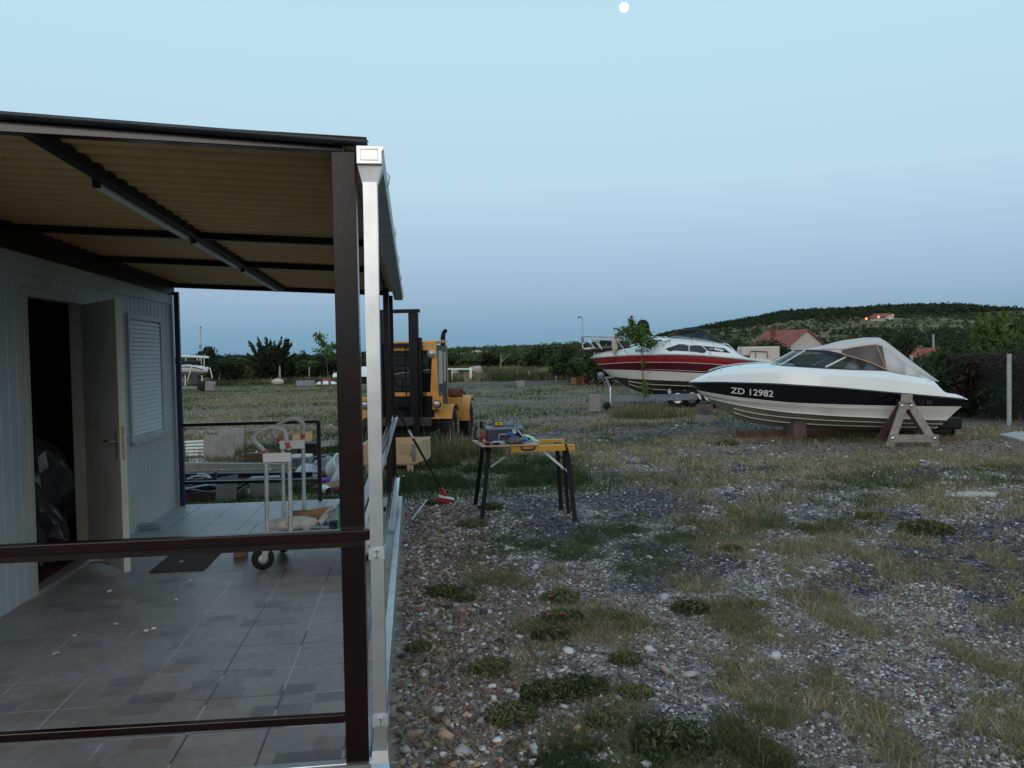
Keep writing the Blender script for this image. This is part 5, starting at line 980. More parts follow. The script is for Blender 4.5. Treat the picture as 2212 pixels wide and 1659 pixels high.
# ---- red cabin boat on its trailer
Bt2 = DP(*z7(225, 437), 25.6); St2 = DP(*z7(1940, 480), 25.9); f2 = Frame(Bt2, (St2[0], St2[1], 0))
b2 = thing('cabin_cruiser', 'cabin boat with red and maroon bands on a grey trailer, partly behind the navy boat', 'boat', tuple(Bt2))
r_sh = curve(f2, z7, [(225, 437), (400, 422), (600, 411), (1000, 403), (1300, 416), (1600, 442), (1940, 486)], 1.2, 2.8)
r_m1 = curve(f2, z7, [(282, 500), (500, 485), (700, 478), (1100, 482), (1430, 500), (1700, 525), (1935, 550)], 1.16, 2.8)
r_m2 = curve(f2, z7, [(325, 545), (500, 550), (700, 557), (1000, 569), (1250, 583), (1930, 612)], 1.10, 2.8)
r_ch = curve(f2, z7, [(400, 608), (470, 622), (560, 633), (700, 642), (1000, 656), (1200, 663), (1920, 692)], 1.02, 2.8)
r_k = curve(f2, z7, [(410, 616), (450, 640), (550, 705), (640, 750), (720, 777), (850, 793), (1230, 803), (1900, 812)], 0)
skin(f2, r_m1, r_sh, 'red_band', M['red'], b2, 3, .02); skin(f2, r_m2, r_m1, 'maroon_band', M['maroon'], b2, 2); skin(f2, r_ch, r_m2, 'white_band', M['gelo'], b2, 2)
hb2 = skin(f2, r_k, r_ch, 'hull_bottom', M['antif'], b2, 4, .05)
for tt in (.4, .72):
    cs = [(a[0]*(1-tt)+b[0]*tt, a[1]*(1-tt)+b[1]*tt+.05*math.sin(PI*tt), a[2]*(1-tt)+b[2]*tt) for a, b in zip(r_k, r_ch)]; line(f2, cs, .012, 'strake', M['strk'], hb2, .008, -.01, i0=8)
line(f2, r_sh, .030, 'rub_rail', M['galvd'], b2, .01); line(f2, r_m1, .014, 'pinstripe', M['stripe'], b2, .006); line(f2, [(s, o, z+.05) for s, o, z in r_m2], .012, 'pinstripe', M['stripe'], b2, .006)
transom(f2, (r_k, r_ch, r_m2, r_m1, r_sh), 'transom', M['gel'], b2)
R_side = curve(f2, z7, [(228, 430), (330, 380), (450, 362), (600, 346), (720, 322), (830, 290), (900, 266), (1010, 258), (1170, 258), (1330, 275), (1500, 302), (1560, 345), (1620, 412), (1700, 432), (1800, 445), (1935, 462)], .92, 3.0, s0=f2.hit(z7(225, 437), 0)[0]+.05, pw=.7)
sh2 = [(s, *at_s(r_sh, s)) for s, _, _ in R_side]; sh2[0] = r_sh[0]
skin(f2, sh2, R_side, 'cabin_side', M['gel'], b2, 4, .03); skin(f2, R_side, [(s, 0., z+.10*min(1, o/.8)) for s, o, z in R_side], 'deck', M['gel'], b2, 3)
def U(u, v, o=None, d=.02):
    if o is not None: return Vector(img(f2, z7, u, v, o))
    o = .9
    for _ in range(8):
        s, z = f2.hit(z7(u, v), o); oh, zh = at_s(sh2, s); oc, zc_ = at_s(R_side, s); t = min(1, max(0, (z-zh)/max(.02, zc_-zh))); o = oh*(1-t)+oc*t+.03*math.sin(PI*t)+d
    return Vector(f2.p(s, o, z))
def patch(pts, nm, m, par, d=.012, solid=0): mb = MB(); P_2 = [U(*q, d=d) for q in pts]; mb.add(P_2, [tuple(range(len(P_2)))]); return mb.build(nm, m, par, solid=solid)
wn_ = patch([(930, 350), (1060, 305), (1270, 320), (1324, 367), (1300, 391), (962, 372)], 'cabin_window', M['frame'], b2); patch([(955, 350), (1066, 313), (1150, 318), (1150, 374), (968, 365)], 'pane', M['dkg'], wn_, .022); patch([(1160, 319), (1262, 327), (1308, 367), (1294, 383), (1160, 376)], 'pane', M['dkg'], wn_, .022)
patch([(1285, 322), (1490, 344), (1550, 391), (1340, 372)], 'side_panel', M['frame'], b2); 
for a in ((820, 360), (1355, 393)): patch([(a[0]-10, a[1]-7), (a[0]+12, a[1]-7), (a[0]+12, a[1]+5), (a[0]-10, a[1]+5)], 'fitting', M['galvd'], b2, .02)
_vs, _fs = text_verts('85852-A', .205); _o = U(642, 378); _e = Vector(f2.e); mb = MB(); mb.add([U(642+v[0]*3.814*.0+(v[0]/.205)*37, 380-(v[1]/.205)*38, d=.02) for v in _vs], _fs); mb.build('registration', M['skin'], b2)
mb = MB(); mb.tube([U(1345, 352, d=.02), U(1375, 350, d=.02), U(1390, 356, d=.02)], .012, 6); mb.tube([U(1420, 358, d=.02), U(1440, 345, d=.02), U(1445, 366, d=.02), U(1462, 350, d=.02), U(1485, 366, d=.02)], .010, 6); mb.build('emblem', M['letw'], b2)
# windscreen
wt = [(960, 237, .55), (1060, 172, .45), (1275, 167, .62), (1475, 292, .85)]; wb = [(935, 250, .55), (1160, 256, .80), (1475, 296, .88)]
def frame_tube(pts, r_=.028, nm='screen_frame'): mb = MB(); mb.tube([U(*q) for q in pts], r_, 8); return mb.build(nm, M['frame'], b2)
for sg in (1, -1):
    A_ = [(1275, 167, .62), (1380, 232, .75), (1475, 292, .86)]; frame_tube([(u, v, o*sg) for u, v, o in A_]); frame_tube([(1275, 167, .62*sg), (1168, 252, .80*sg)]); frame_tube([(1168, 256, .82*sg), (1330, 272, .86*sg), (1475, 296, .88*sg)], .018)
    mb = MB(); mb.add([U(1275, 167, .62*sg), U(1475, 292, .86*sg), U(1168, 254, .81*sg)], [(0, 1, 2)]); mb.build('side_pane', M['clear'], b2)
frame_tube([(1062, 172, .0), (1060, 172, .40), (1275, 167, .62)]); frame_tube([(1275, 167, .62), (1262, 170, 0), (1240, 172, -.6)]); frame_tube([(945, 240, .3), (1062, 172, .3)]); frame_tube([(1000, 225, .5), (1200, 222, .65)], .02); frame_tube([(945, 240, .3), (1168, 254, .80)], .02)
mb = MB(); mb.add([U(945, 240, .3), U(1168, 254, .80), U(1275, 167, .62), U(1062, 172, .3)], [(0, 1, 2, 3)]); mb.build('front_pane', M['clear'], b2)
# rails
for sg, rail in ((1, [(125, 230, .05), (240, 233, .5), (430, 234, .8), (660, 236, .98), (880, 240, 1.0), (940, 246, .98)]), (-1, [(125, 230, -.05), (220, 236, -.4), (400, 240, -.7), (600, 243, -.9), (800, 244, -.95)])):
    mb = MB(); mb.tube([U(*q) for q in rail], .018, 8); br_ = mb.build('bow_rail', M['stain'], b2)
    mb = MB(); mb.tube([U(u, v+30+max(0, (240-u)*.05), o) for u, v, o in rail[1:4]], .012, 6); mb.build('mid_wire', M['stain'], br_)
    st = [((170, 236), (265, 360)), ((222, 232), (322, 360)), ((275, 262), (325, 358)), ((440, 236), (575, 405)), ((455, 250), (470, 355)), ((590, 290), (612, 318)), ((730, 285), (820, 400)), ((955, 262), (1035, 400)), ((1175, 268), (1245, 410)), ((1385, 290), (1440, 425))]
    for (a, b_) in st:
        if sg < 0 and a[0] > 600: continue
        oo = float(np.interp(a[0], [125, 430, 660, 1400], [.1, .75, .95, 1.0])); mb = MB(); mb.tube([U(a[0], a[1], sg*oo), U(b_[0], b_[1], sg*(oo+.12))], .014, 6); mb.build('stanchion', M['stain'], br_)
mb = MB(); mb.tube([U(940, 246, .98), U(1175, 262, 1.0), U(1390, 290, 1.02), (U(1500, 310, 1.0))], .014, 6); mb.build('hand_rail', M['stain'], b2)
# pulpit, fender, stern gear
mb = MB(); mb.prism([U(90, 352, -.18), U(90, 352, .18), U(400, 366, .25), U(400, 366, -.25)], (0, 0, -.05)); mb.build('pulpit', M['woodb'], b2, .01)
mb = MB(); mb.tube([U(150, 352, 0), U(240, 350, 0), U(268, 356, 0)], [.03, .05, .02], 10); mb.build('anchor', M['strk'], b2)
for u in (250, 285): mb = MB(); mb.tube([U(u, 385, .1), U(u, 425, .1)], .014, 6); mb.build('pulpit_strut', M['stain'], b2)
mb = MB(); mb.lathe(U(445, 300, .78), (0, 0, 1), [(-.35, 0), (-.33, .05), (-.1, .09), (.2, .09), (.32, .06), (.35, 0)], 12); mb.build('rope_bundle', M['bagw'], b2)
mb = MB(); mb.grid(crumple(U(520, 350, .1), (.9, .5, .10), 8, 14, .5, .2)); mb.build('deck_cover', mat('brown_tarp', (.06,.03,.028), .6), b2)
mb = MB(); mb.tube([U(1520, 305, .8), U(1560, 345, .85), U(1600, 395, .9), U(1660, 432, .95)], .016, 8); mb.tube([U(1480, 292, .8), U(1540, 320, .85), U(1620, 400, .9)], .012, 8); mb.build('stern_rail', M['stain'], b2)
mb = MB(); mb.bar(U(1570, 415, .8), U(1725, 428, .8), .25, .06); mb.build('stern_pad', M['black'], b2, .02)
mb = MB(); mb.grid(crumple(U(1685, 410, .75), (.16, .14, .07), 21, 12, .2)); mb.tube([U(1600, 395, .8), U(1625, 370, .8), U(1650, 355, .8), U(1660, 375, .8), U(1640, 400, .8)], .02, 8); mb.build('coiled_line', M['foam'], b2)
mb = MB(); mb.box(U(1815, 408, .6), (1.2, .5, .52), Matrix((Vector(f2.e), Vector(f2.n), Vector((0, 0, 1)))).transposed()); sbx = mb.build('stern_box', mat('cream_box', (.52,.46,.42), .6, var=.05), b2, .04)
mb = MB(); mb.tube([U(1725, 420, .88), U(1745, 372, .88), U(1900, 380, .88), U(1905, 440, .88)], .014, 6); mb.tube([U(1790, 372, .88), U(1790, 440, .88)], .010, 6); mb.build('box_edging', M['frame'], sbx)
# black engine cowl seen above the foredeck rail
mb = MB(); q0 = DP(*z7(715, 150), 29.5); mb.grid(crumple(q0, (.26, .2, .30), 15, 12, .15)); mb.bar(DP(*z7(735, 140), 29.4), DP(*z7(800, 235), 29.4), .12, .1); o = mb.build('dark_cover', M['blackp'], None); tag(o, 'dark covered post top showing above the rail behind the sapling leaves', 'cover')
# trailer
tl = thing('boat_trailer', 'long grey boat trailer carrying the red cabin boat', 'trailer', tuple(G(*zr(250, 690))))
def W(u, v, dep): return Vector(DP(*zr(u, v), dep))
for dep in (24.9,): mb = MB(); mb.bar(W(190, 495, dep), W(1850, 450, dep+.2), .12, .20); mb.build('draw_bar', M['trailer'], tl, .01)
mb = MB(); mb.bar(W(900, 470, 26.4), W(2600, 440, 26.8), .12, .16); mb.build('side_member', M['trailer'], tl)
mb = MB(); mb.bar(W(1850, 450, 25.1), W(3100, 430, 25.4), .12, .16); mb.build('side_member', M['trailer'], tl)
mb = MB(); mb.bar(W(105, 510, 24.9), W(200, 505, 24.9), .10, .12); mb.build('hitch', M['black'], tl, .02)
mb = MB(); mb.bar(W(530, 470, 25), W(410, 150, 25), .09, .07); mb.bar(W(470, 480, 25), W(490, 300, 25), .07, .06); mb.build('winch_post', M['trailer'], tl)
mb = MB(); mb.bar(W(275, 165, 25), W(540, 140, 25), .08, .05); mb.build('winch_arm', M['trailer'], tl)
mb = MB(); mb.lathe(W(320, 110, 24.95), (0, -1, 0), [(0, .10), (.02, .10), (.02, .03), (.12, .03), (.12, .10), (.14, .10), (.14, 0)], 18); mb.tube([W(310, 125, 24.7), W(385, 225, 24.7), W(400, 270, 24.7), W(425, 295, 24.7)], .02, 8); mb.build('winch', M['trailer'], tl)
mb = MB(); mb.tube([W(482, 300, 24.75), W(482, 560, 24.75)], .035, 10); mb.bar(W(490, 570, 24.75), W(440, 660, 24.75), .05, .05); jk = mb.build('jockey_leg', M['galv'], tl)
mb = MB(); c = W(428, 663, 24.75); c.z = .125; mb.lathe(c-Vector((0, .04, 0)), (0, 1, 0), [(0, .06), (0, .11), (.01, .125), (.07, .125), (.08, .11), (.08, .06)], 20); mb.lathe(c-Vector((0, .042, 0)), (0, 1, 0), [(0, 0), (0, .06), (.084, .06), (.084, 0)], 14); mb.build('jockey_wheel', M['black'], jk)
mb = MB(); mb.tube([W(1415, 410, 24.8), W(1415, 330, 24.8)], .03, 8); mb.bar(W(1380, 375, 24.8), W(1440, 375, 24.8), .05, .05); mb.build('keel_roller', M['galvd'], tl)
for (u, dep) in ((1530, 25.2), (1760, 25.4), (1530, 27.0), (1760, 27.2), (2090, 24.9)):
    c = W(u, 560, dep); c.z = .30; mb = MB(); mb.lathe(c-Vector((0, .1, 0)), (0, 1, 0), [(0, .18), (0, .26), (.02, .30), (.18, .30), (.2, .26), (.2, .18)], 28); wh = mb.build('wheel', M['black'], tl); mb = MB(); mb.lathe(c-Vector((0, .10, 0)), (0, 1, 0), [(.02, .18), (-.005, .16), (.03, .12), (.01, .05), (0, 0)], 20); mb.build('rim', M['galv'], wh)
for u, v in ((1880, 450), (1980, 465)): mb = MB(); mb.bar(W(u-25, v-40, 24.7), W(u+25, v+40, 24.7), .12, .05); mb.build('light_board', M['gel'], tl)
p = G(*zr(240, 695)); mb = MB(); mb.box((p[0], p[1]+.12, .26), (.33, .25, .50)); o = mb.build('concrete_block', M['conc'], None, .01); tag(o, 'tall pale concrete block under the hitch of the long boat trailer', 'block')

# ---- small sailing boat at the far left
Bt3 = DP(*zl(820, 830), 46); f3 = Frame(Bt3, DP(*zl(-1500, 870), 47)); b3 = thing('sailing_boat', 'cream sailing boat with rails and dark lettering on a trailer at the far left', 'boat', tuple(Bt3))
k_sh = curve(f3, zl, [(815, 800), (760, 730), (700, 690), (400, 690), (0, 690), (-1300, 700)], 1.1, 2.4)
k_k = curve(f3, zl, [(818, 835), (640, 890), (450, 912), (150, 920), (-1300, 925)], 0)
k_m = [(a[0]*.5+b[0]*.5, a[1]*.93, a[2]*.45+b[2]*.55) for a, b in zip(k_sh, k_k)]
skin(f3, k_m, k_sh, 'hull_side', M['gelo'], b3, 3, .03); skin(f3, k_k, k_m, 'hull_bottom', M['gelo'], b3, 3, .15); transom(f3, (k_k, k_m, k_sh), 'transom', M['gelo'], b3)
line(f3, k_sh, .03, 'gunwale', M['frame'], b3, 0, .02, i0=4); skin(f3, k_sh, [(s, 0, z+.15) for s, o, z in k_sh], 'deck', M['white'], b3, 2)
def V3(u, v, o=.9): return Vector(img(f3, zl, u, v, o))
for nm, pts, rr in (('boom', [(850, 395), (600, 380), (120, 360), (-900, 340)], .07), ('furled_sail', [(620, 570), (300, 575), (100, 580), (-900, 590)], .16)): mb = MB(); mb.tube([V3(u, v, .0) for u, v in pts], rr, 10); mb.build(nm, M['white'] if nm == 'boom' else M['blackp'], b3)
for u, v0, v1 in ((715, 400, 650), (175, 400, 520), (510, 400, 560), (590, 410, 600), (632, 380, 600)): mb = MB(); mb.tube([V3(u, v0, .0), V3(u, v1, .0)], .025, 6); mb.build('rail_post', M['white'], b3)
mb = MB(); mb.tube([V3(110, 630), V3(330, 630), V3(350, 650), V3(330, 740), V3(310, 800), V3(220, 1080)], .035, 6); mb.tube([V3(700, 720), V3(890, 715), V3(960, 1010)], .03, 6); mb.build('pushpit_rail', M['white'], b3)
vs, fs = text_verts('DANIELA', .26); mb = MB(); mb.add([V3(232+(v[0]/.26)*36, 765-(v[1]/.26)*38, 1.16) for v in vs], fs); mb.build('boat_name', M['skin'], b3)
mb = MB(); mb.bx(V3(300, 0, 0).x, V3(470, 0, 0).x, V3(300, 0, 0).y-.1, V3(300, 0, 0).y+.3, .40, V3(400, 930, 0).z+.05); mb.build('keel', M['navyp'], b3)
t3 = thing('boat_trailer', 'low grey trailer under the cream sailing boat at the far left', 'trailer', tuple(G(*zl(600, 1400))))
mb = MB(); mb.bar(DP(*zl(-1200, 1285), 45.5), DP(*zl(860, 1285), 45.5), .3, .12); mb.bar(DP(*zl(600, 1195), 45.5), DP(*zl(940, 1180), 45.5), .2, .08); mb.build('trailer_frame', M['trailer'], t3)
for u in (155, 650): mb = MB(); mb.tube([DP(*zl(u, 930), 45.6), DP(*zl(u+5, 1240), 45.6)], .035, 6); mb.build('prop', M['white'], t3)
for u in (-500, 650): mb = MB(); c = DP(*zl(u, 1350), 45.2); mb.lathe((c[0], c[1], .28), (0, 1, 0), [(0, 0), (0, .24), (.02, .28), (.18, .28), (.2, .24), (.2, 0)], 20); mb.build('wheel', M['black'], t3)
p = DP(*zl(905, 1370), 45); mb = MB(); mb.box((p[0], p[1], .28), (.52, .4, .5), (.1, .1, .1)); o = mb.build('concrete_block', M['conc'], None, .04); tag(o, 'pale concrete lump at the end of the sailing boat trailer', 'block')
# white upturned dinghy seen between post and downpipe
p = DP(*z5(200, 800), 42); t = thing('dinghy', 'white covered dinghy on dark supports glimpsed between the front post and downpipe', 'boat', (p[0], p[1], 0))
mb = MB(); rows = [[(p[0]+.3+u*1.9, p[1]+o*.7*math.sqrt(max(0, 1-u*u*.8)), .75+.55*math.cos(o*PI/2)*(1-.7*abs(u)**2)+.0) for o in (-1, -.6, -.2, .2, .6, 1)] for u in np.linspace(-1, 1, 11)]; mb.grid(rows); mb.build('cover', M['gel'], t, solid=.02)
mb = MB(); mb.bx(p[0]-.9, p[0]+1.5, p[1]-.5, p[1]+.5, .38, .72); mb.build('support', M['blackp'], t, .05)
# ============================================================ VEGETATION
def leaf_quads(C, size, rng, up=0.0, elong=1.0, jitter=.35, dirs=None):
    n = len(C); a = rng.normal(size=(n, 3)); a[:, 2] = a[:, 2]*(1-up)+up*1.2 if up else a[:, 2]
    if dirs is not None: a = a*.45+dirs
    a /= np.linalg.norm(a, axis=1)[:, None]; b = rng.normal(size=(n, 3)); b -= a*(a*b).sum(1)[:, None]; b /= np.linalg.norm(b, axis=1)[:, None]
    s = (size*(1+jitter*rng.normal(size=n)))[:, None]; s = np.abs(s)+size*.2
    V = np.stack([C-a*s*elong, C+b*s*.45, C+a*s*elong, C-b*s*.45], 1).reshape(-1, 3); F = np.arange(4*n).reshape(-1, 4); return V, F
def crown_pts(seed, n, nb, rx, rz, z0, spiky=0):
    rng = np.random.default_rng(seed); B = rng.normal(size=(nb, 3)); B /= np.linalg.norm(B, axis=1)[:, None]; B *= rng.uniform(.25, .75, (nb, 1)); 
    R_ = rng.uniform(.22, .46, nb); bi = rng.integers(0, nb, n); d = rng.normal(size=(n, 3)); d /= np.linalg.norm(d, axis=1)[:, None]
    rr = R_[bi]*rng.uniform(.35, 1.08, n)**.6; P = B[bi]+d*rr[:, None]; P[:, 2] = np.maximum(P[:, 2], -.95)
    tint = np.clip(.25+.35*rng.random(nb)[bi]+.25*(P[:, 2]*.3)+.25*rng.random(n), 0, 1)
    P = P*np.array([rx, rx, rz]); P[:, 2] += z0+rz*.92
    return P, tint, B*np.array([rx, rx, rz])+np.array([0, 0, z0+rz*.92]), rng
def tree_mesh(kind, seed, n=1500, rx=.5, rz=.5, z0=.05, leaf=.035, nb=14, elong=1.2):
    P, tint, B, rng = crown_pts(seed, n, nb, rx, rz, z0); V, F = leaf_quads(P, leaf, rng, 0, elong); 
    o = npmesh('crown', V, F, LEAF[kind], tint=np.repeat(tint, 4)); me = o.data; bpy.data.objects.remove(o)
    mb = MB(); mb.tube([(0, 0, -.03), (.01, 0, z0+.15), (0, .01, z0+rz)], [.03, .022, .01], 7)
    for b in B[:7]: mb.tube([(0, 0, z0+.08), tuple(b*.5+np.array([0, 0, z0*.5])), tuple(b)], [.016, .010, .004], 5)
    o2 = mb.build('trunk', M['bark']); tm = o2.data; bpy.data.objects.remove(o2); return me, tm
TM = {}
for kd in ('dark', 'mid', 'olive', 'rust', 'hedge'):
    for v in range(3): TM[kd, v] = tree_mesh(kd, 100+v*7+hash(kd) % 5*0+len(kd)*13, 1500, .5, .5, .02, .036 if kd != 'rust' else .03, 12+v*3)
def tree(x, y, h, wd, kd, v, lab, group=None, name='bush', cat='bush', rz=None, sink=0):
    z = float(H(x, y))-sink; t = thing(name, lab, cat, (x, y, z), group); me, tm = TM[kd, v % 3]
    for nm, m_ in (('crown', me), ('trunk', tm)): o = bpy.data.objects.new(nm, m_); COL.objects.link(o); o.parent = t
    t.scale = (wd, wd, h); t.rotation_euler = (0, 0, rz if rz is not None else (x*7.3+y*3.1) % 6.28); return t
def PXD(px, dist): d = ray(px, 770); d = d/math.hypot(d[0], d[1]); return d[0]*dist, d[1]*dist
rng_ = random.Random(21)
# yard edge, left of the forklift: one hedge like row, every bush its own
lefts = [(405, 66, 2.3, 3.2, 'mid'), (428, 64, 1.9, 2.6, 'olive'), (448, 63, 2.75, 2.4, 'dark'), (468, 63, 1.8, 2.8, 'mid'), (490, 62, 1.9, 2.8, 'dark'), (510, 63, 1.95, 2.6, 'mid'), (530, 62, 1.8, 2.6, 'dark'), (552, 61, 1.5, 2.4, 'olive'), (630, 62, 2.0, 3.0, 'mid'), (652, 63, 1.75, 2.6, 'dark'), (672, 62, 1.8, 2.8, 'mid'), (694, 62, 1.9, 2.7, 'dark'), (716, 63, 1.95, 2.7, 'mid'), (738, 62, 2.1, 2.8, 'dark'), (760, 62, 2.1, 2.7, 'mid'), (783, 60, 2.0, 2.8, 'dark')]
names = ['behind the sailing boat', 'over the sailing boat trailer', 'with a pointed top just right of the sailing boat', 'next right of the pointed one', 'behind the first fence post from the left', 'between the first and second fence posts', 'near the second fence post from the left', 'olive, left foot of the dark tree', 'at the right foot of the big dark tree', 'behind the dark trough', 'right behind the fourth fence post', 'left of the thin sapling', 'behind the thin sapling', 'just left of the front canopy post', 'seen between the canopy post and downpipe', 'behind the white covered dinghy']
for i, ((px, ds, h, wd, kd), nm) in enumerate(zip(lefts, names)): x, y = PXD(px, ds); tree(x, y, h*1.05, wd, kd, i, 'bush at the far yard edge, '+nm, 'bushes along the left yard edge')
# big dark spreading tree
x, y = PXD(588, 61); bigt = thing('tree', 'big dark tree with spiky spreading top at the far left yard edge', 'tree', (x, y, float(H(x, y))))
rng2 = np.random.default_rng(5); Pl = []; Dl = []; Tl = []; mbt = MB()
for i in range(64):
    a = rng2.uniform(0, 2*PI); el = rng2.uniform(.12, 1.35); Ln = rng2.uniform(1.4, 2.25)*(.95+.35*math.sin(el))*(1.05 if el > .6 else 1.0); d = np.array([math.cos(a)*math.cos(el), math.sin(a)*math.cos(el), math.sin(el)]); p0 = np.array([0, 0, .5]); p1 = p0+d*Ln*.6; p2 = p0+d*Ln+np.array([0, 0, .12*Ln])
    if i < 26: mbt.tube([p0, p1, p2*.92+p0*.08], [.05, .03, .01], 5)
    for k in range(95):
        u = rng2.uniform(.25, 1)**.8; q = p0*(1-u)+p2*u+rng2.normal(size=3)*.15*(1.25-u); Pl.append(q+np.array([0, 0, -.04])); Dl.append(d*1.2); Tl.append(.15+.35*rng2.random()+.3*u*rng2.random())
for i in range(2600):
    a = rng2.normal(size=3); a /= np.linalg.norm(a); q = a*np.array([1.55, 1.3, .95])*rng2.uniform(.4, 1.0)**.6+np.array([.1, 0, 1.05]); q[2] = max(q[2], .05); Pl.append(q); Dl.append(a*.6); Tl.append(.1+.4*rng2.random())
V, F = leaf_quads(np.array(Pl), .085, rng2, 0, 1.5, .3, np.array(Dl)); o = npmesh('crown', V, F, LEAF['dark'], bigt, tint=np.repeat(Tl, 4)); mbt.tube([(0, 0, -.1), (0, 0, .55)], [.16, .12], 8)
for q in (o,): pass
tk = MB(); tk.v = [tuple(np.array(v)+np.array(bigt.location)) for v in mbt.v]; tk.f = mbt.f; tk.sm = mbt.sm; tk.build('trunk', M['bark'], bigt)
def lowtree(px, ds, h, wd, kd, v, lab, nm='tree', g=None): x, y = PXD(px, ds); return tree(x, y, h, wd, kd, v, lab, g, nm, 'tree')
lowtree(657, 110, 3.0, 2.4, 'dark', 1, 'small round topped tree on the skyline right of the big dark tree')
# right of the forklift
rights = [(985, 90, 2.6, 5), (1010, 88, 2.2, 5), (1038, 92, 2.6, 6), (1068, 90, 2.7, 5), (1098, 86, 2.4, 5), (1125, 80, 2.8, 5), (1150, 76, 2.3, 4), (1172, 74, 2.7, 4.5), (1196, 70, 2.6, 4.2)]
nm_r = ['right beside the forklift cab', 'above the pale pipe gate', 'above the white boulders', 'left of the bare dead tree', 'right of the bare dead tree', 'above the dark gravel patch', 'a little left of the tall lone fence post', 'behind the tall lone fence post', 'just right of the tall lone fence post']
for i, ((px, ds, h, wd), nm) in enumerate(zip(rights, nm_r)): x, y = PXD(px, ds); tree(x, y, h, wd, ('dark', 'mid', 'olive', 'dark')[i % 4], i, 'scrubby bush '+nm, 'scrub bushes beyond the right of the forklift')
nears = [(1212, 54, 2.5, 3.2, 'mid'), (1228, 50, 2.4, 2.8, 'dark'), (1246, 50, 2.5, 3.0, 'mid'), (1268, 47, 2.45, 3.0, 'dark'), (1290, 45, 2.3, 3.0, 'mid'), (1316, 44, 2.2, 3.0, 'dark'), (1345, 46, 2.4, 3.4, 'mid'), (1378, 48, 2.2, 3.4, 'dark')]
nm_n = ['at its left end', 'left of the lamp post', 'right behind the lamp post', 'above the orange pallet stack', 'behind the bow rail of the red boat', 'behind the bow of the red boat', 'behind the boat trailer winch', 'behind the middle of the red boat']
for i, ((px, ds, h, wd, kd), nm) in enumerate(zip(nears, nm_n)): x, y = PXD(px, ds); tree(x, y, h, wd, kd, i+1, 'green tree in the clump left, '+nm, 'green trees left of the red boat', 'tree', 'tree')
# around the houses and right edge
for (px, ds, h, wd, kd, v, lab) in ((1640, 92, 3.5, 5.0, 'mid', 0, 'leafy tree before the left end of the red roofed house'), (1672, 88, 3.0, 4.6, 'dark', 1, 'low dark tree against the gable of the red roofed house'), (1560, 120, 3.6, 6, 'mid', 2, 'leafy tree behind the stern of the red boat'), (1600, 115, 3.4, 6, 'dark', 0, 'dark tree between the red boat stern and the house'), (1952, 48, 3.15, 1.75, 'dark', 1, 'dark round tree standing behind the stern end of the canvas top'),
    (2110, 30, 2.4, 2.2, 'hedge', 0, 'green tree just left of the tall fence post'), (2155, 29, 2.9, 2.5, 'hedge', 1, 'taller green tree behind the tall fence post'), (2205, 28, 3.1, 2.7, 'hedge', 2, 'tallest green tree at the right edge'), (2260, 28, 3.0, 2.9, 'hedge', 0, 'green tree cut by the right picture edge'), (2050, 60, 2.0, 3.4, 'dark', 2, 'bush in front of the small red roof at right'), (2015, 55, 1.9, 3.0, 'mid', 1, 'bush left of the small red roof at right'), (1900, 75, 2.3, 4.0, 'mid', 2, 'bush above the canvas top of the navy boat'), (1860, 82, 2.1, 4.0, 'dark', 0, 'bush right of the red roofed house')):
    lowtree(px, ds, h, wd, kd, v, lab)
hedge = [(1985, 21.5, 1.55, 1.6, 'dark'), (2015, 21.0, 1.6, 1.6, 'mid'), (2045, 20.6, 1.65, 1.6, 'dark'), (2075, 20.2, 1.65, 1.6, 'rust'), (2106, 20.0, 1.7, 1.6, 'dark'), (2138, 19.8, 1.65, 1.6, 'rust'), (2170, 19.6, 1.7, 1.6, 'dark'), (2202, 19.4, 1.7, 1.6, 'rust'), (2240, 19.2, 1.7, 1.6, 'rust'), (2030, 23, 1.9, 1.8, 'mid'), (2085, 22.5, 1.95, 1.9, 'dark'), (2140, 22, 2.0, 1.9, 'mid'), (2190, 21.6, 2.0, 1.9, 'dark'), (1955, 23, 1.5, 1.7, 'dark'), (1925, 24.5, 1.5, 1.8, 'dark')]
nm_h = ['just right of the navy boat stern', 'second right of the navy boat stern', 'third right of the navy boat stern', 'reddish one left of the tall fence post', 'dark one left of the tall fence post', 'reddish one nearest left of the tall fence post', 'dark one behind the tall fence post', 'reddish one right of the tall fence post', 'reddish one at the picture edge', 'back row above the stern', 'back row left of the tall fence post', 'back row, green, near the tall fence post', 'back row at the picture edge', 'half hidden by the boat stern', 'hidden behind the canvas top end']
for i, ((px, ds, h, wd, kd), nm) in enumerate(zip(hedge, nm_h)): x, y = PXD(px, ds+3.0); tree(x, y, h*1.06, wd*1.15, kd, i, 'hedge bush behind the right fence, '+nm, 'hedge bushes behind the right fence', sink=.05)
# saplings
def sapling(name, lab, base, trunk, clusters, n, leaf, seed):
    t = thing(name, lab, 'tree', tuple(base)); mb = MB(); mb.tube(trunk, list(np.linspace(.020, .008, len(trunk))), 7); rng = np.random.default_rng(seed); P = []; T = []
    for (c, r_, w_) in clusters:
        st = trunk[min(len(trunk)-1, max(1, int(len(trunk)*.6)))]; c = np.array(c); mb.tube([st, tuple((np.array(st)+c)/2+rng.normal(size=3)*.04), tuple(c)], [.010, .007, .003], 5)
        k = int(n*w_); q = rng.normal(size=(k, 3))*np.array(r_)*.55+c; P.append(q); T.append(np.clip(.3+.45*rng.random(k)+.2*(q[:, 2]-c[2]), 0, 1))
    mb.build('trunk', M['bark'], t); P = np.concatenate(P)-np.array(base); V, F = leaf_quads(P, leaf, rng, 0, 1.2); npmesh('crown', V, F, LEAF['fresh'], t, tint=np.repeat(np.concatenate(T), 4)); return t
b0 = G(712, 858); L1 = lambda px, py, dy=0: tuple(np.array(DP(px, py, 36.5))+np.array([0, dy, 0]))
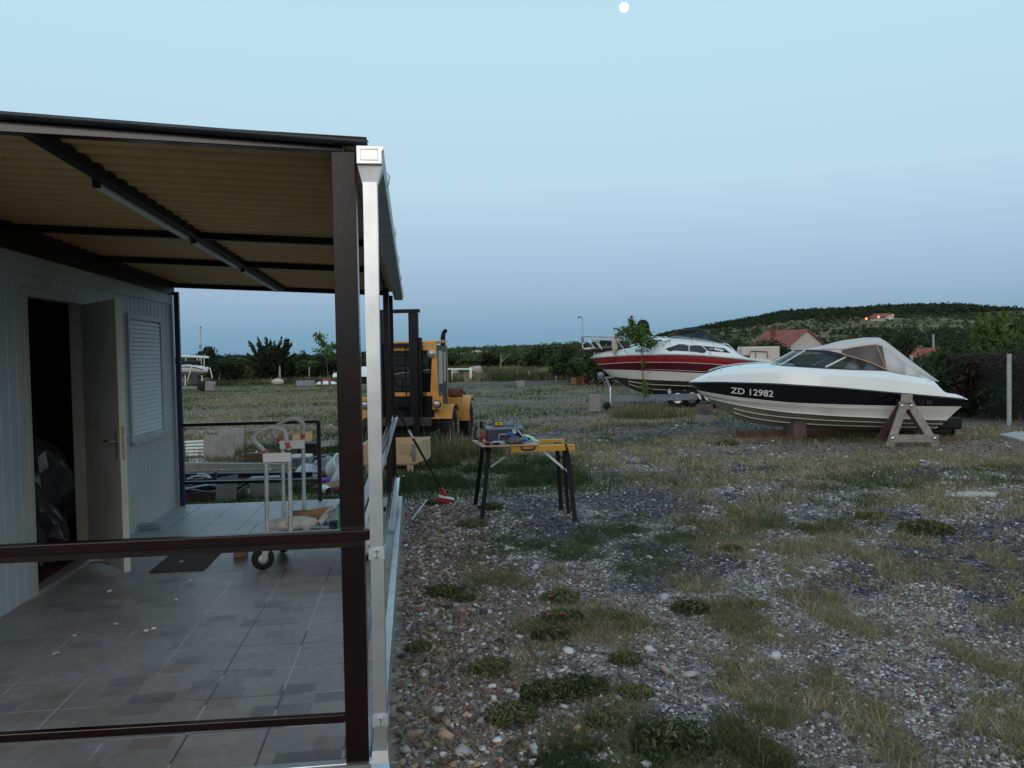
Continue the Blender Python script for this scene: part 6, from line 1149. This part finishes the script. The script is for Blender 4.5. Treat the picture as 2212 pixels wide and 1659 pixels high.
sapling('sapling', 'thin sapling with ragged crown in the grass left of the front canopy post', b0, [tuple(b0), L1(709, 820), L1(706, 780), L1(704, 755)], [(L1(690, 728), (.22, .2, .18), .2), (L1(698, 742), (.2, .2, .16), .15), (L1(704, 758), (.42, .4, .16), .3), (L1(722, 748), (.28, .3, .16), .2), (L1(715, 765), (.4, .3, .14), .15)], 620, .055, 2)
b0 = G(1390, 887); L2 = lambda u, v, dy=0: tuple(np.array(DP(*z7(u, v), 24.3))+np.array([0, dy, 0]))
sapling('sapling', 'young leafy sapling in front of the bow of the red cabin boat', b0, [tuple(b0), L2(725, 760), L2(712, 600), L2(704, 450), L2(700, 330), L2(660, 230), L2(612, 140)], [(L2(608, 110), (.10, .12, .20), .07), (L2(560, 175), (.30, .25, .10), .10), (L2(620, 190), (.30, .3, .16), .15), (L2(690, 200), (.20, .3, .28), .16), (L2(650, 250), (.40, .3, .14), .14), (L2(730, 270), (.30, .3, .2), .14), (L2(820, 290), (.30, .25, .10), .09), (L2(780, 320), (.14, .15, .10), .05), (L2(500, 215), (.12, .1, .04), .03), (L2(720, 500), (.07, .07, .10), .02), (L2(740, 730), (.16, .16, .22), .07)], 1500, .042, 3)
# bare dead tree
x, y = PXD(1081, 62); t = thing('dead_tree', 'bare pale dead tree in the tall grass right of the forklift', 'tree', (x, y, 0)); mb = MB(); q = lambda u, v: DP(*zg(u, v), 62)
mb.tube([q(765, 860), q(768, 720), q(765, 590)], [.05, .035, .01], 6); mb.tube([q(770, 740), q(840, 660), q(920, 600)], [.035, .02, .01], 6); mb.tube([q(775, 700), q(800, 640), q(820, 600)], [.025, .015, .008], 5); mb.build('branches', M['deadw'], t)
# ---- the fence rows
def fence(name, lab, posts, wires, m, r_, wm='mesh'):
    b = posts[0][0]; t = thing(name, lab, 'fence', tuple(b))
    for a, c in posts: mb = MB(); mb.tube([a, c], r_, 6); mb.build('post', M[m], t)
    for k in wires:
        mb = MB(); mb.tube([tuple(np.array(a)*(1-k)+np.array(c)*k) for a, c in posts], .004, 4); mb.build('wire', M[wm], t)
    return t
def pst(px, y0, y1, dep): a = DP(px, y1, dep); c = DP(px, y0, dep); return (tuple(a), tuple(c))
fence('wire_fence', 'wire fence with slim pale posts along the far left yard edge', [pst(474, 793, 832, 58), pst(543, 795, 832, 58), pst(668, 792, 830, 58), pst(722, 803, 830, 58)], (.5, .9), 'post', .045)
t = thing('prop_poles', 'two pale poles leaning together above the white drum at the left yard edge', 'poles', tuple(DP(604, 828, 56))); 
for a, b_ in (((699.6, 914), (696.8, 953)), ((699.6, 914), (701.5, 953))): mb = MB(); mb.tube([DP(b_[0]*k_, b_[1]*k_, 56), DP(a[0]*k_, a[1]*k_, 56)], .04, 6); mb.build('pole', M['post'], t)
fence('wire_fence', 'low wire fence with slim posts left of the orange pallets', [pst(1084, 0+803, 818, 56), pst(1143, 801, 818, 55), pst(1201.6, 773, 820, 52), pst(1236, 787, 820, 50), pst(1251, 787, 820, 49), pst(1271, 787, 822, 48)], (.4, .9), 'post', .04)
t = thing('chain_link_fence', 'chain link fence with grey concrete posts at the right beyond the navy boat', 'fence', tuple(G(2180, 920)))
fp = [pst(2180, 765, 920, 17.8), pst(1969, 768, 872, 24.2)]; A0, A1 = np.array(fp[0][0]), np.array(fp[1][0]); B0, B1 = np.array(fp[0][1]), np.array(fp[1][1]); ex = A0+(A0-A1)*.9; exb = B0+(B0-B1)*.9
for a, c in fp+[(tuple(ex), tuple(exb)), (tuple(A1+(A1-A0)), tuple(B1+(B1-B0)))]: mb = MB(); mb.bar(a, c, .07, .07); mb.build('post', M['galvd'], t, .008)
mb = MB(); nW = 150; P0, P1, Q0, Q1 = ex, A1+(A1-A0), exb, B1+(B1-B0)
for sg in (0, 1):
    for i in range(nW):
        a = i/nW; b_ = a+(.10 if sg else -.10); 
        if 0 <= b_ <= 1: s0_ = P0*(1-a)+P1*a; s1_ = Q0*(1-b_)+Q1*b_; mb.bar(tuple(s0_*.96+s1_*.04), tuple(s0_*.04+s1_*.96), .003, .003)
for k in (.03, .5, .97): mb.bar(tuple(P0*(1-k)+Q0*k), tuple(P1*(1-k)+Q1*k), .005, .005)
mb.build('wire_mesh', M['mesh'], t)
# gate, pallets, lamp posts, far yard things
t = thing('pipe_gate', 'pale metal pipe gate frame in the tall grass right of the forklift', 'gate', tuple(DP(*zg(330, 1000), 54)))
q = lambda u, v: DP(*zg(u, v), 54)
mb = MB(); mb.tube([q(-60, 832), q(340, 832)], .05, 8); mb.build('top_pipe', M['galv'], t)
for u, r_ in ((62, .035), (322, .05), (342, .05)): mb = MB(); mb.tube([q(u, 800 if u > 300 else 832), q(u, 1000)], r_, 8); mb.build('gate_post', M['galv'], t)
t = thing('pallet_stack', 'stack of orange red pallets at the foot of the lamp post', 'pallets', tuple(DP(*zg(1940, 1070), 46)))
c = DP(*zg(1940, 1070), 46)
for k in range(3):
    mb = MB()
    for yy in np.linspace(-.4, .4, 5): mb.box((c[0], c[1]+yy, .105+k*.13), (1.0, .1, .022))
    for xx in (-.45, 0, .45): mb.box((c[0]+xx, c[1], .05+k*.13), (.1, .9, .08))
    mb.build('pallet', mat('pallet_orange%d' % k, (.34,.11,.055), .7, var=.25), t)
def lamp_post(px, y0, y1, dep, lab, arm):
    a = np.array(DP(px+1.5, y1, dep)); c = np.array(DP(px, y0, dep)); a[2] = 0; t = thing('lamp_post', lab, 'lamp post', tuple(a)); mb = MB(); mb.tube([tuple(a), tuple(a*.5+c*.5), tuple(c)], [.07, .055, .045], 8); mb.build('pole', M['galvd'], t)
    mb = MB(); mb.tube([tuple(c), tuple(c+np.array([arm, -.05, .06]))], .03, 6); mb.bar(tuple(c+np.array([arm-.05, 0, .05])), tuple(c+np.array([arm*2.2, 0, .0])), .22, .12); mb.build('lamp_head', M['trailer'], t, .02)
    mb = MB(); m_ = a*.35+c*.65; mb.box(tuple(m_), (.16, .16, .3)); mb.build('sensor_box', M['trailer'], t)
lamp_post(1258, 686, 826, 50, 'slim pale lamp post standing by the orange pallets left of the red boat', -.12)
lamp_post(432.5, 708, 826, 64, 'slim lamp post rising behind the sailing boat at the far left', .03)
c = DP(*zg(1058, 1100), 43); mb = MB(); mb.box((c[0], c[1], .18), (.42, .3, .36)); o = mb.build('concrete_block', M['conc'], None, .02); tag(o, 'lone grey concrete block on the dark gravel patch right of the forklift', 'block')
for i, (u, v, s_) in enumerate(((415, 835, .26), (445, 868, .2), (210, 985, .14), (100, 880, .18))): c = DP(*zg(u, v), 58); blob('boulder', ('larger white boulder in the tall grass right of the pipe gate', 'smaller white boulder just below the larger one by the pipe gate', 'small pale stone at the foot of the pipe gate', 'pale stone inside the pipe gate frame')[i], 'boulder', tuple(c), (s_*1.4, s_, s_), M['stone'], 80+i, .4, .2, group='boulders by the pipe gate')
c = DP(*zb(1695, 870), 50); t = thing('trough', 'dark open trough lying in the grass at the far left yard edge', 'trough', (c[0], c[1], 0)); mb = MB(); mb.bx(c[0]-.55, c[0]+.55, c[1]-.3, c[1]-.25, .02, .40); mb.bx(c[0]-.55, c[0]+.55, c[1]+.25, c[1]+.3, .02, .40); mb.bx(c[0]-.55, c[0]-.5, c[1]-.25, c[1]+.25, .02, .4); mb.bx(c[0]+.5, c[0]+.55, c[1]-.25, c[1]+.25, .02, .4); mb.build('trough_sides', M['trailer'], t); mb = MB(); mb.bx(c[0]-.6, c[0]+.6, c[1]-.32, c[1]+.32, .41, .45); mb.build('trough_lid', M['blackp'], t)
c = DP(*zb(1975, 860), 52); t = thing('kayak', 'white upturned kayak lying in the grass behind the thin sapling', 'kayak', (c[0], c[1], 0)); mb = MB(); mb.grid([[(c[0]+u*.66, c[1]+o*.3*math.sqrt(max(0.02, 1-u*u)), .05+.20*math.cos(o*PI/2)*math.sqrt(max(0.05, 1-abs(u)**3))) for o in (-1, -.6, 0, .6, 1)] for u in np.linspace(-1, 1, 13)]); mb.build('kayak_hull', M['gel'], t, solid=.02)
for u in (-.28, .25): mb = MB(); mb.box((c[0]+u, c[1], .15), (.09, .58, .27)); mb.build('strap', M['black'], t, .03)
mb = MB(); mb.box((c[0]-.05, c[1]+.35, .30), (.5, .2, .18)); o = mb.build('red_crate', M['redp'], None, .03); tag(o, 'small red crate behind the white kayak', 'crate')
c = DP(*zb(1320, 850), 54); blob('drum', 'white drum lying in the grass under the leaning poles', 'drum', (c[0], c[1], .2), (.40, .22, .22), M['bagw'], 90, .2, .2)
# concrete slab and pale flat stone on the right
a = [G(*z8(u, v), .0) for u, v in ((2050, 905), (2160, 885), (2330, 888), (2330, 935), (2180, 935))]; mb = MB(); mb.prism([(p[0], p[1], -.02) for p in a], (0, 0, .07)); o = mb.build('concrete_slab', mat('pale_slab', (.36,.37,.37), .85, var=.1), None, .01); tag(o, 'flat pale concrete slab on the ground at the right picture edge', 'slab')
a = [G(u, v) for u, v in ((2040, 1070), (2090, 1064), (2160, 1066), (2150, 1073), (2060, 1075))]; mb = MB(); mb.prism([(p[0], p[1], -.01) for p in a], (0, 0, .03)); o = mb.build('flat_stone', M['stone'], None, .004); tag(o, 'long flat pale stone in the dry grass at far right', 'stone')
# dark gravel heaps by the boat are part of the ground; utility pole on the slope
a = DP(2017, 757, 75); c = DP(2016, 722, 75); t = tag(MB().tube([(a[0], a[1], float(H(a[0], a[1]))), tuple(c)], .09, 8).build('utility_pole', M['post']), 'short pale utility pole on the slope right of the dark round tree', 'pole')
# ---- houses
def house(lab, base, wd, ln, hw, hr, rot, wins, chim=True, name='house'):
    t = thing(name, lab, 'house', (0, 0, 0)); mb = MB(); w2 = wd/2
    mb.prism([(-w2, 0, -3), (w2, 0, -3), (w2, 0, hw), (0, 0, hw+hr), (-w2, 0, hw)], (0, ln, 0)); mb.build('wall', M['render'], t)
    for s in (-1, 1): mb = MB(); e_ = .45; sl = hr/w2; mb.prism([(0, -.35, hw+hr+.03), (s*(w2+e_), -.35, hw-e_*sl+.03), (s*(w2+e_), -.35, hw-e_*sl+.15), (0, -.35, hw+hr+.19)], (0, ln+.7, 0)); rf_ = mb.build('roof', M['tile_r'], t)
    if chim: mb = MB(); mb.bx(-2.0, -1.5, ln*.62, ln*.62+.5, hw+.5, hw+hr+.55); mb.bx(-2.06, -1.44, ln*.62-.06, ln*.62+.56, hw+hr+.552, hw+hr+.65); mb.build('chimney', M['rusty'], rf_)
    for (x, z, ww, hh) in wins:
        mb = MB(); mb.bx(x-ww/2-.08, x+ww/2+.08, -.05, -.003, z-.08, z+hh+.08); f_ = mb.build('window', M['paneld'], t); mb = MB(); mb.bx(x-ww/2, x+ww/2, -.08, -.052, z, z+hh); mb.build('shutter', M['gel'], f_)
    t.location = base; t.rotation_euler = (0, 0, rot); return t
hx_, hy_ = PXD(1742, 130); house('pale house with red tiled roof and shuttered gable windows beyond the red boat', (hx_, hy_, -.3), 8.0, 7.6, 2.55, 2.45, R(22), [(-1.9, .55, 1.3, 1.5), (2.4, .85, 1.5, 1.3)])
p = HT(1922, 692.5); hh_ = house('small pale house with red roof and lit lamps high on the hillside', (p[0], p[1], p[2]-.1), 5.2*p[1]/300, 7.0*p[1]/300, 1.7*p[1]/300, 1.25*p[1]/300, R(18), [(.2, .4, .9, .9)], False)
c = DP(*z9(1350, 165), p[1]*.99); mb = MB()
for k in range(6): mb.box((c[0]-1.8+k*.75, c[1], c[2]), (.1, .1, 1.6))
mb.box((c[0], c[1], c[2]+.8), (4.4, .12, .12)); mb.build('terrace_fence', M['render'], hh_).matrix_parent_inverse = hh_.matrix_basis.inverted() if 0 else Matrix.Translation((0, 0, 0))
bpy.data.objects.remove([o for o in hh_.children if o.name.startswith('terrace_fence')][0])
for i, (u, v, r_) in enumerate(((1122, 157, .30), (1206, 145, .30), (1305, 130, .16))):
    c = DP(*z9(u, v), p[1]*.985); t = thing('lamp', ('lit orange lamp on the hill left of the small house', 'lit orange lamp at the left eave of the small hillside house', 'faint lit lamp under the gable of the small hillside house')[i], 'lamp', tuple(c), 'lit lamps on the hill')
    mb = MB(); mb.lathe(c, (0, 0, 1), [(-r_*math.cos(PI*k/8), r_*math.sin(PI*k/8)) for k in range(9)], 12); mb.build('bulb', M['lampo'], t); 
    if i == 0: mb = MB(); mb.tube([(c[0], c[1]+.2, float(H(c[0], c[1]))-.3), (c[0], c[1]+.2, c[2])], .08, 6); mb.build('lamp_pole', M['blackp'], t)
x, y = PXD(2068, 64); house('low building with faded red roof behind the bushes at the right', (x, y, float(H(x, y))-.6), 3.2, 5.0, 1.2, .95, R(58), [], False)
# ---- far woods and hillside growth: nobody could count these
def mass(name, pts, hs, kinds_m, n, leaf, seed, lab=None):
    rng = np.random.default_rng(seed); P = []; T = []
    for (x, y, z), h in zip(pts, hs):
        q = rng.normal(size=(n, 3)); q /= np.linalg.norm(q, axis=1)[:, None]; q *= rng.uniform(.5, 1.05, n)[:, None]; q = q*np.array([h*.62, h*.62, h*.5])+np.array([x, y, z+h*.42]); P.append(q); T.append(np.clip(rng.random()*.45+.3*rng.random(n)+.12*(q[:, 2]-z)/h, 0, 1))
    P = np.concatenate(P); T = np.concatenate(T); V, F = leaf_quads(P, leaf, rng, 0, 1.1); o = npmesh(name, V, F, kinds_m, tint=np.repeat(T, 4)); tag(o, kind='stuff'); return o
def polar(n, a0, a1, r0, r1, rng): 
    pa = rng.uniform(a0, a1, n); r = r0*(r1/r0)**rng.random(n); a = np.arctan2(pa-PW/2, FP)+yaw; return r*np.sin(a), r*np.cos(a), pa, r
rg = np.random.default_rng(9)
x, y, pa, r = polar(9000, 1420, 2500, 298, 440, rg); top = np.interp(pa, [1420, 1520, 1600, 1700, 2050, 2130, 2200, 2500], [416, 385, 345, 305, 318, 345, 395, 415]); k = r > top-8*fbm(pa*.03, r*.02, 3); x, y = x[k], y[k]; z = H(x, y); mass('hill_forest', np.stack([x, y, z], 1), 1.2+1.5*rg.random(len(x))**3, LEAF['dark'], 26, .42, 31)
x, y, pa, r = polar(5200, 1350, 2600, 140, 400, rg); k = fbm(x*.03, y*.03, 12, 4)+.16*(rg.random(len(x))-.5) > .505; x, y = x[k], y[k]; z = H(x, y); mass('hillside_shrubs', np.stack([x, y, z], 1), .6+1.5*rg.random(len(x))**2.5, LEAF['dark'], 18, .28, 32)
x, y, pa, r = polar(3600, 1350, 2600, 150, 400, rg); k = (rg.random(len(x)) < .5) & (fbm(x*.025+5, y*.04, 19, 4) > .44); x, y = x[k], y[k]; z = H(x, y); mass('hillside_scrub', np.stack([x, y, z], 1), .5+1.0*rg.random(len(x)), LEAF['olive'], 14, .3, 33)
x, y, pa, r = polar(3800, 300, 1520, 96, 430, rg); k = (pa > 820) | (r > 200); x, y = x[k], y[k]; z = H(x, y); mass('ridge_scrub', np.stack([x, y, z], 1), 1.0+1.2*rg.random(len(x))**2, LEAF['dark'], 20, .36, 34)
x, y, pa, r = polar(1100, 840, 1250, 96, 330, rg); z = H(x, y); mass('ridge_thicket', np.stack([x, y, z], 1), 1.3+1.6*rg.random(len(x)), LEAF['mid'], 18, .40, 35)
# pale ruins/stones in the scrub
for i, (u, v, s_) in enumerate(((190, 640, .5), (415, 597, .5), (600, 605, .55), (1265, 570, .5), (925, 592, .3))):
    c = DP(*zg(u, v), 95+i*6); blob('rock', ('pale rock in the scrub nearest the forklift cab', 'pale flat rock in the scrub, second right of the forklift', 'tall pale rock in the scrub left of the dead tree', 'pale rock high in the scrub left of the red boat', 'tiny pale rock in the scrub by the dead tree top')[i], 'rock', tuple(c), (s_*1.3, s_, s_*.7), M['stone'], 60+i, .5, .1, group='pale rocks in the scrub')
# ---- grass
def blades(P, hgt, wid, lean, tint, rng):
    n = len(P); a = rng.uniform(0, 2*PI, n); wv = np.stack([np.cos(a), np.sin(a), np.zeros(n)], 1)*(wid*rng.uniform(.6, 1.3, n))[:, None]; b = rng.uniform(0, 2*PI, n); l = (hgt*lean*rng.uniform(.3, 1.3, n))[:, None]*np.stack([np.cos(b), np.sin(b), np.zeros(n)], 1)
    h = np.zeros((n, 3)); h[:, 2] = hgt; v0 = P-wv; v1 = P+wv; v2 = P+h*.6+l*.4+wv*.7; v3 = P+h*.6+l*.4-wv*.7; v4 = P+h+l
    V = np.stack([v0, v1, v2, v3, v4], 1).reshape(-1, 3); i = np.arange(n)[:, None]*5; F = np.concatenate([i+np.array([[0, 1, 2, 3]])]); F2 = np.concatenate([i+np.array([[3, 2, 4, 4]])]); return V, F, F2, np.repeat(tint, 5)
def grass(name, x, y, nb, h0, wid, seed, spread=.035, lean=.6, tb=0.0, hv=.7):
    rng = np.random.default_rng(seed); c, d, t_, dry = masks(x, y); T = len(x); th_ = h0*(1-hv/2+hv*rng.random(T))*(.55+.9*fbm(x*.9 if h0 < .3 else x*.35, y*.9 if h0 < .3 else y*.35, 41, 3))
    xi = np.repeat(x, nb)+rng.normal(size=T*nb)*spread; yi = np.repeat(y, nb)+rng.normal(size=T*nb)*spread; hb_ = np.repeat(th_, nb)*rng.uniform(.4, 1.1, T*nb)
    tt = np.clip(np.repeat(.18+.62*dry+tb+.18*rng.normal(size=T), nb)+.10*rng.normal(size=T*nb), 0, 1); P = np.stack([xi, yi, H(xi, yi)-.004], 1); V, F, F2, tn = blades(P, hb_, wid, lean, tt, rng)
    me = bpy.data.meshes.new(name); me.vertices.add(len(V)); me.vertices.foreach_set('co', V.astype(np.float32).ravel()); n = len(F)
    li = np.concatenate([F, F2[:, :3]], 1).ravel(); me.loops.add(len(li)); me.loops.foreach_set('vertex_index', li.astype(np.int32)); me.polygons.add(2*n); ls = np.stack([np.arange(n)*7, np.arange(n)*7+4], 1).ravel(); me.polygons.foreach_set('loop_start', ls.astype(np.int32))
    a = me.attributes.new('tint', 'FLOAT', 'POINT'); a.data.foreach_set('value', tn.astype(np.float32)); me.materials.append(LEAF['grass']); me.update(calc_edges=True); o = bpy.data.objects.new(name, me); COL.objects.link(o); tag(o, kind='stuff'); return o
def ok(x, y): return ~((x > DX0-.1) & (x < DX1+.06) & (y > DY0-.1) & (y < DY1+.05)) & ~((x > -5.2) & (x < -2.5) & (y < 9.3))
rg = np.random.default_rng(77)
def sspots(n, r0, r1, pw, a0=700, a1=2330):
    pa = rg.uniform(a0, a1, n); r = (r0**pw+(r1**pw-r0**pw)*rg.random(n))**(1/pw); a = np.arctan2(pa-PW/2, FP)+yaw; x = r*np.sin(a); y = r*np.cos(a); c = masks(x, y)[0]; k = ok(x, y) & (rg.random(n) > c*.8); return x[k], y[k]
def spots(n, r0, r1, pw=1.0, a0=-100, a1=2320, thr=.35):
    pa = rg.uniform(a0, a1, n); r = (r0**pw+(r1**pw-r0**pw)*rg.random(n))**(1/pw); a = np.arctan2(pa-PW/2, FP)+yaw; x = r*np.sin(a); y = r*np.cos(a); c = masks(x, y)[0]; k = ok(x, y) & (c > thr*rg.random(n)+.12); return x[k], y[k]
x, y = spots(30000, 2.6, 8.5, 1.6); grass('short_grass', x, y, 11, .036, .0019, 1, .035, 1.3)
x, y = spots(30000, 2.6, 6.2, 1.5, 850, 1700, .2); k = (fbm(x*2.0+7, y*1.6, 91, 3) > .60); grass('weedy_grass', x[k], y[k], 11, .042, .0024, 21, .035, 1.1, -.16)
x, y = sspots(1500, 2.8, 9, 1.6, 800); grass('stray_tufts', x, y, 16, .050, .0020, 22, .03, 1.1, .1)
x, y = spots(3600, 2.8, 9, 1.6, thr=.8); grass('grass_tufts', x, y, 26, .072, .0020, 2, .032, 1.0, .08)
x, y = spots(16000, 8, 20, 1.3); grass('yard_grass', x, y, 9, .07, .006, 3, .07, .9)
x, y = spots(15000, 18, 64, 1.0); grass('far_grass', x, y, 6, .10, .014, 4, .2, .9, -.04)
x = rg.uniform(-1.4, 2.2, 1100); y = rg.uniform(13.2, 15.4, 1100); k = (x+.2)**2/3.2+(y-14.4)**2/1.0 < 1.1; grass('tall_grass', x[k], y[k], 10, .36, .005, 5, .07, .45, -.22); k = k & (rg.random(1100) < .12); grass('seed_heads', x[k], y[k], 2, .46, .007, 51, .07, .35, .35)
x = rg.uniform(-.5, 2.4, 1500); y = rg.uniform(10.4, 13.4, 1500); k = fbm(x, y, 4) > .42; grass('green_grass', x[k], y[k], 9, .13, .005, 6, .05, .7, -.18)
x, y, pa, r = polar(6500, 965, 1225, 54, 84, rg); k = fbm(x*.25, y*.25, 5)+.12*rg.random(len(x)) > .46; grass('tall_dry_grass', x[k], y[k], 6, .62, .03, 7, .4, .7, .05)
x, y, pa, r = polar(2200, 400, 860, 57, 64, rg); grass('edge_grass', x, y, 6, .36, .025, 8, .3, .6, -.1)
x = rg.uniform(-4.5, 0, 1500); y = rg.uniform(10.2, 17, 1500); k = fbm(x*.7, y*.7, 14) > .45; grass('field_grass', x[k], y[k], 8, .15, .008, 9, .06, .6, -.25)
x, y, pa, r = polar(900, 1395, 1500, 22, 24.5, rg); grass('trailer_grass', x, y, 7, .14, .010, 10, .14, .8, -.1)
x, y, pa, r = polar(420, 1340, 1440, 21.5, 24, rg); grass('trailer_grass', x, y, 9, .22, .010, 12, .16, .8, -.2)
# flower heads beyond the deck, poppies
n = 260; x = rg.uniform(-4.8, .2, n); y = rg.uniform(10.3, 19, n); z = H(x, y)+rg.uniform(.10, .24, n); V, F = leaf_quads(np.stack([x, y, z], 1), .022, rg, .9, .6); o = npmesh('white_flowers', V, F, M['white']); tag(o, kind='stuff')
for i, (u, v) in enumerate(((1300, 405), (1115, 515), (1110, 635), (1200, 635))):
    c = G((960+u/2.676)*k_, (1300+v/2.676)*k_, .07); t = thing('poppy', ('single red poppy apart, highest in the picture of the four', 'red poppy on the upper edge of the dark green clump', 'red poppy low on the left of the dark green clump', 'red poppy low on the right of the dark green clump')[i], 'flower', (c[0], c[1], 0), 'poppies in the gravel')
    mb = MB(); mb.grid([[(c[0]+r_*math.cos(a), c[1]+r_*math.sin(a), c[2]+r_*.5+.003*math.sin(3*a)) for a in np.linspace(0, 2*PI, 11)] for r_ in (.001, .010, .018)]); mb.build('petals', M['redp'], t); mb = MB(); mb.tube([(c[0], c[1]+.01, 0), (c[0], c[1], c[2])], .0015, 5); mb.build('stem', LEAF['mid'], t)
# ---- dark green weed clumps
wc = [(1455, 1608, .17), (1305, 1562, .10), (1215, 1345, .14), (1212, 1300, .12), (1255, 1492, .16), (1105, 1550, .13), (962, 1288, .12), (1375, 1500, .10), (1490, 1322, .13), (905, 1405, .07), (1000, 1300, .10), (1060, 1450, .12), (1185, 1505, .13), (1570, 962, .22), (1060, 1100, .14), (1020, 1135, .13), (940, 1090, .12), (1580, 1190, .10), (2000, 1145, .22), (1880, 1115, .16), (1190, 1380, .12), (1350, 1430, .08)]
wl = ['largest round one at the bottom edge', 'small tight one left of the largest at the bottom', 'one with the red poppies', 'one just behind the poppies', 'broad one in the lower middle', 'loose one near the bottom left', 'one by the deck edge', 'thin long one right of the broad middle one', 'one beside the dry tuft right of the poppies', 'small upright one close to the downpipe', 'one beside that by the deck edge', 'low one left of centre in the stones', 'one between the broad and the loose ones', 'one in front of the block stack under the navy bow', 'one under the left legs of the workbench', 'one left of the workbench legs', 'one under the broom head', 'pale one alone beyond the gravel right of the workbench', 'broad one far right in the dry grass', 'one left of the broad far right one', 'one in front of the poppies', 'smallest one right of the poppies']
for i, ((u, v, r_), lab) in enumerate(zip(wc, wl)):
    c = G(u, v); n = (1100, 800, 950)[i % 3]; tof = (.0, .28, .14, .38)[i % 4]; r_ *= (1.15, .9, 1.0)[i % 3]; q = rg.normal(size=(n, 3))*np.array([r_*.55, r_*.45, 0]); rq = np.hypot(q[:, 0], q[:, 1])/(r_*.95); q[:, :2] /= np.maximum(1, rq)[:, None]; hh = np.clip(1-(q[:, 0]**2+q[:, 1]**2)/(r_*1.25)**2, .08, 1); q[:, 2] = rg.random(n)*hh*r_*.42+.004; V, F = leaf_quads(q, (.006+r_*.02)*min(3, max(1, math.hypot(c[0], c[1])/6)), rg, .3, 1.5); tn = np.repeat(np.clip(.12+tof+.55*rg.random(n)*(.4+q[:, 2]/(r_*.3))+.3*(rg.random(n) < .06), 0, 1), 4)
    o = npmesh('weed_clump', V, F, M['weed'], tint=tn); o.location = (c[0], c[1], float(H(c[0], c[1]))); tag(o, 'low green weed clump, '+lab, 'weed', 'weed clumps in the gravel')
# ---- loose stones
def stones(name, x, y, size, seed, flat=.55):
    rng = np.random.default_rng(seed); n = len(x); g = (1+5**.5)/2; B = np.array([(-1, g, 0), (1, g, 0), (-1, -g, 0), (1, -g, 0), (0, -1, g), (0, 1, g), (0, -1, -g), (0, 1, -g), (g, 0, -1), (g, 0, 1), (-g, 0, -1), (-g, 0, 1)])/1.9
    Fb = np.array([(0,11,5),(0,5,1),(0,1,7),(0,7,10),(0,10,11),(1,5,9),(5,11,4),(11,10,2),(10,7,6),(7,1,8),(3,9,4),(3,4,2),(3,2,6),(3,6,8),(3,8,9),(4,9,5),(2,4,11),(6,2,10),(8,6,7),(9,8,1)])
    V = B[None]*(1+.30*rng.normal(size=(n, 12, 1)))*size[:, None, None]*np.stack([rng.uniform(.75, 1.4, n), rng.uniform(.6, 1.05, n), flat*rng.uniform(.6, 1.25, n)], 1)[:, None, :]
    a = rng.uniform(0, 2*PI, n); t1 = rng.normal(size=n)*.25; ca, sa = np.cos(a)[:, None], np.sin(a)[:, None]; X = V[..., 0]*ca-V[..., 1]*sa; Y = V[..., 0]*sa+V[..., 1]*ca; Z_ = V[..., 2]+X*t1[:, None]
    V = np.stack([X+x[:, None], Y+y[:, None], Z_+(H(x, y)+size*flat*.25)[:, None]], -1).reshape(-1, 3); F = (Fb[None]+np.arange(n)[:, None, None]*12).reshape(-1, 3)
    c, dk, tan, dry = masks(x, y); u = rng.random(n); v = rng.random(n)
    pale = np.stack([.11+.56*u**1.9, .096+.525*u**1.9, .099+.525*u**1.9], 1); dark = np.stack([.026+.10*u**2, .025+.095*u**2, .033+.115*u**2], 1); tn = np.stack([.08+.36*u**1.5, .045+.25*u**1.5, .03+.16*u**1.5], 1); mau = np.stack([.07+.16*u, .04+.10*u, .045+.10*u], 1)
    C = np.where((v < .12+dk*.66)[:, None], dark, pale); w_ = rng.random(n); C = np.where((w_ < tan*.6)[:, None], tn, C); C = np.where((w_ > .86)[:, None], mau, C)
    o = npmesh(name, V, F, M['stonec'], col=np.repeat(C, 12, 0)); tag(o, kind='stuff'); return o
ms = bpy.data.materials.new('loose_stone'); ms.use_nodes = True; a_ = ms.node_tree.nodes.new('ShaderNodeVertexColor'); a_.layer_name = 'colr'; pb = ms.node_tree.nodes['Principled BSDF']; pb.inputs['Roughness'].default_value = .8; pb.inputs['Specular IOR Level'].default_value = .3; ms.node_tree.links.new(a_.outputs[0], pb.inputs['Base Color']); M['stonec'] = ms
x, y = sspots(56000, 2.5, 7.0, 1.7); stones('gravel', x, y, .0045+.0095*rg.random(len(x))**2.6, 1)
x, y = sspots(26000, 6.5, 13, 1.4); stones('gravel', x, y, .008+.015*rg.random(len(x))**2.4, 2)
x, y = sspots(15000, 12, 21, 1.1, -100); stones('coarse_gravel', x, y, .012+.026*rg.random(len(x))**2, 3, .4)
n = 9000; x = rg.uniform(-.14, 1.0, n)**1; y = 2.6+7.2*rg.random(n); k = (rg.random(n) > (x/1.0)*.9) & ok(x, y); stones('edge_gravel', x[k], y[k], .008+.018*rg.random(k.sum())**2.2, 4, .65)
n = 160; x = rg.uniform(-.1, 3.5, n)*rg.random(n); y = 2.7+6*rg.random(n); k = ok(x, y); stones('cobbles', x[k], y[k], .022+.018*rg.random(k.sum()), 5, .5)
